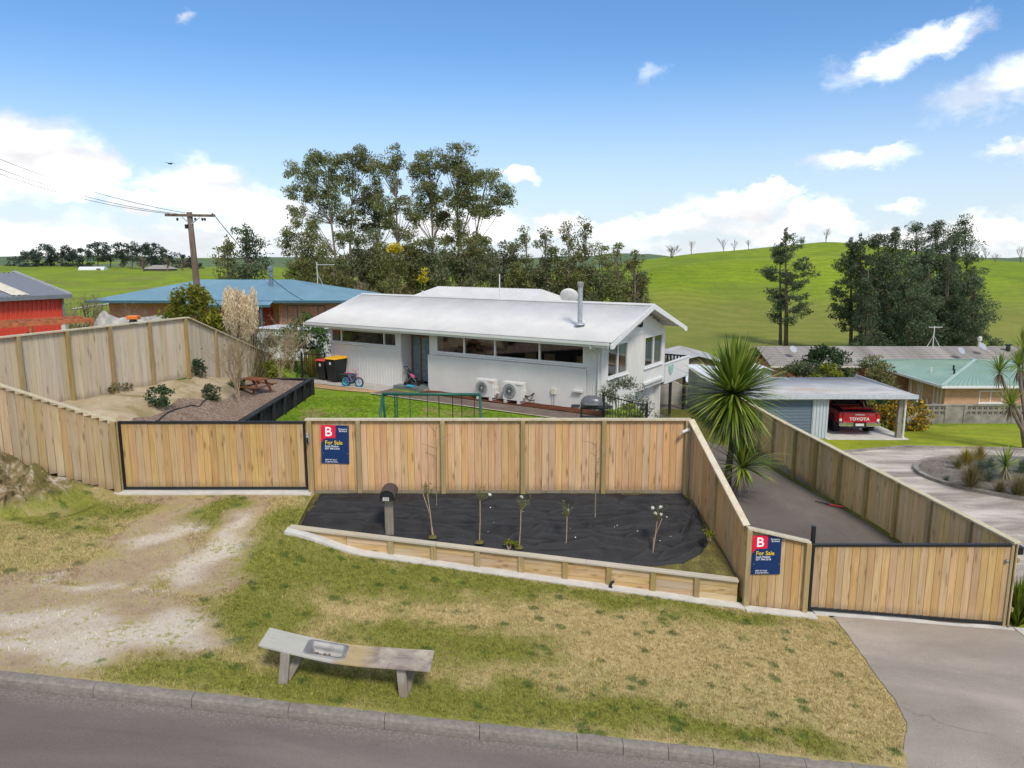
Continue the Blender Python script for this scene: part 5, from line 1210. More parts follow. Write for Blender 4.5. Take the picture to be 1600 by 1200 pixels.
m = MB(); m.box(-.09, .09, -.07, 0, 0, .22); m.build('casing', mat('cream_plastic', (.62, .60, .48), .5, .3), t, bevel=.01); m = MB(); m.tube([(-.04, -.03, 0), (-.04, -.03, -.4)], .012); m.tube([(.04, -.03, 0), (.04, -.03, -.4)], .012); m.build('conduit', PLAST_WHT, t)
m = MB(); m.box(-.17, .17, -.10, 0, 0, .09); o = m.build('tap_shelf', PLAST_WHT, None, bevel=.01); o.location = hloc(12.0, -.07, .62); o.rotation_euler = (0, 0, ang); tag(o, 'white shelf on the wall above the barbecue lid', 'shelf')

def wheelie_bin(label, loc, rz, w, d, h, lid, group='wheelie bins'):
    t = thing('wheelie_bin', label, 'bin', loc, rz, group)
    m = MB(); a, b = w / 2 * .80, d / 2 * .78; A, B = w / 2, d / 2
    m.hexa([(-a, -b, .06), (a, -b, .06), (a, b, .06), (-a, b, .06), (-A, -B, h - .1), (A, -B, h - .1), (A, B, h - .1), (-A, B, h - .1)]); m.build('body', PLAST_BLK, t, bevel=.02)
    m = MB(); m.hexa([(-A - .02, -B - .04, h - .095), (A + .02, -B - .04, h - .095), (A + .02, B + .03, h - .095), (-A - .02, B + .03, h - .095), (-A + .02, -B + .02, h - .03), (A - .02, -B + .02, h - .03), (A - .02, B - .02, h), (-A + .02, B - .02, h)]); m.build('lid', lid, t, bevel=.012)
    m = MB(); m.tube([(-A + .06, B + .05, h - .08), (A - .06, B + .05, h - .08)], .015); m.build('handle', PLAST_BLK, t)
    for sx in (-1, 1):
        m = MB(); m.lathe([(0, -.02), (.10, -.02), (.10, .02), (0, .02)], 14); q = m.build('wheel', RUBBER, t); q.location = (sx * (a + .0), b + .03, .10); q.rotation_euler = (0, R(90), 0)
    m = MB(); m.box(-.06, .04, -B * .94 - .012, -B * .94, h - .32, h - .2); s_ = m.build('sticker', PLAST_WHT, t); s_.rotation_euler = (0, 0, 0)
    return t
wheelie_bin('smaller black wheelie bin with a red lid at the house corner', hloc(.02, -.42, .03), ang, .48, .55, .93, PLAST_RED)
wheelie_bin('larger black wheelie bin with a yellow lid against the white wall', hloc(.78, -.48, .03), ang, .60, .72, 1.07, PLAST_YEL)
t = thing('recycling_crate', 'dark green plastic crate between the yellow bin and bike', 'crate', hloc(1.55, -.55, .03), ang)
m = MB(); m.hexa([(-.2, -.16, 0), (.2, -.16, 0), (.2, .16, 0), (-.2, .16, 0), (-.27, -.21, .36), (.27, -.21, .36), (.27, .21, .36), (-.27, .21, .36)]); m.build('tub', PLAST_GRN, t, bevel=.015)
m = MB(); m.box(-.3, .3, -.24, .24, .365, .40); m.build('rim', PLAST_GRN, t, bevel=.01)
def bike():
    t = thing('child_bike', 'small pink and blue child bicycle on the concrete path', 'bicycle', hloc(2.2, -1.0, .032), ang + R(12)); s = 1.15
    for x, mm in ((-.27, BLUE_T), (.27, RUBBER)):
        m = MB(); m.tube([(x * s + .16 * s * math.cos(a), 0, .16 * s + .16 * s * math.sin(a)) for a in np.linspace(0, 2 * math.pi, 21)], .026, 6); w = m.build('wheel', RUBBER, t)
        m = MB(); m.tube([(x * s + .135 * s * math.cos(a), 0, .16 * s + .135 * s * math.sin(a)) for a in np.linspace(0, 2 * math.pi, 21)], .02, 6)
        for k in range(8): m.bar((x * s, 0, .16 * s), (x * s + .13 * s * math.cos(k * .785), 0, .16 * s + .13 * s * math.sin(k * .785)), .01, .012)
        m.build('rim', BLUE_T, w)
    q = lambda pts, r, nm, mm: (lambda m: (m.tube([(a * s, b * s, c * s) for a, b, c in pts], r, 6), m.build(nm, mm, t)))(MB())
    q([(-.27, 0, .16), (-.12, 0, .36), (.17, 0, .42), (.0, 0, .17), (-.12, 0, .36)], .019, 'frame', VIOLET); q([(-.27, 0, .16), (.0, 0, .17)], .016, 'chain_stay', VIOLET)
    q([(.27, 0, .16), (.16, 0, .45), (.14, 0, .52)], .017, 'fork', PINK); q([(.10, -.2, .62), (.15, -.14, .60), (.14, 0, .52), (.15, .14, .60), (.10, .2, .62)], .015, 'handlebar', PINK)
    q([(-.14, 0, .36), (-.15, 0, .46)], .014, 'seat_post', STEEL)
    m = MB(); m.hexa([(-.28 * s, -.07, .53), (-.04 * s, -.025, .53), (-.04 * s, .025, .53), (-.28 * s, .07, .53), (-.28 * s, -.07, .57), (-.04 * s, -.02, .56), (-.04 * s, .02, .56), (-.28 * s, .07, .57)]); m.build('saddle', PINK, t, bevel=.012)
    for y in (-.16, .16):
        m = MB(); m.tube([((-.27 + .07 * math.cos(a)) * s, y, .07 * s + .07 * s * math.sin(a)) for a in np.linspace(0, 2 * math.pi, 13)], .014, 5); m.build('training_wheel', BLUE_T, t)
bike()
def pushchair():
    t = thing('pushchair', 'folded black and pink pushchair on the front step', 'pushchair', hloc(4.5, .05, .155), ang + R(20))
    m = MB(); m.hexa([(-.18, -.12, .18), (.22, -.14, .16), (.22, .16, .16), (-.18, .16, .2), (-.24, -.08, .62), (.0, -.12, .34), (.0, .14, .34), (-.24, .14, .64)]); m.build('seat', PLAST_BLK, t, bevel=.03)
    m = MB(); m.tube([(.3, -.2, .05), (.0, -.18, .35), (-.3, -.16, .70)], .014); m.tube([(.3, .2, .05), (.0, .18, .35), (-.3, .16, .70)], .014); m.tube([(-.3, -.16, .70), (-.36, 0, .74), (-.3, .16, .70)], .018); m.build('frame', PLAST_BLK, t)
    m = MB(); m.tube([(-.24, -.18, .06), (-.02, -.2, .34)], .012); m.tube([(-.24, .18, .06), (-.02, .2, .34)], .012); m.build('rear_strut', STEEL, t)
    for (x, y) in ((.3, -.2), (.3, .2), (-.24, -.2), (-.24, .2)): m = MB(); m.lathe([(0, -.02), (.075, -.02), (.075, .02), (0, .02)], 12); w = m.build('wheel', RUBBER, t); w.location = (x, y, .076); w.rotation_euler = (R(90), 0, 0)
    m = MB(); m.hexa([(-.1, -.11, .34), (.1, -.13, .26), (.1, .1, .26), (-.1, .1, .36), (-.12, -.08, .46), (.06, -.1, .38), (.06, .1, .38), (-.12, .1, .47)]); m.build('blanket', PINK, t, bevel=.03)
    m = MB(); m.box(-.02, .3, -.46, -.26, .0, .07); q = m.build('toy_box', BLUE_T, None, bevel=.01); q.location = hloc(4.55, .0, .153); q.rotation_euler = (0, 0, ang); tag(q, 'flat blue plastic tray on the tiled step', 'tray')
pushchair()

# barbecue
def barbecue():
    t = thing('barbecue', 'black domed gas barbecue on a stand behind the fence', 'barbecue', (2.42, 21.9, .0), R(-8))
    m = MB(); m.box(-.34, .34, -.22, .22, .70, .80); m.build('firebox', PLAST_BLK, t, bevel=.03)
    vs = []; n_, k_ = 16, 6
    for i in range(k_ + 1):
        a = i / k_ * math.pi / 2
        for j in range(n_): th = 2 * math.pi * j / n_; c, s = math.cos(th), math.sin(th); e = .6; cx = math.copysign(abs(c) ** e, c); cy = math.copysign(abs(s) ** e, s); vs.append((.345 * cx * (math.cos(a) ** .7 if i < k_ else .02), .23 * cy * (math.cos(a) ** .7 if i < k_ else .02), .82 + .27 * math.sin(a)))
    fs = [(i * n_ + j, i * n_ + (j + 1) % n_, (i + 1) * n_ + (j + 1) % n_, (i + 1) * n_ + j) for i in range(k_) for j in range(n_)]
    m = MB(); m.add(vs, fs); m.build('lid', mat('grey_enamel', (.10, .10, .105), .3, .5), t, smooth=True)
    m = MB(); m.tube([(-.2, -.25, .86), (-.2, -.30, .88), (.2, -.30, .88), (.2, -.25, .86)], .016); m.build('lid_handle', STEEL, t)
    for sx in (-1, 1): m = MB(); m.box(sx * .36 if sx > 0 else -.62, .62 if sx > 0 else -.36, -.19, .19, .74, .77); m.build('side_shelf', PLAST_BLK, t, bevel=.01)
    for sx in (-.3, .3):
        for sy in (-.18, .18): m = MB(); m.tube([(sx, sy, .70), (sx * 1.15, sy * 1.1, .05)], .018); m.build('leg', PLAST_BLK, t)
    m = MB(); m.box(-.34, .34, -.19, .19, .40, .43); m.build('lower_shelf', PLAST_BLK, t, bevel=.01)
    for sx in (-.35, .35): m = MB(); m.lathe([(0, -.02), (.07, -.02), (.07, .02), (0, .02)], 12); w = m.build('wheel', RUBBER, t); w.location = (sx, .2, .07); w.rotation_euler = (0, R(90), 0)
barbecue()

# swing set
def swing():
    t = thing('swing_set', 'green tubular swing set on the lawn behind the fence', 'swing set', (-2.1, 19.0, 0))
    zt = 1.69; xa, xb = -1.30, 1.26
    m = MB(); m.tube([(xa, 0, zt), (xb, -.1, zt)], .042, 8); m.build('top_bar', STEEL_GREEN, t, smooth=True)
    for x, y0, k in ((xa, 0, 1), (xb, -.1, -1)):
        for sy in (-1, 1): m = MB(); m.tube([(x, y0, zt), (x - k * (.12 if sy < 0 else .02), y0 + sy * .72, 0)], .034, 8); m.build('leg', STEEL_GREEN, t, smooth=True)
        m = MB(); m.tube([(x - k * .05, y0 - .36, zt * .5), (x, y0 + .36, zt * .5)], .022, 6); m.build('cross_brace', STEEL_GREEN, t)
    def seat(x0, x1, z, nm):
        m = MB(); m.box(x0, x1, -.13, .06, z, z + .03); s = m.build('swing_seat', BLUE_T if nm else STEEL_GREEN, t, bevel=.01)
        for x in (x0 + .02, x1 - .02): m = MB(); m.tube([(x, -.04, z + .03), (x, -.04, zt - .03)], .012, 5); m.build('hanger', STEEL_BLK if nm else STEEL_GREEN, s)
    seat(-.60, -.10, .72, 0); seat(.16, .56, .45, 1)
    m = MB(); m.tube([(-.92, -.02, zt), (-.92, -.02, .25)], .018, 5); m.tube([(-.98, -.02, zt), (-.98, -.02, .25)], .018, 5); m.build('glider_arm', STEEL_GREEN, t)
    m = MB(); m.tube([(.78, -.05, zt), (.78, -.05, .3)], .010, 5); m.tube([(1.12, -.05, zt), (1.08, -.05, .3)], .010, 5); m.build('rope', STEEL_BLK, t)
swing()

# black garden fence by the corner, and the one with the gate beyond the bins
def bar_fence(name, label, p0, p1, h, n, post=.03):
    t = thing(name, label, 'fence', p0); p0 = Vector(p0); p1 = Vector(p1); d = p1 - p0
    for z in (.08, h - .02): m = MB(); m.bar((0, 0, z), d + Vector((0, 0, z)), .03, .035); m.build('rail', STEEL_BLK, t)
    for i in range(n):
        q = d * ((i + .5) / n); m = MB(); m.box(q.x - .009, q.x + .009, q.y - .009, q.y + .009, q.z + .08, q.z + h - .03); m.build('picket', STEEL_BLK, t)
    for s in (0, 1): q = d * s; m = MB(); m.box(q.x - post, q.x + post, q.y - post, q.y + post, q.z - .3, q.z + h + .06); m.build('post', STEEL_BLK, t)
bar_fence('picket_fence', 'black steel picket fence descending beside the barbecue', (2.80, 22.2, .02), (4.25, 22.7, -.42), 1.05, 16)
bar_fence('pool_fence', 'black steel fence panel beyond the wheelie bins', (-9.0, 31.2, .0), (-7.95, 31.0, .0), 1.15, 12)
# camera on the fence corner
t = thing('security_camera', 'small white security camera on the long fence corner', 'camera', (3.80, 15.88, 1.46)); m = MB(); m.tube([(.10, .03, .0), (-.06, -.12, -.02)], .035, 10); m.build('body', PLAST_WHT, t); m = MB(); m.box(.08, .15, .0, .06, -.03, .05); m.build('bracket', PLAST_WHT, t)
# red handled shears on the drive
p = PZ(1296, 790, -1.43); t = thing('garden_tool', 'red handled garden tool lying on the drive by the boundary fence', 'garden tool', (p.x, p.y, p.z + .02), R(-42)); m = MB(); m.tube([(0, 0, .012), (.36, 0, .02)], .026, 6); m.build('handle', PLAST_RED, t); m = MB(); m.tube([(-.4, .02, .01), (0, 0, .012)], [.012, .02], 6); m.build('shaft', STEEL_BLK, t)
# offcut of black pipe on the mowing strip
x_ = 1.98; y_ = wall_y(x_) - .16; t = thing('pipe_offcut', 'curved black pipe stub standing on the pale mowing strip', 'pipe', (x_, y_, zv(x_, y_) + .03)); m = MB(); m.tube([(-.03, 0, -.02), (-.03, 0, .05), (-.01, 0, .10), (.04, 0, .13)], .028, 8); m.build('pipe', PLAST_BLK, t); m = MB(); m.lathe([(.0, 0), (.045, 0), (.045, .03), (.03, .03)], 10, (-.03, 0, -.02)); m.build('collar', PLAST_BLK, t)

# ------------------------------------------------------------------ raised garden: black timber wall, toy picnic table, hose
gw_ = thing('garden_wall', 'black stained timber retaining wall beside the lawn', 'retaining wall', (-7.70, 17.2, 0))
ys = list(np.arange(17.2, 27.8, 1.17)); ys.append(27.75)
for y in ys: m = MB(); m.box(-7.68, -7.58, y - .05, y + .05, -.1, .60); m.build('post', W_DARK, gw_, world=True, bevel=.006)
for a, b in zip(ys, ys[1:]):
    for k in range(3): m = MB(); m.box(-7.745, -7.70 + random.uniform(0, .006), a + .004, b - .004, .005 + .2 * k, .2 + .2 * k); m.build('plank', W_DARK, gw_, world=True)
m = MB(); m.box(-7.80, -7.60, 17.0, 27.85, .605, .65); m.build('cap', W_DARK, gw_, world=True, bevel=.005)
for k in range(3): m = MB(); m.box(-9.7, -7.80, 27.76, 27.80, .005 + .2 * k, .2 + .2 * k); m.build('plank', W_DARK, gw_, world=True)
m = MB(); m.box(-9.7, -7.81, 27.70, 27.86, .605, .65); m.build('cap', W_DARK, gw_, world=True, bevel=.005)
t = thing('picnic_table', 'small brown wooden picnic table on the mulch bed', 'picnic table', (-8.72, 24.6, .68), R(-25))
for k in range(4): m = MB(); m.box(-.45, .45, -.26 + k * .132, -.26 + k * .132 + .125, .46, .49); m.build('top_plank', W_BROWN, t)
for sy in (-1, 1):
    m = MB(); m.box(-.45, .45, sy * .48 - .09, sy * .48 + .09, .25, .28); m.build('seat_plank', W_BROWN, t)
for sx in (-.3, .3):
    for sy in (-1, 1): m = MB(); m.bar((sx, sy * .16, .45), (sx, sy * .44, 0), .05, .07); m.build('leg', W_BROWN, t)
    m = MB(); m.bar((sx + .03, -.5, .23), (sx + .03, .5, .23), .03, .05); m.build('bearer', W_BROWN, t)
m = MB(); pts = []
for i in range(30):
    s = i / 29; px_, py_ = tab([(0, 165), (.25, 205), (.55, 270), (.8, 310), (1, 326)], s), tab([(0, 649), (.25, 649), (.55, 652), (.8, 648), (1, 630)], s)
    p = PZ(px_, py_, 1.0); z = zgarden(p.x, p.y); p = PZ(px_, py_, z + .03); pts.append((p.x, p.y, zgarden(p.x, p.y) + .035))
m.tube(pts, .022, 6); o = m.build('garden_hose', HOSE, None, smooth=True); tag(o, 'dark hose lying across the soil mound', 'hose')

# ------------------------------------------------------------------ neighbours
def hip_roof(mb, x0, x1, y0, y1, ze, zr, rx0, rx1, ry, pitch=.25, amp=.012):
    A, B, C, D = (x0, y0, ze), (x1, y0, ze), (x1, y1, ze), (x0, y1, ze); E, G = (rx0, ry, zr), (rx1, ry, zr)
    corr(mb, A, B, E, G, pitch, amp); corr(mb, C, D, G, E, pitch, amp); corr(mb, B, C, G, G, pitch, amp); corr(mb, D, A, E, E, pitch, amp)
def simple_window(T, x0, x1, y, z0, z1, mull=(), fm=TRIM, w=.06):
    return window(T, lambda u, d, z: (u, y - d, z), x0, x1, z0, z1, mull, fm, w, True, DARKGLASS)

def blue_house():
    L = Vector((-19, 50, -.4)); T = thing('brick_house', 'red brick house with a blue iron hip roof beyond the garden fence', 'house', L)
    w = MB(); w.box(-8.3, -.6, 0, 8, 0, 2.68); w.box(-.6, 3.2, 1.2, 8, 0, 2.68); w.box(3.2, 7.9, 0, 8, 0, 2.72); w.build('wall', BRICK_R, T)
    r = MB(); hip_roof(r, -9.3, 8.6, -.9, 8.9, 2.72, 3.95, -3.6, 3.0, 4.0); ro = r.build('roof', ROOF_B, T, smooth=True)
    m = MB(); m.box(-9.36, 8.66, -.98, -.9, 2.56, 2.73); m.box(8.58, 8.66, -.9, 8.9, 2.56, 2.73); m.box(-9.36, -9.28, -.9, 8.9, 2.56, 2.73); m.build('gutter', mat('blue_gutter', (.05, .12, .15), .5, .3), ro)
    m = MB(); m.box(-9.2, 8.5, -.85, 8.85, 2.55, 2.60); m.build('soffit', WHITE, ro)
    # lower porch roof over the recessed entrance
    m = MB(); corr(m, (-2.6, -1.9, 2.50), (3.2, -1.9, 2.50), (-2.6, .4, 2.98), (3.2, .4, 2.98), .25, .012); pr = m.build('porch_roof', ROOF_B, T, smooth=True)
    m = MB(); m.box(-2.6, 3.25, -1.97, -1.9, 2.36, 2.51); m.build('gutter', MATS['blue_gutter'], pr)
    for x in (2.6, -1.2): m = MB(); m.box(x - .06, x + .06, -1.8, -1.68, 0, 2.4); m.build('porch_post', MATS['blue_gutter'], T)
    simple_window(T, 3.75, 6.35, 0, .95, 2.38, (4.45, 5.85), MATS['blue_gutter']); simple_window(T, -.3, 1.0, 1.2, .1, 2.2, (.45,), MATS['blue_gutter']); simple_window(T, -4.0, -2.2, 0, .9, 2.3, (-3.1,), MATS['blue_gutter'])
    m = MB(); m.box(1.5, 2.4, 1.13, 1.2, 0, 2.1); m.build('door', mat('red_door', (.35, .03, .03), .5, .3), T)
    m = MB(); m.lathe([(.14, 0), (.14, 1.25), (.2, 1.27), (.2, 1.5), (.06, 1.6)], 12, (2.0, 2.4, 3.35)); m.build('flue', mat('blue_flue', (.14, .18, .22), .5, .3), ro)
    m = MB(); m.tube([(4.6, 5, 3.4), (4.6, 5, 5.2)], .03, 5); m.tube([(4.6, 5, 5.0), (5.9, 5, 5.0)], .02, 5)
    for k in range(5): m.tube([(4.8 + k * .22, 4.8, 5.0), (4.8 + k * .22, 5.2, 5.0)], .012, 4)
    m.tube([(4.6, 5, 4.4), (5.1, 5, 3.3)], .015, 4); m.build('aerial', PLAST_WHT, ro)
blue_house()

def red_shed():
    f = Vector((.5, .866, 0)); L = Vector((-20.1, 33.0, .4)); a = math.atan2(f.y, f.x)
    T = thing('red_shed', 'red corrugated shed with a dark roof at the picture edge', 'shed', L, a)   # local +x along the wall, away; wall runs to -x
    w = MB(); w.box(-9, 0, .02, 8, 0, 3.15); w.build('wall', SHED_RED, T)
    x = -9.0; rib = MB().box(-.03, .03, -.02, .02, 0, 3.14); me = None
    while x < 0:
        if me is None: o = rib.build('wall_rib', SHED_RED, T); me = o.data
        else: o = link('wall_rib', me, T)
        o.location = (x, .0, 0); x += .19
    r = MB(); corr(r, (-9.2, -.25, 3.16), (.25, -.25, 3.16), (-9.2, 4.2, 4.08), (.25, 4.2, 4.08), .2, .018); corr(r, (.25, 8.4, 3.16), (-9.2, 8.4, 3.16), (.25, 4.2, 4.08), (-9.2, 4.2, 4.08), .2, .018); ro = r.build('roof', SHED_ROOF, T)
    for x0 in (-1.7, -5.2): m = MB(); corr(m, (x0 - .35, -.1, 3.22), (x0 + .35, -.1, 3.22), (x0 - .35, 3.9, 4.04), (x0 + .35, 3.9, 4.04), .2, .014); m.build('skylight', SKYLIGHT, ro)
    m = MB(); m.box(-9.2, .3, -.34, -.24, 3.0, 3.17); m.build('gutter', SHED_ROOF, ro)
    m = MB(); m.bar((.27, -.3, 3.13), (.27, 4.2, 4.07), .03, .2); m.bar((.27, 8.4, 3.13), (.27, 4.2, 4.07), .03, .2); m.build('bargeboard', mat('pale_grey_trim', (.42, .43, .45), .5, .3), ro)
    m = MB(); m.tube([(-.02, -.12, 3.0), (-.02, -.12, 0)], .05, 8); m.build('downpipe', SHED_ROOF, T)
red_shed()

# trailer frame, tarpaulin heap and orange bin behind the garden fence
def trailer():
    a = P(-30, 511, 26.0); b = P(146, 500, 28.6); L = Vector((a.x, a.y, a.z - 1.1)); T = thing('steel_trailer', 'rusty orange flat-deck trailer frame beside the red shed', 'trailer', L)
    d = (b - a); n = Vector((-d.y, d.x, 0)).normalized() * 1.6; up = Vector((0, 0, 1.1))
    for o in (Vector(), n):
        m = MB(); m.bar(up + o, up + d + o, .10, .16); m.build('side_rail', RUST, T)
    for k in range(6): q = d * (k / 5); m = MB(); m.bar(up + q + Vector((0, 0, -.02)), up + q + n + Vector((0, 0, -.02)), .08, .1); m.build('cross_member', RUST, T)
    for s, w in ((.42, .10), (.72, .16), (.98, .08), (.1, .1)): q = d * s; m = MB(); m.bar(q + Vector((0, 0, -.2)), q + up - Vector((0, 0, .1)), w, w); m.build('stand', CONC_PALE if s == .72 else RUST, T)
    m = MB(); c = d * .5 + n * .5; m.tube([c - n * .45 + Vector((0, 0, .35)), c + n * .45 + Vector((0, 0, .35))], .33, 16); m.build('wheel', RUBBER, T)
trailer()
def tarp():
    a = P(126, 505, 30.0); T = Vector((a.x, a.y, a.z - .85)); nx, ny = 19, 8; V = np.zeros((ny, nx, 3))
    for j in range(ny):
        for i in range(nx):
            s, t = i / (nx - 1), j / (ny - 1); x = s * 3.3; y = t * 1.6 + s * .9
            h = .95 * sm(min(s, 1 - s) * 6) * sm(min(t, 1 - t) * 5) + .30 * sm((.35 - s) / .3) * sm(min(t, 1 - t) * 5) * sm(s * 8)
            V[j, i] = (x, y, max(0, h + .20 * fn(x * 1.4, y * 1.4, 1.) + .12 * fn(x, y, 3.)))
    idx = np.arange(nx * ny).reshape(ny, nx); o = npmesh('tarpaulin_heap', V.reshape(-1, 3), np.stack([idx[:-1, :-1], idx[:-1, 1:], idx[1:, 1:], idx[1:, :-1]], -1).reshape(-1, 4), TARP, None, False); o.location = T
    tag(o, 'crumpled pale tarpaulin over a heap behind the garden fence', 'tarpaulin')
tarp()
p = P(208, 500, 29.0); t = thing('orange_bin', 'orange topped drum poking up behind the garden fence', 'drum', (p.x, p.y, p.z - .5)); t.scale = (.6, .6, .75); m = MB(); m.lathe([(.26, 0), (.26, .62), (.24, .64)], 14); m.build('body', PLAST_BLK, t); m = MB(); m.box(-.32, .40, -.25, .25, .70, .90); m.build('top', PLAST_ORG, t, bevel=.03); m = MB(); m.lathe([(.2, .63), (.22, .7), (.1, .72)], 12); m.build('neck', PLAST_BLK, t)

def caravan():
    L = Vector((-15.0, 43.0, -1.25)); T = thing('white_caravan', 'white caravan parked below the red brick house', 'caravan', L, R(-18))
    sec = [(0, .5), (0, 1.9), (.25, 2.3), (3.6, 2.3), (3.95, 1.9), (3.95, .5)]
    m = MB(); m.prism(sec, lambda a, z, d: (a, d, z), 0, 2.1); m.build('body', PLAST_WHT, T, bevel=.05)
    m = MB(); m.box(-.1, 4.1, -.12, 2.2, 2.31, 2.36); m.build('roof', PLAST_WHT, T, bevel=.02)
    for x in (.5, 2.5): m = MB(); m.box(x, x + .9, -.02, .0, 1.25, 1.8); m.build('window', DARKGLASS, T, bevel=.02)
    m = MB(); m.box(1.6, 2.2, -.018, 0, .6, 1.95); m.build('door', PLAST_WHT, T, bevel=.01)
    for x in (1.8, 2.5): m = MB(); m.lathe([(0, -.1), (.32, -.1), (.32, .1), (0, .1)], 16); o = m.build('wheel', RUBBER, T); o.location = (x, .15, .32); o.rotation_euler = (R(90), 0, 0)
    m = MB(); m.bar((3.9, 1.05, .5), (5.0, 1.05, .45), .1, .1); m.build('drawbar', GALV, T)
caravan()

# ------------------------------------------------------------------ power pole and lines
def pole():
    b = P(310, 470, 36.0); top = P(296, 333, 36.0); L = Vector((b.x, b.y, -.3)); T = thing('power_pole', 'leaning timber power pole with a crossarm against the sky', 'power pole', L)
    d = top - b; base_ = b - d * ((b.z + .3) / d.z); r = lambda q: q - L
    m = MB(); m.tube([r(base_), r(b), r(top + d * .01)], [.19, .16, .125], 10); m.build('pole', W_POLE, T, smooth=True)
    a0, a1 = P(258, 336, 35.9), P(336, 337, 35.9); m = MB(); m.bar(r(a0), r(a1), .10, .12); m.build('crossarm', W_POLE, T)
    for q0, q1 in ((P(284, 339, 35.85), P(296, 349, 35.9)), (P(312, 340, 35.85), P(299, 350, 35.9))): m = MB(); m.bar(r(q0), r(q1), .02, .05); m.build('brace', GALV, T)
    for px_ in (264, 277, 305, 316, 320, 332): q = P(px_, 341 if px_ in (277, 305, 316, 320) else 334, 35.9); m = MB(); m.lathe([(.03, -.12), (.055, -.08), (.055, .0), (.03, .02)], 8, r(q)); m.build('insulator', PLAST_BLK, T)
    m = MB(); q = r(P(294, 354, 35.9)); m.box(q.x - .10, q.x - .0, q.y - .15, q.y, q.z - .1, q.z + .1); m.build('fuse_box', STEEL_BLK, T)
    # conductors: three over the road to the left, one service line down to the brick house
    ends = [(-160, 196), (-160, 206), (-160, 176)]; st = [(277, 334), (266, 334), (292, 333)]
    for k, (e, s0) in enumerate(zip(ends, st)):
        A = P(*s0, 35.9); B = P(*e, 30.0 + k); pts = [A.lerp(B, i / 24) - Vector((0, 0, .55 * 4 * (i / 24) * (1 - i / 24))) for i in range(25)]
        m = MB(); m.tube(pts, .011, 4); w = m.build('power_line', STEEL_BLK, None); tag(w, ['upper', 'lower', 'middle'][k] + ' overhead wire running left from the power pole', 'wire', 'overhead wires')
    A = P(336, 338, 35.9); B = Vector((-13.9, 49.2, 2.35)); pts = [A.lerp(B, i / 20) - Vector((0, 0, .5 * 4 * (i / 20) * (1 - i / 20))) for i in range(21)]
    m = MB(); m.tube(pts, .02, 5); w = m.build('service_line', STEEL_BLK, None); tag(w, 'black service cable sagging from the pole to the brick house', 'wire')
pole()
m = MB(); p = P(265, 256, 70.)
m.tube([(-.28, 0, 0), (-.1, 0, .02), (.15, 0, .02), (.3, 0, .05)], [.01, .06, .06, .02], 6)
b_ = m.build('bird', mat('dark_plumage', (.04, .04, .045), .8, .2), None, smooth=True); b_.location = p
for s in (-1, 1): m = MB(); m.add([(-.08, 0, .04), (.10, 0, .04), (.06, s * .38, .13), (-.02, s * .62, .06), (-.10, s * .36, .12)], [(0, 1, 2, 4), (4, 2, 3)]); w = m.build('wing', MATS['dark_plumage'], b_); md = w.modifiers.new('t', 'SOLIDIFY'); md.thickness = .015
b_.rotation_euler = (R(8), R(6), R(70)); tag(b_, 'small dark bird gliding in front of the left cloud', 'bird')

# ------------------------------------------------------------------ garage with open carport, pickup
def garage():
    Z = -3.56; L = Vector((11.6, 35, Z)); T = thing('garage', 'grey garage with a blue roller door and open carport', 'garage', L)
    W0, W1, W2 = 0, 3.8, 7.55
    w = MB(); w.box(0, .1, .05, 6, 0, 2.05); w.box(3.7, 3.8, .05, 6, 0, 2.05); w.box(.1, 3.7, 5.9, 6, 0, 2.05); w.box(3.02, 3.7, .05, .12, 0, 2.05); w.box(.1, .3, .05, .12, 0, 2.05); w.box(.3, 3.02, .05, .12, 1.92, 2.05); w.build('wall', mat('pale_grey_iron', (.46, .50, .54), .5, .3, var=.05), T)
    ribm = MB().box(-.02, .02, -.025, 0.02, 0, 2.04)
    o = ribm.build('wall_rib', MATS['pale_grey_iron'], T); o.location = (3.08, .045, 0); me = o.data
    for k in range(1, 5): o = link('wall_rib', me, T); o.location = (3.08 + .16 * k, .045, 0)
    m = MB(); n = 26; vs = []
    for i in range(n * 4 + 1): z = .01 + 1.90 * i / (n * 4); yy = .10 + .014 * math.sin(2 * math.pi * i / 4); vs += [(.3, yy, z), (3.02, yy, z)]
    m.add(vs, [(2 * i, 2 * i + 1, 2 * i + 3, 2 * i + 2) for i in range(n * 4)]); m.build('roller_door', mat('slate_blue_door', (.105, .145, .19), .5, .3, var=.05), T, smooth=True)
    r = MB(); corr(r, (-.3, -.25, 2.22), (W2 + .35, -.25, 2.22), (-.3, 6.2, 2.02), (W2 + .35, 6.2, 2.02), .15, .014); ro = r.build('roof', ROOF_GREY, T, smooth=True); md = ro.modifiers.new('t', 'SOLIDIFY'); md.thickness = .006
    m = MB(); m.box(-.3, W2 + .38, -.30, -.255, 2.03, 2.24); m.build('fascia', mat('grey_fascia', (.45, .48, .51), .5, .3), ro); m = MB(); m.box(W2 + .32, W2 + .37, -.25, 6.2, 1.88, 2.20); m.build('bargeboard', MATS['grey_fascia'], ro)
    for y in (1.2, 3.2, 5.2): m = MB(); m.box(3.8, W2 + .2, y - .05, y + .05, 1.84, 1.98); m.build('beam', W_GREY, ro)
    m = MB(); m.box(7.22, 7.44, .05, .25, 0, 2.02); m.build('post', CONC_OLD, T); m = MB(); m.tube([(7.50, .0, 2.0), (7.50, .0, 0)], .05, 8); m.build('downpipe', PLAST_WHT, T)
    m = MB(); m.box(7.25, 7.4, 5.7, 5.85, 0, 1.9); m.build('post', CONC_OLD, T)
    sl = sheet('carport_slab', [(15.3, 34.7), (19.3, 34.6), (19.3, 41), (15.3, 41)], 1., lambda x, y: Z, .03, CONC_PALE)
garage()

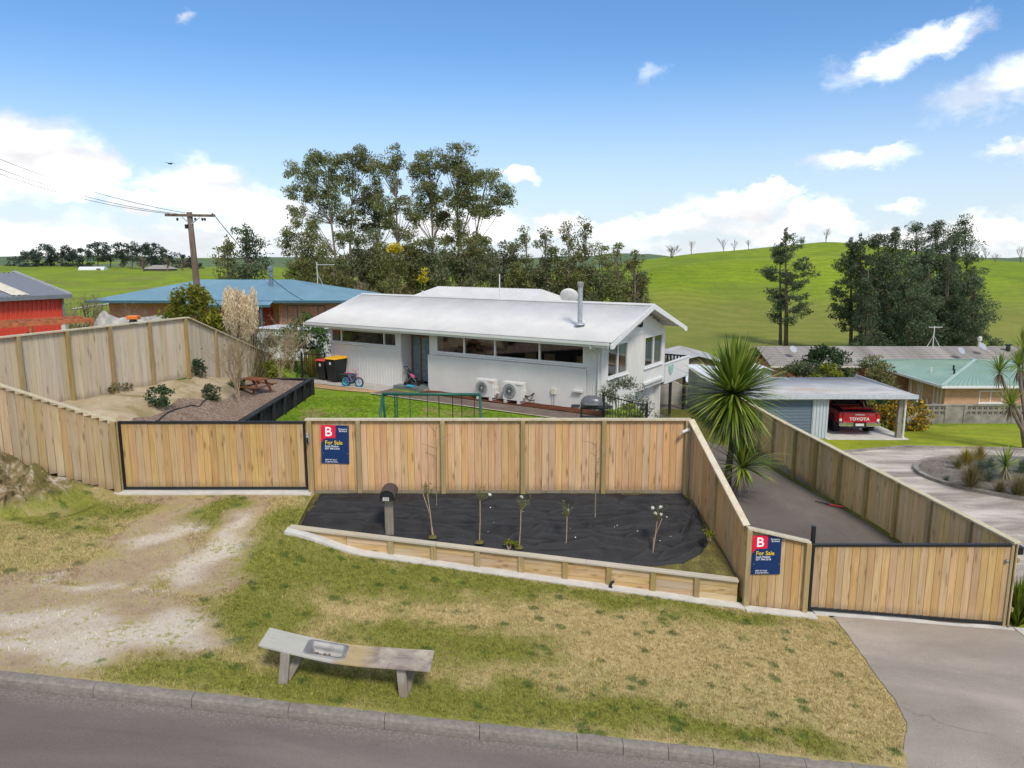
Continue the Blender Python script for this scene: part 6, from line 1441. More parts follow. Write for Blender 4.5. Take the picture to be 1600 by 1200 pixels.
def pickup():
    T = thing('pickup_truck', 'red pickup truck parked tail-out in the carport', 'truck', (17.15, 35.5, -3.53), R(-3)); T.scale = (1.05, 1.05, 1.05)
    hw = .92
    sec = lambda y, z0, z1, w, m_: None
    # body shell from tail (y=0) to nose (y=5.3)
    b = MB(); b.hexa([(-hw, .06, .52), (hw, .06, .52), (hw, 1.62, .52), (-hw, 1.62, .52), (-hw, .03, 1.12), (hw, .03, 1.12), (hw, 1.62, 1.12), (-hw, 1.62, 1.12)])
    b.hexa([(-hw, 1.62, .40), (hw, 1.62, .40), (hw, 5.2, .42), (-hw, 5.2, .42), (-hw, 1.62, 1.10), (hw, 1.62, 1.10), (hw * .95, 5.2, .98), (-hw * .95, 5.2, .98)]); b.build('body', CARRED, T, bevel=.05, seg=2)
    c = MB(); c.hexa([(-hw * .97, 1.60, 1.10), (hw * .97, 1.60, 1.10), (hw * .97, 4.0, 1.08), (-hw * .97, 4.0, 1.08), (-hw * .78, 1.78, 1.74), (hw * .78, 1.78, 1.74), (hw * .78, 3.2, 1.76), (-hw * .78, 3.2, 1.76)]); cab = c.build('cab', CARRED, T, bevel=.06, seg=2)
    m = MB(); m.add([(-.74, 1.625, 1.18), (.74, 1.625, 1.18), (.62, 1.755, 1.66), (-.62, 1.755, 1.66)], [(0, 1, 2, 3)]); q = m.build('rear_window', DARKGLASS, cab); md = q.modifiers.new('t', 'SOLIDIFY'); md.thickness = .03; md.offset = 0
    for s in (-1, 1):
        for y0, y1 in ((1.85, 2.6), (2.68, 3.55)):
            m = MB(); m.add([(s * .885, y0, 1.16), (s * .885, y1, 1.16), (s * .745, min(y1, 3.25), 1.66), (s * .755, y0 + .08, 1.66)], [(0, 1, 2, 3)]); q = m.build('side_window', DARKGLASS, cab); md = q.modifiers.new('t', 'SOLIDIFY'); md.thickness = .03; md.offset = 0
        m = MB(); m.box(s * .93 - .03, s * .93 + .03, 2.1, 2.24, .98, 1.02); m.build('door_handle', CHROME, cab)
        m = MB(); m.box(s * 1.02 - .09, s * 1.02 + .09, 3.3, 3.38, 1.12, 1.30); m.build('mirror', CHROME, cab, bevel=.02)
        m = MB(); m.box(s * .93 - .04, s * .93 + .04, 1.9, 3.9, .36, .42); m.build('side_step', CHROME, T, bevel=.01)
        m = MB(); m.box(s * .86 - .075, s * .86 + .075, -.012, .10, .70, 1.06); tl = m.build('tail_light', LENS_R, T, bevel=.015); m = MB(); m.box(s * .86 - .06, s * .86 + .06, -.02, -.005, .70, .82); m.build('reverse_lens', LENS_W, tl)
        m = MB(); m.bar((s * .72, 1.55, 1.12), (s * .66, 1.35, 1.62), .06, .06); m.bar((s * .66, 1.35, 1.62), (s * .72, .9, 1.12), .06, .06); m.build('sports_bar', STEEL_BLK, T)
        for y in (1.0, 4.25):
            m = MB(); m.lathe([(.20, -.12), (.37, -.12), (.385, -.08), (.385, .08), (.37, .12), (.20, .12)], 24); w = m.build('wheel', RUBBER, T); w.location = (s * .80, y, .385); w.rotation_euler = (0, R(90), 0)
            m = MB(); m.lathe([(0, -.02), (.21, -.02), (.22, .10), (.20, .105), (.06, .06), (0, .06)], 14); m.build('rim', STEEL, w)
            m = MB(); m.tube([(s * .93, y + .47 * math.cos(a), .385 + .47 * math.sin(a)) for a in np.linspace(.05, math.pi - .05, 13)], .05, 6); m.build('wheel_arch', CARRED if y > 2 else PLAST_BLK, T)
        m = MB(); m.box(s * .80 - .14, s * .80 + .14, .52, .54, .12, .5); m.build('mudflap', RUBBER, T)
        m = MB(); m.box(s * .62 - .33, s * .62 + .33, -.14, .06, .48, .66); m.build('bumper_corner', CHROME, T, bevel=.03)
    m = MB(); m.box(-.32, .32, -.09, .06, .40, .60); m.build('bumper_centre', PLAST_BLK, T, bevel=.015); m = MB(); m.box(-.19, .19, -.10, -.092, .49, .61); m.build('number_plate', PLAST_WHT, T)
    m = MB(); m.box(-.76, .76, -.02, .03, .64, 1.13); tg = m.build('tailgate', CARRED, T, bevel=.02); m = MB(); m.box(-.22, .22, -.045, -.02, .98, 1.06); m.build('tailgate_handle', CHROME, tg, bevel=.01)
    text_mesh('TOYOTA', .20, LENS_W, tg, (-.47, -.03, .745), bold=.006, sx=1.12); text_mesh('HILUX', .075, CHROME, tg, (.42, -.03, 1.0))
    m = MB(); m.hexa([(-.74, .2, 1.22), (.74, .2, 1.22), (.74, .55, 1.24), (-.74, .55, 1.24), (-.72, .18, 1.29), (.72, .18, 1.29), (.72, .55, 1.31), (-.72, .55, 1.31)]); m.build('bed_cover_spoiler', CARRED, T, bevel=.02); m = MB(); m.box(-.80, .80, .1, 1.5, 1.125, 1.15); m.build('bed_cover', PLAST_BLK, T)
    for s in (-.6, .6): m = MB(); m.box(s - .03, s + .03, .3, .42, 1.15, 1.225); m.build('spoiler_leg', PLAST_BLK, T)
    m = MB(); m.tube([(0, -.08, .36), (0, -.22, .36), (0, -.22, .42)], .03, 6); m.build('tow_bar', STEEL, T)
    m = MB(); m.box(-.6, .6, 5.2, 5.32, .45, .85); m.build('grille', PLAST_BLK, T)
pickup()

# ------------------------------------------------------------------ green roofed brick house, screen wall, units
def green_house():
    L = Vector((27.9, 46.6, -5.1)); T = thing('green_roof_house', 'orange brick house with a green iron hip roof behind the block wall', 'house', L)
    w = MB(); w.box(0, 12, 0, 4.4, 0, 2.2); w.box(1.0, 12, 4.4, 6.2, 0, 2.2); w.box(-.2, 12, 6.2, 10.5, 0, 2.2); w.build('wall', BRICK_O, T)
    r = MB(); hip_roof(r, -.55, 12.6, -.55, 11.2, 2.22, 3.12, 4.9, 5.1, 5.0, .3, .012); ro = r.build('roof', ROOF_G, T, smooth=True)
    m = MB(); m.box(-.6, 12.6, -.62, -.54, 2.06, 2.22); m.box(-.62, -.54, -.6, 11.2, 2.06, 2.22); m.build('gutter', TRIM, ro)
    m = MB(); m.box(-.5, 12.5, -.5, 11.1, 2.07, 2.12); m.build('soffit', WHITE, ro)
    for a, b in (((-.55, -.55, 2.24), (4.9, 5.0, 3.15)), ((12.6, -.55, 2.24), (5.1, 5.0, 3.15)), ((-.55, 11.2, 2.24), (4.9, 5.0, 3.15))): m = MB(); m.bar(a, b, .22, .04); m.build('hip_cap', mat('pale_hip_cap', (.34, .44, .38), .6, .3) if 'pale_hip_cap' not in MATS else MATS['pale_hip_cap'], ro)
    for x, y in ((.9, 3.4), (2.2, 3.0), (1.6, 1.9)): m = MB(); z = 2.22 + .9 * min(1, (x + .55) / 5.45); m.tube([(x, y, z - .1), (x, y, z + .34)], .06, 8); m.build('vent_pipe', PLAST_WHT if x < 1 else STEEL_BLK, ro)
    simple_window(T, 2.2, 3.7, 0, 1.0, 1.8, (2.95,)); simple_window(T, 7.6, 9.0, 0, 1.0, 1.8, (8.3,))
    for v0, v1 in ((.35, 1.25), (2.6, 3.2), (8.3, 9.1)):
        window(T, (lambda u, d, z: (-d - (.2 if u > 6 else 0), u, z)), v0, v1, .75, 1.95, ((v0 + v1) / 2,), TRIM, .07, True, DARKGLASS)
    m = MB(); m.box(.9, .99, 4.7, 5.5, 0, 2.0); m.build('door', mat('brown_door', (.10, .04, .03), .5, .3), T); m = MB(); m.box(-.5, 1.0, 4.5, 6.0, 0, .35); m.build('step', CONC_PALE, T)
    m = MB(); m.tube([(-.06, 3.9, 2.1), (-.06, 3.9, 0)], .05, 6); m.build('downpipe', PLAST_WHT, T); m = MB(); m.tube([(-.06, 1.9, .9), (-.3, 1.0, .0)], .05, 6); m.build('handrail', PLAST_WHT, T)
green_house()
def screen_wall():
    Y = 42.0; T = thing('block_wall', 'grey concrete screen wall with pierced blocks across the lawn', 'wall', (23.0, Y, -4.42))
    H_ = 1.08; x = 0.0; secs = [(0, 1.2, 0), (1.2, 2.2, 1), (2.2, 3.4, 0), (3.4, 9.8, 1), (9.8, 11, 0), (11, 20, 1)]
    for a, b, hole in secs:
        if not hole: m = MB(); m.box(a + .002, b - .002, -.06, .06, -.2, H_); m.build('solid_panel', CONC_OLD, T)
        else:
            m = MB(); m.box(a + .002, b - .002, -.06, .06, -.2, .50); m.build('solid_panel', CONC_OLD, T)
            k = int((b - a) / .32); w = (b - a) / k
            for r_ in range(2):
                z0 = .505 + r_ * .285
                for i in range(k):
                    x0 = a + i * w; q = MB(); e = .035
                    if i == 0 and r_ == 0 or 'pb' not in MATS_PB:
                        q.box(0, w - .006, -.055, .055, 0, e); q.box(0, w - .006, -.055, .055, .28 - e, .28); q.box(0, e, -.055, .055, e, .28 - e); q.box(w - .006 - e, w - .006, -.055, .055, e, .28 - e)
                        q.bar((e, 0, e), (w - e, 0, .28 - e), .09, .03, up=(0, 1, 0)); q.bar((e, 0, .28 - e), (w - e, 0, e), .088, .03, up=(0, 1, 0))
                        o = q.build('pierced_block', CONC_OLD, T); MATS_PB['pb'] = o.data
                    else: o = link('pierced_block', MATS_PB['pb'], T)
                    o.location = (x0 + .003, 0, z0)
    m = MB(); m.box(0, 20, -.09, .09, 1.081, 1.15); m.build('coping', CONC_OLD, T)
    for xx in (0.1, 2.3, 3.4, 9.9, 13, 17.5): m = MB(); m.box(xx - .1, xx + .1, -.10, -.061, -.2, H_ - .004); m.build('pier', CONC_OLD, T)
MATS_PB = {}
screen_wall()
def units():
    L = Vector((22.3, 62, -5.9)); T = thing('brick_units', 'long low brick flats with a mossy tiled roof below the pines', 'building', L)
    w = MB(); w.box(0, 26, 0, 7, -.5, 2.0); w.build('wall', BRICK_D, T)
    r = MB(); r.add([(-.5, -.6, 2.0), (26.6, -.6, 2.0), (26.6, 3.5, 3.15), (-.5, 3.5, 3.15), (26.6, 7.6, 2.0), (-.5, 7.6, 2.0)], [(0, 1, 2, 3), (3, 2, 4, 5)]); ro = r.build('roof', ROOF_TILE, T); md = ro.modifiers.new('t', 'SOLIDIFY'); md.thickness = .05
    row = None
    for k in range(11):                 # courses of tiles
        z0 = 2.0 + 1.15 * k / 11; y0 = -.6 + 4.1 * k / 11
        if row is None: m = MB(); m.hexa([(-.5, 0, .01), (26.6, 0, .01), (26.6, .38, .107), (-.5, .38, .107), (-.5, 0, .06), (26.6, 0, .06), (26.6, .38, .125), (-.5, .38, .125)]); o = m.build('tile_course', ROOF_TILE, ro); row = o.data
        else: o = link('tile_course', row, ro)
        o.location = (0, y0, z0)
    m = MB(); m.box(-.5, 26.6, -.72, -.62, 1.86, 2.0); m.build('gutter', CONC_PALE, ro)
    for x in (5.4, 8.2, 11.4, 14.4, 18.0, 21.6): simple_window(T, x, x + 1.5, 0, .75, 1.8, (x + .75,))
    for x in (7.2, 13.4, 20.0): m = MB(); m.box(x, x + .8, -.03, 0, 0, 1.9); m.build('door', MATS['red_door'], T)
    m = MB(); m.tube([(15.2, 3.2, 3.1), (15.2, 3.2, 5.0)], .04, 5); m.tube([(14.6, 3.2, 3.0), (15.2, 3.2, 4.2), (15.9, 3.2, 3.0)], .03, 4); m.tube([(14.7, 3.2, 4.9), (15.9, 3.2, 4.9)], .025, 4)
    for k in range(4): m.tube([(14.8 + k * .3, 3.0, 4.9), (14.8 + k * .3, 3.4, 4.9)], .018, 4)
    m.build('aerial', PLAST_WHT, ro)
    m = MB(); m.lathe([(.12, 0), (.12, .6), (.2, .62), (.16, .8), (.2, .82), (.1, .98)], 10, (19.4, 3.3, 3.1)); m.build('flue', CONC_PALE, ro)
    m = MB(); m.lathe([(.18, 0), (.18, .5), (.3, .52), (.3, .6)], 8, (21.4, 2.4, 2.9)); m.build('flue', STEEL_BLK, ro)
    for x, y in ((1.9, 1.0), (16.2, .7), (18.6, 1.6)): m = MB(); m.lathe([(0, 0), (.3, .06), (.34, .1)], 12); o = m.build('dish', GALV, ro); o.location = (x, y, 2.9 + .28 * y); o.rotation_euler = (R(55), 0, R(20))
    m = MB(); m.tube([(26.2, .5, 2.2), (26.2, .5, 4.4)], .12, 8); m.build('vent_stack', PLAST_WHT, ro)
units()
def little_shed(name, label, L, w, d, h, rise, wallm, roofm, rz=0, win=True):
    T = thing(name, label, 'shed', L, rz)
    m = MB(); m.box(-w / 2, w / 2, 0, d, -.8, h); m.prism([(-w / 2, h), (w / 2, h), (0, h + rise)], lambda a, z, y: (a, y, z), .0, d); m.build('wall', wallm, T)
    m = MB(); e = .3; k = rise / (w / 2)
    for s in (-1, 1): corr(m, (s * (w / 2 + e), -e, h - e * k + .04), (s * (w / 2 + e), d + e, h - e * k + .04), (0, -e, h + rise + .04), (0, d + e, h + rise + .04), .2, .012)
    o = m.build('roof', roofm, T, smooth=True); md = o.modifiers.new('t', 'SOLIDIFY'); md.thickness = .02
    if win: simple_window(T, -.5, .5, 0, h * .45, h * .95, (0,))
BROWNW = mat('brown_board', (.135, .105, .08), .85, .15, var=.2); WROOF = mat('pale_roof', (.62, .63, .64), .5, .3, var=.05)
p = P(1090, 560, 55.0); little_shed('brown_shed', 'brown shed with a pale gable roof behind the deck', (p.x, 55.0, -4.6), 4.0, 6.0, 1.9, .5, BROWNW, ROOF_GREY)
p = P(1040, 560, 52.0); little_shed('low_shed', 'low pale roofed shed just beyond the deck', (p.x - .3, 56.0, -4.4), 6.0, 4.0, 1.8, .4, BROWNW, ROOF_GREY, R(90), False)
p = P(1192, 570, 56.0); little_shed('white_shed', 'small white shed at the end of the brick flats', (p.x, 56.0, -5.4), 1.5, 2.5, 1.95, .25, MATS['pale_grey_iron'], WROOF, 0, False)
# low concrete walls and awning at the back of the drive
def conc_wall(name, label, poly, y0, y1, axis='x', x0=0):
    m = MB()
    if axis == 'x': m.prism(poly, lambda a, z, d: (a, d, z), y0, y1)
    else: m.prism(poly, lambda a, z, d: (d, a, z), y0, y1)
    o = m.build(name, CONC, None, bevel=.01); tag(o, label, 'wall')
conc_wall('concrete_wall', 'grey concrete wall running back beside the drive', [(27.3, -1.6), (33.6, -1.6), (33.6, .15), (27.3, .05)], 8.15, 8.35, 'y')
conc_wall('sloping_wall', 'concrete wall with a sloping top under the deck', [(5.9, -1.7), (8.1, -1.7), (8.1, -.75), (6.3, .15), (5.9, .15)], 33.62, 33.8)
def awning():
    T = thing('boat_awning', 'pale sloping awning on black struts beyond the concrete wall', 'awning', (9.2, 36.5, -3.4))
    m = MB(); corr(m, (-.6, -.8, 2.55), (2.4, -.8, 2.35), (-.6, 2.4, 3.0), (2.4, 2.4, 2.8), .2, .01); o = m.build('cover', WROOF, T); md = o.modifiers.new('t', 'SOLIDIFY'); md.thickness = .02
    for x in (-.4, .9, 2.2):
        m = MB(); m.tube([(x, -.6, 0), (x, -.6, 2.42)], .04, 6); m.build('post', STEEL_BLK, T)
    for x in (-.4, .9): m = MB(); m.tube([(x, -.6, 1.7), (x + .65, -.6, 2.4)], .025, 5); m.tube([(x + 1.3, -.6, 1.7), (x + .65, -.6, 2.4)], .025, 5); m.build('strut', STEEL_BLK, T)
    m = MB(); m.bar((-.6, -.62, 2.38), (2.4, -.62, 2.28), .05, .1); m.build('beam', STEEL_BLK, T)
awning()
# farm buildings across the paddocks
def far_shed():
    p = P(146, 424, 300); T = thing('farm_shed', 'white round-roofed farm shed in front of the far pines', 'shed', (p.x, 300, p.z - .3), R(8))
    pr = [(-2.2, 0)] + [(2.2 * math.cos(a), .9 + 1.3 * math.sin(a)) for a in np.linspace(math.pi, 0, 9)] + [(2.2, 0)]
    m = MB(); m.prism(pr, lambda a, z, d: (d, a, z), -4.8, 4.8); m.build('shell', WROOF, T)
    m = MB(); m.box(2.0, 3.6, -2.26, -2.21, 0, 1.5); m.build('doorway', BROWNW, T)
    p = P(246, 426, 290); T = thing('farm_house', 'low brown farmhouse among bare trees across the paddock', 'house', (p.x, 290, p.z - .3))
    m = MB(); m.box(-5, 5, 0, 6, 0, 1.7); m.build('wall', BROWNW, T); m = MB(); hip_roof(m, -5.6, 5.6, -.5, 6.5, 1.7, 3.2, -2.5, 2.5, 3, .5, .01); m.build('roof', ROOF_TILE, T)
    p0 = P(112, 446, 150); p1 = P(168, 438, 190)
far_shed()

# ------------------------------------------------------------------ vegetation
def rand_dirs(n): v = rng.normal(size=(n, 3)); return v / np.linalg.norm(v, axis=1, keepdims=True)
def leaf_quads(C, L, W, droop=0., flat=0.):
    """rhombic leaves at centres C (N,3): long axis random, hanging when droop > 0"""
    n = len(C); a = rand_dirs(n); a[:, 2] = a[:, 2] * (1 - flat) - droop; a /= np.linalg.norm(a, axis=1, keepdims=True)
    b = np.cross(a, rand_dirs(n)); b /= np.linalg.norm(b, axis=1, keepdims=True) + 1e-9
    l = (L * rng.uniform(.35, 1.5, n))[:, None] / 2; w = (W * rng.uniform(.6, 1.3, n))[:, None] / 2
    return np.stack([C - a * l, C + b * w, C + a * l, C - b * w], 1)
def leaves_obj(name, Q, m, parent): n = len(Q); return npmesh(name, Q.reshape(-1, 3), np.arange(n * 4).reshape(-1, 4), m, parent)
def cluster_leaves(centers, radii, per, L, W, droop=0., shell=.5, flat=0.):
    out = []
    for c, r in zip(centers, radii):
        d = rand_dirs(per); k = rng.uniform(0, 1, per) ** (1 / 3 * (1 - shell) + .12); rr = np.asarray(r)
        out.append(np.asarray(c) + d * k[:, None] * rr)
    return leaf_quads(np.concatenate(out), L, W, droop, flat)
def limb(mb, p0, p1, r0, r1, bend=.12, n=4, sides=5):
    p0 = Vector(p0); p1 = Vector(p1); d = (p1 - p0).length; pts = []
    off = Vector((random.uniform(-1, 1), random.uniform(-1, 1), random.uniform(-.2, .8))) * bend * d
    for i in range(n + 1): s = i / n; pts.append(p0.lerp(p1, s) + off * s * (1 - s) * 2)
    mb.tube(pts, [mixf(r0, r1, i / n) for i in range(n + 1)], sides)
def ground_z(x, y): return zground(x, y)

def gum(label, trunk, Y, blobs, m=GUM, group=None, per=110, dens=4.2, L=.38, W=.13, name='gum_tree', cr=1.05, r0=.24, bark=BARK, droop=.5):
    """trunk: photo points up the stem at depth Y; blobs: (px, py, rx, ry) masses of foliage"""
    if name == 'gum_tree' and len(trunk) > 3:     # epicormic tufts down the stem
        blobs = list(blobs) + [(random.choice(trunk[1:])[0] + random.uniform(-26, 26), random.uniform(305, 405), random.uniform(7, 14), random.uniform(5, 9)) for _ in range(7)]
    b = P(*trunk[0], Y); bz = ground_z(b.x, Y); T = thing(name, label, 'tree', (b.x, Y, bz), 0, group); O = T.location
    pts = [Vector((b.x, Y, bz - .4))] + [P(x, y, Y + random.uniform(-.5, .5)) for x, y in trunk]
    mb = MB(); k = len(pts); mb.tube([p - O for p in pts], [r0 * (1 - .82 * i / (k - 1)) for i in range(k)], 8)
    cs, rs = [], []; s = Y / F
    for (px, py, rx, ry) in blobs:
        area = rx * ry * s * s; n = max(3, int(area * 1.5 * dens / (cr * cr)))
        for _ in range(n):
            a = random.uniform(0, 2 * math.pi); q = math.sqrt(random.random()); dy = random.uniform(-1, 1) * rx * s * .75
            p = P(px + rx * q * math.cos(a), py + ry * q * math.sin(a), Y) + Vector((0, dy, 0)); c = cr * random.uniform(.55, 1.15)
            cs.append(p - O); rs.append((c, c, c * .72))
        c = P(px, py, Y); t_ = min(range(k), key=lambda i: (pts[i] - c).length + (6 if pts[i].z > c.z - .5 else 0)); 
        limb(mb, pts[t_] - O, c - O, r0 * .28, .04)
    for p in random.sample(list(range(len(cs))), min(len(cs), 26)):
        c = Vector(cs[p]); t_ = min(range(k), key=lambda i: ((pts[i] - O) - c).length + (4 if pts[i].z - O.z > c.z - .3 else 0)); limb(mb, pts[t_] - O, c, r0 * .16, .025, .15, 3, 4)
    mb.build('trunk', bark, T, smooth=True)
    leaves_obj('crown', cluster_leaves(cs, rs, per, L, W, droop, .4), m, T)
    return T
GG = 'trees behind the white house'
gum('tall gum tree at the left end of the stand, forked low', [(528, 452), (524, 400), (518, 350), (512, 300), (508, 258)], 100, [(512, 262, 28, 22), (470, 272, 22, 16), (458, 300, 14, 10), (490, 300, 26, 14), (525, 300, 18, 18), (466, 332, 14, 12), (505, 330, 12, 8), (535, 330, 12, 8), (488, 250, 18, 12)], GUM, GG)
gum('second tall gum from the left, rounded crown', [(548, 452), (547, 380), (550, 320), (552, 262)], 103, [(553, 250, 24, 20), (575, 262, 14, 16), (545, 285, 14, 12), (562, 300, 16, 14), (585, 300, 10, 20), (555, 340, 10, 10)], GUM, GG)
gum('slender gum with a pointed top in the middle of the stand', [(620, 452), (621, 380), (619, 310), (616, 240)], 98, [(616, 240, 9, 16), (622, 258, 12, 12), (600, 268, 14, 14), (590, 258, 12, 10), (612, 290, 12, 10), (625, 320, 14, 16), (640, 345, 12, 12), (598, 318, 14, 12), (610, 345, 10, 10)], GUM, GG)
gum('gum left of the gap, leaning slightly, with hanging foliage', [(592, 452), (590, 390), (585, 340), (578, 295)], 106, [(580, 310, 14, 14), (565, 325, 10, 12), (598, 345, 14, 12), (575, 350, 10, 10)], GUM_D, GG)
gum('broad gum right of the gap, dome shaped crown', [(676, 452), (676, 380), (674, 320), (672, 262)], 100, [(672, 256, 22, 20), (650, 268, 16, 14), (692, 265, 12, 14), (665, 290, 22, 14), (655, 325, 14, 20), (682, 315, 12, 16), (690, 345, 10, 12)], GUM, GG)
gum('tallest gum with a thin top above the others', [(718, 452), (716, 380), (714, 310), (716, 240)], 97, [(714, 228, 12, 8), (728, 236, 10, 8), (697, 246, 6, 5), (718, 258, 20, 16), (738, 272, 22, 16), (722, 290, 20, 14), (706, 310, 12, 18), (735, 312, 18, 16), (720, 345, 14, 14)], GUM, GG)
gum('gum at the right end of the stand with drooping outer branches', [(738, 452), (742, 385), (750, 330), (760, 285)], 102, [(762, 280, 20, 16), (785, 300, 14, 18), (795, 318, 7, 14), (768, 315, 16, 10), (752, 335, 12, 10), (778, 335, 8, 6)], GUM, GG)
gum('low gum with pale stems at the left below the tall ones', [(478, 452), (475, 410), (470, 375)], 92, [(466, 362, 18, 14), (452, 382, 12, 10), (485, 378, 18, 14), (470, 402, 26, 16), (500, 400, 20, 14), (462, 428, 22, 14), (495, 430, 24, 16), (480, 450, 28, 12)], OLIVE, GG)
lows = [((812, 436), 20, 30, OLIVE, 'olive tree filling the gap right of the aerial pole'), ((845, 438), 20, 28, GUM_D, 'dark tree under the slender pair behind the ridge'), ((880, 440), 20, 28, OLIVE, 'olive tree behind the satellite dish'), ((930, 440), 20, 28, GUM_D, 'dark tree just right of the chimney flue'), ((965, 445), 20, 26, OLIVE, 'olive tree low at the right of the row'), ((1000, 450), 16, 22, GUM_D, 'small dark tree ending the row at the gable'), ((520, 430), 26, 30, OLIVE, 'olive tree between the low gum and the dark bushy tree'), ((660, 430), 24, 36, OLIVE, 'olive tree in the dip between two dark trees'), ((733, 400), 20, 40, OLIVE, 'olive tree behind the rounded dark tree'), ((583, 400), 20, 40, GUM_D, 'upright dark tree behind the wattle bloom'), ((560, 410), 26, 40, GUM_D, 'dark bushy tree left of the wattle bloom'), ((600, 420), 24, 38, OLIVE, 'olive tree beneath the yellow wattle bloom'), ((640, 405), 26, 46, OLIVE, 'olive toned tree right of the wattle bloom'), ((675, 415), 26, 42, GUM_D, 'dark tree under the dome shaped gum'), ((712, 420), 26, 42, GUM_D, 'dark tree under the tallest gum'), ((750, 415), 28, 46, GUM_D, 'rounded dark tree at the right of the low row'), ((785, 420), 24, 44, GUM_D, 'dark tree beside the aerial pole'), ((535, 435), 18, 26, GUM_D, 'small dark tree behind the roof of the brick house')]
for (c, rx, ry, mm, lb) in lows:
    x, y = c; gum(lb, [(x, 470), (x + 2, 430), (x, y - ry * .5)], random.uniform(80, 92), [(x, y - ry * .55, rx * .7, ry * .45), (x - rx * .4, y, rx * .7, ry * .5), (x + rx * .4, y + 4, rx * .7, ry * .5), (x, y + ry * .6, rx, ry * .5), (x, y + ry * 1.2, rx * 1.05, ry * .4)], mm, GG, 90, 3.2, .38, .15, 'bushy_tree', 1.0, .2, BARK_D, .2)
rights = [((822, 365), 9, 'slender tree just right of the low row'), ((851, 362), 9, 'slender tree second along right of the low row'), ((888, 360), 11, 'slender tree above the satellite dish'), ((914, 352), 11, 'tallest slender tree above the chimney flue'), ((940, 390), 12, 'thin tree right of the chimney flue'), ((965, 388), 12, 'tree second from the right end of the row'), ((992, 402), 14, 'tree at the right end of the row before the green hill'), ((802, 385), 10, 'narrow tree behind the ridge left of the dish'), ((870, 395), 10, 'lower thin tree between the two slender pairs')]
for (c, rx, lb) in rights:
    x, y = c; h = 470 - y; gum(lb, [(x, 470), (x, 440), (x + 1, 400), (x, y + 4)], random.uniform(84, 96), [(x, y, rx * .7, 9), (x - 3, y + 18, rx, 11), (x + 4, y + 34, rx * 1.1, 12), (x - 4, y + 52, rx * 1.3, 12), (x + 3, y + 68, rx * 1.5, 12)] + [(x + random.uniform(-8, 8), yy, rx * 1.35, 12) for yy in range(int(y + 84), 486, 15)], random.choice([GUM_D, OLIVE, OLIVE]), GG, 80, 2.6, .36, .13, 'slender_tree', .85, .14, BARK, .4)
# wattle bloom
T = thing('wattle_tree', 'small wattle tree with a burst of yellow blossom', 'tree', (P(617, 470, 79).x, 79, ground_z(P(617, 470, 79).x, 79)), 0, GG); O = T.location
mb = MB(); limb(mb, (0, 0, 0), P(618, 388, 79) - O, .12, .03, .05, 6); mb.build('trunk', BARK, T)
cs = [P(610 + random.uniform(-3, 16), 389 + random.uniform(-6, 5), 79) - O for _ in range(9)] + [P(random.uniform(655, 668), random.uniform(418, 445), 79) - O for _ in range(3)]
leaves_obj('blossom', cluster_leaves(cs, [(.42,) * 3] * len(cs), 60, .22, .14), PETAL_Y, T)
cs = [P(615 + random.uniform(-16, 16), 410 + random.uniform(-8, 40), 79) - O for _ in range(22)]; leaves_obj('crown', cluster_leaves(cs, [(.8,) * 3] * len(cs), 60, .36, .12, .3), OLIVE, T)

def pine(label, px, py_top, Y, wid, bare=.2, group=None, m=PINE, tiers=16, per=26,  base_py=None, name='pine_tree', r0=.35, dens=1., L=.55, irregular=.35, full=False, lean=0):
    top = P(px, py_top, Y); bx = P(px - lean, base_py or 470, Y).x; bz = ground_z(bx, Y); H_ = top.z - bz
    T = thing(name, label, 'tree', (bx, Y, bz), 0, group); O = T.location
    mb = MB(); tx = top.x - bx
    mb.tube([(0, 0, -.5), (tx * .3, 0, H_ * .35), (tx * .7, .1, H_ * .7), (tx, 0, H_)], [r0, r0 * .75, r0 * .42, .04], 8)
    cs, rs = [], []; R_ = wid * Y / F
    for i in range(tiers):
        s = bare + (1 - bare) * (i + random.uniform(-.3, .3)) / tiers; s = clamp(s, bare, .985); z = H_ * s; q = (s - bare) / (1 - bare)
        prof = (math.sin(math.pi * (q * .82 + .16)) ** .8 if not full else (1.0 - .82 * q ** 2.2) * min(1, .75 + q)); nb = max(3, int(5 * dens))
        for k in range(nb):
            a = random.uniform(0, 2 * math.pi); l = R_ * prof * random.uniform(1 - irregular * 1.6, 1.0 + irregular * .4)
            if l < .2: l = .2
            e = Vector((math.cos(a) * l + tx * s, math.sin(a) * l, z + l * random.uniform(-.22, .40) + random.uniform(-.4, .4))); st = Vector((tx * s, 0, z - l * .1)); limb(mb, st, e, max(.03, r0 * .22 * (1 - s * .6)), .02, .08, 3, 4)
            steps = max(2, int(l / .55))
            for j in range(steps):
                f = (j + 1) / steps
                if f < .5 and not full: continue
                c = st.lerp(e, f); cs.append((c.x + random.uniform(-.25, .25), c.y + random.uniform(-.25, .25), c.z + random.uniform(-.05, .25))); rr = random.uniform(.5, .95) * (1.0 if l > 1 else .7); rs.append((rr, rr, rr * .72))
    cs.append((tx, 0, H_)); rs.append((.3, .3, .5))
    mb.build('trunk', BARK_D, T, smooth=True); leaves_obj('crown', cluster_leaves(cs, rs, int(per * 1.1), L * .8, .13, -.15, .3), m, T); return T
PG = 'pines below the green hill'
pine('lone tall pine with a bare trunk on the hill slope', 1228, 360, 112, 42, .18, PG, tiers=13, per=40, dens=.75, base_py=545, r0=.34, L=.7)
pine('second stem of pine leaning beside the lone tall pine', 1219, 385, 113, 24, .35, PG, tiers=7, per=34, base_py=545, r0=.26, L=.7)
pine('slim pine left of the dense clump', 1330, 376, 104, 34, .20, PG, tiers=14, per=36, dens=.85, base_py=545, r0=.28, L=.65)
pine('pine with dead lower branches touching the dense clump', 1345, 370, 102, 32, .25, PG, tiers=15, per=36, base_py=545, r0=.30, L=.65)
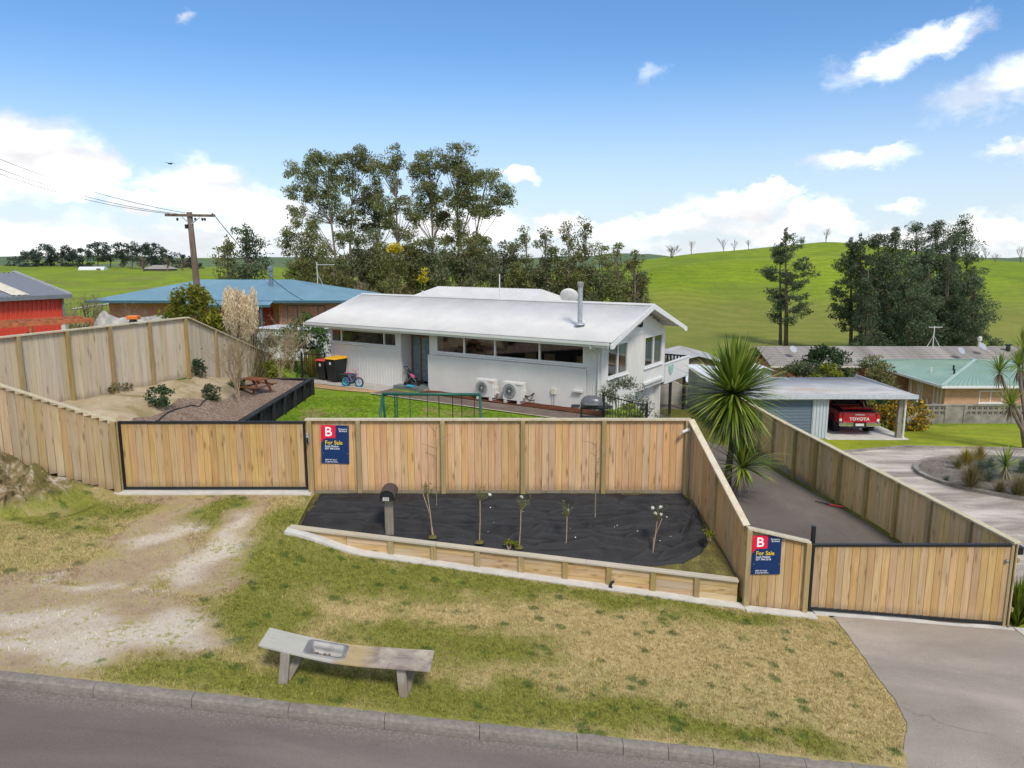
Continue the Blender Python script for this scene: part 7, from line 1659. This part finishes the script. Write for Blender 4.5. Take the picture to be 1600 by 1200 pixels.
def clump_pine(lb, px, py, Y, w):
    bl = []; y = py + 4; k = 0
    while y < 552:
        q = clamp((y - py) / 110.); ww = w * (.10 + .90 * q ** .75); bl.append((px + random.uniform(-.25, .25) * ww, y, ww * random.uniform(.75, 1.1), 8)); y += 10
    gum(lb, [(px, 548), (px, 480), (px + 2, 420), (px, py + 6)], Y, bl, PINE, PG, 130, 2.9, .42, .10, 'pine_tree', 1.1, .15, BARK_D, -.1)
for i, (px, py, w, lb) in enumerate([(1372, 362, 32, 'first dark pine of the dense clump from the left'), (1398, 360, 34, 'second dark pine of the dense clump from the left'), (1432, 354, 38, 'broad grey-green pine in the middle of the dense clump'), (1462, 346, 32, 'pine right of the middle of the dense clump'), (1488, 360, 34, 'low topped pine second from the right in the clump'), (1508, 343, 34, 'tallest pine at the right end of the dense clump'), (1420, 400, 44, 'lower pine filling the front of the dense clump'), (1480, 400, 46, 'lower dark pine at the front right of the clump'), (1382, 410, 36, 'lower dark pine at the front left of the clump'), (1520, 430, 34, 'short spreading pine at the right foot of the clump'), (1450, 390, 40, 'pine behind the middle of the dense clump'), (1405, 440, 40, 'low bushy pine at the clump foot'), (1355, 440, 30, 'low bushy pine below the dead branches')]):
    clump_pine(lb, px, py, 96 + (i % 3) * 3 - (6 if i > 5 else 0), w * .95)
# dead lower branches
T = thing('dead_branches', 'bare pale dead pine branches hanging at the clump edge', 'branch', (P(1345, 540, 99).x, 99, ground_z(P(1345, 540, 99).x, 99))); O = T.location; mb = MB()
for (x0, y0, x1, y1) in ((1345, 480, 1378, 506), (1345, 495, 1376, 503), (1340, 512, 1368, 535), (1338, 530, 1366, 520), (1342, 465, 1372, 478), (1338, 540, 1300, 548), (1478, 520, 1492, 500)): limb(mb, P(x0, y0, 99) - O, P(x1, y1, 97) - O, .09, .03, .1, 5, 4)
mb.build('branch', TWIG, T)
# conifers left, by the pole
pine('dark spreading conifer right of the power pole', 384, 354, 72, 36, .12, 'conifers by the power pole', tiers=13, per=26, base_py=440, r0=.28, L=.42, irregular=.5)
pine('smaller feathery conifer just right of the power pole', 354, 374, 74, 26, .2, 'conifers by the power pole', OLIVE, 10, 20, base_py=440, r0=.2, L=.4, irregular=.5)
# far row of pines
FP = 'far row of pines across the paddocks'; xs_ = [22, 42, 60, 78, 96, 112, 128, 152, 172, 190, 206, 222, 236, 252, 268, 284, 304]; ty = [404, 390, 384, 382, 384, 388, 386, 378, 380, 380, 382, 381, 383, 384, 396, 400, 404]
ords = ['first', 'second', 'third', 'fourth', 'fifth', 'sixth', 'seventh', 'eighth', 'ninth', 'tenth', 'eleventh', 'twelfth', 'thirteenth', 'fourteenth', 'fifteenth', 'sixteenth', 'seventeenth']
for i, (x, y) in enumerate(zip(xs_, ty)): gum(ords[i] + ' dark pine from the left in the far row', [(x, 421), (x + 1, 410), (x, y + 4)], 330 + random.uniform(-12, 12), [(x, y + 4, 9, 5), (x - 5, y + 11, 10, 6), (x + 5, y + 13, 11, 6)] + ([(x, y + 22, 13, 7), (x + 4, y + 30, 13, 7)] if i < 7 or i % 2 else [(x + 3, y + 24, 6, 5)]), PINE_FAR, FP, 60, 1.5, 1.2, .4, 'far_pine', 2.0, .45, BARK_D, -.1)

# ------------------------------------------------------------------ leafless trees
def bare_tree(label, p, h, spread, group=None, m=TWIG_G, levels=4, r0=.12, up=.75, name='bare_tree', n0=3, leaf=None, nleaf=0, seed=1):
    T = thing(name, label, 'tree' if h > 2.2 else 'shrub', p, 0, group); mb = MB(); tips = []; rs = random.Random(seed)
    def grow(q, d, l, r, lev):
        e = q + d * l; mid = q.lerp(e, .5) + Vector((rs.uniform(-1, 1), rs.uniform(-1, 1), 0)) * l * .07; mb.tube([q, mid, e], [r, r * .8, r * .62], 5 if lev > 2 else 3, caps=False)
        if lev == 0: tips.append(e); return
        for _ in range(rs.choice([2, 3, 3])):
            nd = (d + Vector((rs.gauss(0, 1), rs.gauss(0, 1), rs.gauss(.15, .5))) * spread).normalized(); nd.z = nd.z * up + (1 - up) * .9; nd.normalize(); grow(q.lerp(e, rs.uniform(.55, 1.)), nd, l * rs.uniform(.6, .85), r * .6, lev - 1)
        tips.append(e)
    for k in range(n0):
        a = rs.uniform(0, 6.3); sp = .25 if n0 > 1 else 0; d = Vector((math.cos(a) * sp * spread * 2, math.sin(a) * sp * spread * 2, 1)).normalized(); grow(Vector((0, 0, -.1)), d, h * rs.uniform(.26, .38), r0, levels)
    mb.build('branches', m, T)
    if leaf: cs = [tips[rs.randrange(len(tips))] for _ in range(nleaf)]; leaves_obj('leaves', leaf_quads(np.array([tuple(c) for c in cs]) + rng.normal(scale=.03, size=(nleaf, 3)), .07, .035), leaf, T)
    return T
BT = 'bare trees on the hill crest'
def crest_pt(px, Y=236): x = (px - 800) / F * Y / 1.015; return (x, Y, zground(x, Y) - .2)
p = crest_pt(1050, 232); bare_tree('round leafless tree on the left shoulder of the hill', p, 5.4, .85, BT, TWIG_G, 5, .16, .7, n0=3, seed=3)
for i, (px, lb, h) in enumerate([(1080, 'leafless poplar beside the round bare tree', 7.5), (1130, 'leafless poplar first of three on the hill', 6.0), (1147, 'leafless poplar middle of three on the hill', 5.6), (1169, 'leafless poplar third of three on the hill', 5.2), (1289, 'leafless poplar pair on the hill summit', 6.5), (1540, 'thin bare tree right of the pine clump on the ridge', 6.0), (1556, 'bushy bare tree on the ridge right of the clump', 4.5), (1595, 'bare poplar at the far right of the ridge', 7.)]):
    bare_tree(lb, crest_pt(px), h * .85, .22 if i != 6 else .6, BT, TWIG_G, 4, .07, .5, n0=3, seed=10 + i)
bare_tree('leafless brown tree beside the red shed', (-21.5, 41, -.3), 3.6, .5, 'bare trees beyond the fence', TWIG, 5, .05, .7, n0=4, seed=31)
bare_tree('leafless tree behind the red shed roof', (-27, 46, -.4), 4.6, .5, 'bare trees beyond the fence', TWIG, 5, .06, .7, n0=4, seed=32)
for i, (px, lb) in enumerate([(566, 'pale leafless shrub behind the left of the white ridge'), (627, 'pale leafless shrub behind the vent on the white ridge')]): q = P(px, 470, 60); bare_tree(lb, (q.x, 60, -2.0), 5.4, .35, 'bare shrubs behind the house', TWIG_P, 5, .05, .6, n0=5, seed=40 + i)
for i, (px, lb) in enumerate([(225, 'bare tree left of the far farmhouse'), (262, 'bare tree right of the far farmhouse'), (285, 'bare tree beside the power pole foot in the paddock')]): q = P(px, 425, 280); bare_tree(lb, (q.x, 280, zground(q.x, 280)), 6.5, .6, 'bare trees round the farmhouse', TWIG_G, 4, .2, .7, n0=4, seed=50 + i)

# ------------------------------------------------------------------ shrubs
def shrub(label, p, rx, ry, rz, m, per=55, n=26, L=.14, W=.06, group=None, name='shrub', cr=.3, droop=0., flower=None, nf=0, stems=5, seed=0, cat='shrub', fl=.09):
    T = thing(name, label, cat, p, 0, group); cs, rs = [], []
    for _ in range(n):
        d = rand_dirs(1)[0]; k = random.uniform(.35, 1) ** .5; c = np.array([d[0] * rx, d[1] * ry, rz + d[2] * rz * .95]) * np.array([k, k, 1]); c[2] = max(.08, c[2]); cs.append(c); q = cr * random.uniform(.6, 1.2); rs.append((q, q, q * .8))
    mb = MB()
    for i in range(stems): c = Vector(cs[i % n]); limb(mb, (random.uniform(-.05, .05), random.uniform(-.05, .05), -.05), c, .03 * max(1, rz), .008, .12, 4, 5)
    mb.build('stems', TWIG, T); leaves_obj('leaves', cluster_leaves(cs, rs, per, L, W, droop, .4), m, T)
    if flower:
        ii = rng.integers(0, n, nf); C = np.array([cs[i] for i in ii]) + rand_dirs(nf) * np.array([rs[i] for i in ii]) * 1.02; leaves_obj('blossoms', leaf_quads(C, fl, fl * .8), flower, T)
    return T
q = P(302, 500, 29); shrub('bushy yellow-green shrub behind the garden fence corner', (q.x, 29, 1.0), 1.1, .9, 1.5, LIME, 70, 60, .20, .09, cr=.42)
for px, py, lb, mm, rx, rz in ((250, 630, 'small dark green shrub alone on the soil mound', DKGREEN, .40, .28), (308, 596, 'small shrub with pink blooms near the fence post', DKGREEN, .30, .24), (344, 578, 'taller green shrub against the garden fence', GREEN, .48, .48), (371, 606, 'low grey-green plant beside the bare shrub', GREYGREEN, .25, .16), (328, 606, 'small pale dry shrub on the mound edge', GREYGREEN, .3, .2), (176, 612, 'low brown plant at the fence foot', OLIVE, .4, .12), (424, 590, 'small bright green shrub by the garden fence end', LIME, .25, .3)):
    z = 1.0
    for _ in range(6): p = PZ(px, py, z); z = zgarden(p.x, p.y)
    shrub(lb, (p.x, p.y, z), rx, rx, rz, mm, 40, 16, .10, .05, 'shrubs in the raised garden', 'garden_shrub', .16, flower=PETAL_R if 'pink' in lb else None, nf=14)
z = .8
for _ in range(6): p = PZ(375, 632, z); z = zgarden(p.x, p.y)
bare_tree('leafless pale shrub standing in the mulch bed', (p.x, p.y, z), 3.1, .32, None, TWIG_P, 4, .024, .6, 'bare_shrub', 6, OLIVE, 40, 5)
for i, (px, py, lb, h) in enumerate([(438, 590, 'leafless shrub near the garden wall corner', 2.6), (415, 585, 'leafless shrub at the end of the garden fence', 2.8), (455, 578, 'leaning pale branch shrub beside the black fence', 2.8)]): p = PZ(px, py, .62); bare_tree(lb, (p.x, p.y, .5), h, .45, 'bare shrubs by the garden wall', TWIG_P if i != 1 else TWIG_G, 4, .022, .65, 'bare_shrub', 5, OLIVE, 120, 60 + i)
q = P(478, 560, 34); shrub('dense green bamboo-like bush beside the house corner', (q.x, 34, -.3), 1.1, .9, 1.45, GREEN, 60, 46, .22, .05, None, 'bush', .42, .3)
q = P(425, 575, 33.5); shrub('olive bush behind the end of the garden fence', (q.x, 33.5, -.3), .9, .8, 1.0, OLIVE, 55, 26, .16, .06, None, 'bush', .36)
q = P(505, 580, 34.5); shrub('lower green bush by the white house wall', (q.x - .2, 35.2, -.3), .8, .8, 1.0, DKGREEN, 55, 24, .18, .06, None, 'bush', .36)
p = PZ(972, 655, 0); shrub('grey-green bush behind the black picket fence', (3.65, 23.5, -.30), .85, .55, .80, GREYGREEN, 70, 44, .12, .025, None, 'bush', .26); shrub('lower grey-green bush right of the picket fence', (4.75, 23.6, -.85), .6, .5, .5, GREYGREEN, 55, 22, .12, .025, None, 'bush', .24)
def Ngz(px, Y): x = (px - 800) / F * Y / .985; return (x, Y, zright(x, Y) - .1)
shrub('bush of yellow and orange blossom behind the carport post', Ngz(1416, 38.5), 1.3, .9, .92, OLIVE, 55, 48, .16, .08, None, 'flowering_bush', .36, flower=PETAL_O, nf=1600, fl=.14)
shrub('dark rounded tree left of the brick flats', Ngz(1290, 52), 1.9, 1.5, 2.15, DKGREEN, 80, 70, .26, .12, None, 'bush', .55); shrub('dark flowering hedge behind the garage', Ngz(1240, 50), 2.3, 1.2, 1.6, GREYGREEN, 70, 66, .24, .10, None, 'hedge', .5); shrub('lime green bush in front of the brick flats', Ngz(1290, 47), 1.0, .9, 1.65, LIME, 60, 36, .22, .10, None, 'bush', .42); shrub('olive bush with mixed foliage before the green roof', Ngz(1358, 48), 1.75, 1.3, 1.85, OLIVE, 70, 70, .22, .10, None, 'bush', .52); shrub('low green shrub beside the green roofed house steps', Ngz(1405, 46), 1.0, .8, .55, LIME, 50, 20, .18, .08, None, 'bush', .34)
shrub('dark shrub under the carport roof edge', Ngz(1392, 42.5), .9, .8, .9, DKGREEN, 55, 22, .2, .09, None, 'bush', .4)
shrub('brown bare hedge below the brown shed', (12.6, 50, -5.0), 2.4, 1.0, 1.3, CORDY_DEAD, 60, 40, .22, .05, None, 'hedge', .5); shrub('olive shrub beside the low shed', (10.2, 49, -4.8), .7, .7, 1.7, OLIVE, 50, 24, .2, .08, None, 'bush', .4)

# ------------------------------------------------------------------ strappy plants
def strap_leaves(n, L, W, base=(0, 0, 0), el=(10, 85), droop=.5, seg=4, az=None):
    """arching sword leaves from one point: (verts, faces)"""
    V, Fc = [], []
    for _ in range(n):
        a = random.uniform(0, 2 * math.pi) if az is None else random.gauss(az[0], az[1]); e = R(random.uniform(*el)); l = L * random.uniform(.7, 1.12); d = Vector((math.cos(a) * math.cos(e), math.sin(a) * math.cos(e), math.sin(e))); s = d.cross(Vector((0, 0, 1)));
        s = s.normalized() if s.length > .05 else Vector((1, 0, 0)); p = Vector(base); o = len(V); st = l / seg
        for i in range(seg + 1):
            f = i / seg; w = W * (.55 + .9 * f if f < .35 else 1.0 * (1 - ((f - .35) / .65) ** 1.6)) * .5 + .001; V.append(p + s * w); V.append(p - s * w)
            d = (d - Vector((0, 0, droop * (.35 + f) * .4 * math.cos(math.asin(max(-1, min(1, d.z))))))).normalized(); p = p + d * st
        Fc += [(o + 2 * i, o + 2 * i + 1, o + 2 * i + 3, o + 2 * i + 2) for i in range(seg)]
    return V, Fc
def strap_obj(name, parts, m, parent):
    V, Fc = [], []
    for v, f in parts: o = len(V); V += v; Fc += [tuple(i + o for i in q) for q in f]
    return npmesh(name, np.array([tuple(v) for v in V]), np.array(Fc), m, parent)
p = Vector((6.15, 19.8, -1.45)); T = thing('cabbage_tree', 'big spiky cabbage tree between the side fence and drive', 'tree', p)
hd = P(1146, 615, 19.8) - p; mb = MB(); mb.tube([(-.12, 0, -.1), (-.12, 0, .7), (hd.x * .7, 0, 1.6), hd], [.11, .10, .085, .075], 8); mb.tube([(-.05, -.1, 0), (.10, -.18, .5), (.18, -.25, .95)], [.07, .06, .05], 7); mb.build('trunk', BARK_D, T, smooth=True)
strap_obj('leaf_head', [strap_leaves(420, 1.62, .068, hd, (18, 88), .09), strap_leaves(260, 1.6, .066, hd, (-15, 28), .24)], CORDY, T)
strap_obj('drooping_leaves', [strap_leaves(220, 1.6, .06, hd - Vector((0, 0, .1)), (-65, -8), .45), strap_leaves(90, 1.1, .055, hd * .72, (-40, 50), .5)], CORDY, T); strap_obj('dead_leaf_skirt', [strap_leaves(420, 1.25, .05, hd - Vector((0, 0, .15)), (-88, -25), .5)], CORDY_DEAD, T)
strap_obj('side_head', [strap_leaves(130, 1.2, .055, (.18, -.25, .98), (-10, 85), .42), strap_leaves(30, 1.45, .05, (.18, -.25, .98), (15, 45), .75, az=(-.2, .5))], CORDY, T); strap_obj('side_dead_leaves', [strap_leaves(34, .7, .035, (.18, -.25, .9), (-80, -20), .6)], CORDY_DEAD, T)
def cabbage(label, p, heads, n=70, L=.75, group='cabbage trees by the turning circle'):
    T = thing('cabbage_tree', label, 'tree', p, 0, group); mb = MB(); k0 = Vector(p)
    for h, r_ in heads: q = Vector(h) - k0; mb.tube([(0, 0, -.1), (q.x * .25, q.y * .3, q.z * .4), (q.x * .8, q.y * .8, q.z * .8), q], [.12, .09, .07, .06], 7)
    mb.build('trunk', BARK, T, smooth=True)
    for h, r_ in heads: q = Vector(h) - k0; strap_obj('leaf_head', [strap_leaves(n, L * r_, .05, q, (-15, 90), .3)], CORDY, T); strap_obj('dead_leaf_skirt', [strap_leaves(26, L * .8 * r_, .04, q - Vector((0, 0, .1)), (-85, -30), .5)], CORDY_DEAD, T)
q = PZ(1604, 692, -3.1); cabbage('many-headed cabbage tree leaning at the right picture edge', (q.x, q.y, zright(q.x, q.y)), [(P(1562, 580, q.y), 1.), (P(1592, 572, q.y + .3), 1.05), (P(1578, 632, q.y - .3), 1.1), (P(1598, 545, q.y + .8), 1.2)], 80, .95)
q = PZ(1571, 745, zisl(19.5, 25.6) + .06); cabbage('short young cabbage tree on the planted island', (q.x, q.y, zisl(q.x, q.y) + .05), [(P(1572, 728, q.y), 1.)], 80, .85)
def tussock(label, px, py, m, n, L, W=.012, el=(25, 88), droop=.7, group='grasses on the planted island', name='tussock_grass', z=None):
    zz = -2.7
    for _ in range(6): q = PZ(px, py, zz); zz = zisl(q.x, q.y) + .05
    T = thing(name, label, 'grass plant', (q.x, q.y, zz), 0, group); strap_obj('blades', [strap_leaves(n, L, W, (random.uniform(-.06, .06), random.uniform(-.06, .06), 0), el, droop, 3) for _ in range(2)], m, T); return T
for a in ((1515, 764, TUSSOCK, 260, .95, 'large tan tussock at the near edge of the island'), (1510, 726, TUSSOCK_Y, 240, .75, 'golden grass at the back of the island'), (1530, 722, TUSSOCK_Y, 220, .75, 'golden grass mound right of centre at the island back'), (1498, 732, TUSSOCK, 120, .45, 'small brown tuft at the left of the golden grass'), (1530, 742, BLUEGRASS, 220, .6, 'blue-grey grass in the island centre'), (1547, 735, BLUEGRASS, 200, .6, 'blue-grey grass mound behind the island centre'), (1545, 752, BLUEGRASS, 160, .5, 'low blue-grey grass beside the young cabbage tree'), (1596, 738, BLUEGRASS, 160, .6, 'blue-grey grass at the right edge of the picture'), (1592, 776, TUSSOCK, 220, .8, 'tan tussock at the right edge of the island'), (1560, 770, TUSSOCK, 120, .5, 'sparse tussock between the two large ones'), (1480, 752, BLUEGRASS, 60, .25, 'low tuft in the gravel near the island tip')):
    tussock(a[5], a[0], a[1], a[2], a[3], a[4])
p = (10.35, 13.9, -2.15); T = thing('flax_plant', 'bright green flax clump at the end of the drive gate', 'plant', p); strap_obj('leaves', [strap_leaves(90, 1.0, .035, (random.uniform(-.15, .2), random.uniform(-.1, .2), 0), (50, 88), .3) for _ in range(3)], FLAX, T)
q = P(490, 590, 31.6); T = thing('yellow_flax', 'yellow striped flax behind the black fence panel', 'plant', (q.x, 31.9, -.05)); strap_obj('leaves', [strap_leaves(40, 1.25, .05, (random.uniform(-.45, .35), random.uniform(-.1, .1), 0), (45, 88), .3) for _ in range(4)], YFLAX, T)
# pampas
q = P(378, 540, 28.5); T = thing('pampas_grass', 'tall pampas grass with pale plumes behind the garden fence', 'grass plant', (q.x, 28.5, .1)); O = T.location
strap_obj('blades', [strap_leaves(120, 2.0, .022, (random.uniform(-.45, .45), random.uniform(-.3, .3), 0), (50, 88), .55) for _ in range(3)], TUSSOCK, T)
mb = MB(); Q = []
for (px, py) in ((352, 452), (357, 447), (362, 452), (369, 450), (374, 455), (380, 455), (386, 462), (391, 458), (395, 449), (360, 462), (383, 470), (377, 468), (366, 466)):
    tp = P(px, py, 28.5 + random.uniform(-.4, .4)) - O; bt = tp - Vector((random.uniform(-.05, .05), 0, 1.5)); mb.tube([(tp.x * .5, 0, 0), bt, tp], [.012, .01, .004], 4)
    n = 620; s = rng.uniform(0, 1, n); C = np.array(bt)[None] * (1 - s[:, None]) + np.array(tp)[None] * s[:, None]; rad = .13 * np.sin(np.pi * np.clip(s * .9 + .1, 0, 1)) ** .6; C += rng.normal(size=(n, 3)) * rad[:, None] * np.array([.6, .6, .3]); Q.append(leaf_quads(C, .18, .026, -1.6))
mb.build('stalks', TWIG_P, T); leaves_obj('plumes', np.concatenate(Q), PAMPAS, T)

# ------------------------------------------------------------------ standard roses and whips in the weed mat
RG = 'young standard roses in the weed mat'
def rose(label, base_px, top_px, h2, flowers, two=False, seed=0, lv=60):
    p = bed_at(*base_px); T = thing('standard_rose', label, 'rose', p, 0, RG); rs = random.Random(seed)
    tp = P(*top_px, p.y + .02) - p; mb = MB(); mb.tube([(0, 0, -.05), tp * .5 + Vector((.01, 0, 0)), tp], [.012, .010, .009], 6)
    if two: mb.tube([(.02, 0, 0), tp * .55 + Vector((-.01, .02, 0)), tp + Vector((.10 if two > 0 else -.10, .02, .02))], [.011, .009, .008], 6)
    mb.build('stem', TWIG_P, T); tw = MB(); tips = []
    for k in range(15):
        a = rs.uniform(0, 6.3); e = tp + Vector((math.cos(a) * rs.uniform(.05, .22), math.sin(a) * rs.uniform(.03, .15), rs.uniform(.08, h2))); limb(tw, tp - Vector((0, 0, rs.uniform(0, .06))), e, .005, .002, .2, 3, 3); tips.append(e)
    tw.build('twigs', mat('rose_twigs', (.17, .17, .06), .8, .2) if 'rose_twigs' not in MATS else MATS['rose_twigs'], T)
    C = np.array([tuple(tp.lerp(tips[rs.randrange(15)], rs.uniform(.3, 1.05))) for _ in range(lv)]); leaves_obj('leaves', leaf_quads(C + rng.normal(scale=.015, size=C.shape), .045, .025), OLIVE, T)
    for k in range(flowers):
        c = np.array(tips[k]); leaves_obj('flower', leaf_quads(c + rng.normal(scale=.012, size=(26, 3)), .045, .035), PETAL_W, T)
    clod = MB(); clod.lathe([(.0, -.03), (.10, -.02), (.07, .015), (0, .03)], 9, (0, 0, 0)); clod.build('soil_ring', BEDSOIL, T)
rose('twin-stemmed rose just right of the letterbox', (676, 838), (668, 772), .28, 0, -1, 1); rose('thin rose second from the letterbox', (749, 846), (750, 780), .30, 1, 0, 2)
rose('rose third from the letterbox, above a green weed', (811, 854), (814, 795), .32, 1, 0, 3); rose('rose fourth from the letterbox with a broad top', (883, 866), (886, 808), .36, 1, 0, 4); rose('twin-stemmed rose with white blooms near the side fence', (1017, 880), (1027, 812), .30, 4, 1, 5, 90)
for i, (b, t_, lb) in enumerate((((682, 786), (681, 664), 'bare whip sapling rising against the fence near the letterbox'), ((930, 804), (932, 690), 'bare whip sapling against the fence right of the roses'))):
    p = bed_at(*b); T = thing('sapling', lb, 'sapling', p, 0, 'bare whip saplings'); tp = P(*t_, p.y + .1) - p; mb = MB(); mb.tube([(0, 0, -.05), tp * .5, tp], [.014, .012, .006], 6); mb.build('stem', BARK, T)
    tw = MB()
    for k in range(9): s = .55 + .05 * k; limb(tw, tp * s, tp * s + Vector((random.uniform(-.35, .35), random.uniform(-.1, .2), random.uniform(.05, .3))), .006, .002, .15, 3, 3)
    tw.build('twigs', TWIG_G, T)
for (px, py, lb) in ((798, 852, 'green weed growing at the edge of the weed mat'), (1108, 838, 'small weed tuft beside the stone')):
    p = bed_at(px, py); shrub(lb, (p.x, p.y, p.z - .02), .14, .12, .06, LIME, 30, 8, .05, .03, None, 'weed', .07, cat='weed', stems=2)
# fallen petals on the mat
C = []
for _ in range(22):
    p = bed_at(random.choice([random.uniform(720, 840), random.uniform(860, 1060)]), random.uniform(790, 870)); C.append((p.x, p.y, p.z + .045))
Q = leaf_quads(np.array(C), .035, .03, 0, .9); o = leaves_obj('fallen_petals', Q, PETAL_W, None); tag(o, 'white rose petals scattered over the black weed mat', 'petals', None, 'stuff')
# stones and rubble at the foot of the clay bank
for i, (px, py, r_, lb) in enumerate(((78, 702, .16, 'white pumice lump on the bank by the fence foot'), (28, 730, .12, 'pale stone low on the clay bank'), (20, 795, .11, 'grey stone at the toe of the clay bank'))):
    z = .8
    for _ in range(8): p = PZ(px, py, z); z = zv(p.x, p.y)
    rock('stone', lb, (p.x, p.y, z + r_ * .2), r_, (1.6, 1, .5), TARP if i == 0 else STONE)
def keep_bank(x, y): return True

# brown scrub on the paddock beyond the red shed, one tangle
def scrub():
    mb = MB(); r_ = random.Random(5)
    for _ in range(70):
        x, y = r_.uniform(-46, -24), r_.uniform(48, 74); z = zground(x, y)
        for k in range(7): a = r_.uniform(0, 6.3); h = r_.uniform(.8, 2.2); mb.tube([(x, y, z - .1), (x + math.cos(a) * h * .25, y + math.sin(a) * h * .25, z + h * .6), (x + math.cos(a + .5) * h * .5, y + math.sin(a + .5) * h * .5, z + h)], [.03, .022, .01], 3, caps=False)
    o = mb.build('scrub', TWIG, None); tag(o, 'tangle of brown leafless scrub on the paddock behind the red shed', 'scrub', None, 'stuff')
scrub()
p0, p1 = P(112, 446, 120), P(168, 438, 150)
def track_strip(name, pts, w):
    poly = [(x, y - w) for x, y in pts] + [(x, y + w) for x, y in pts[::-1]]; sheet(name, poly, 2.5, zground, .10, CONC_PALE)
track_strip('farm_track', [(P(112, 446, 96).x, 96), (P(140, 442, 112).x, 112), (P(170, 437, 128).x, 128)], 1.1)
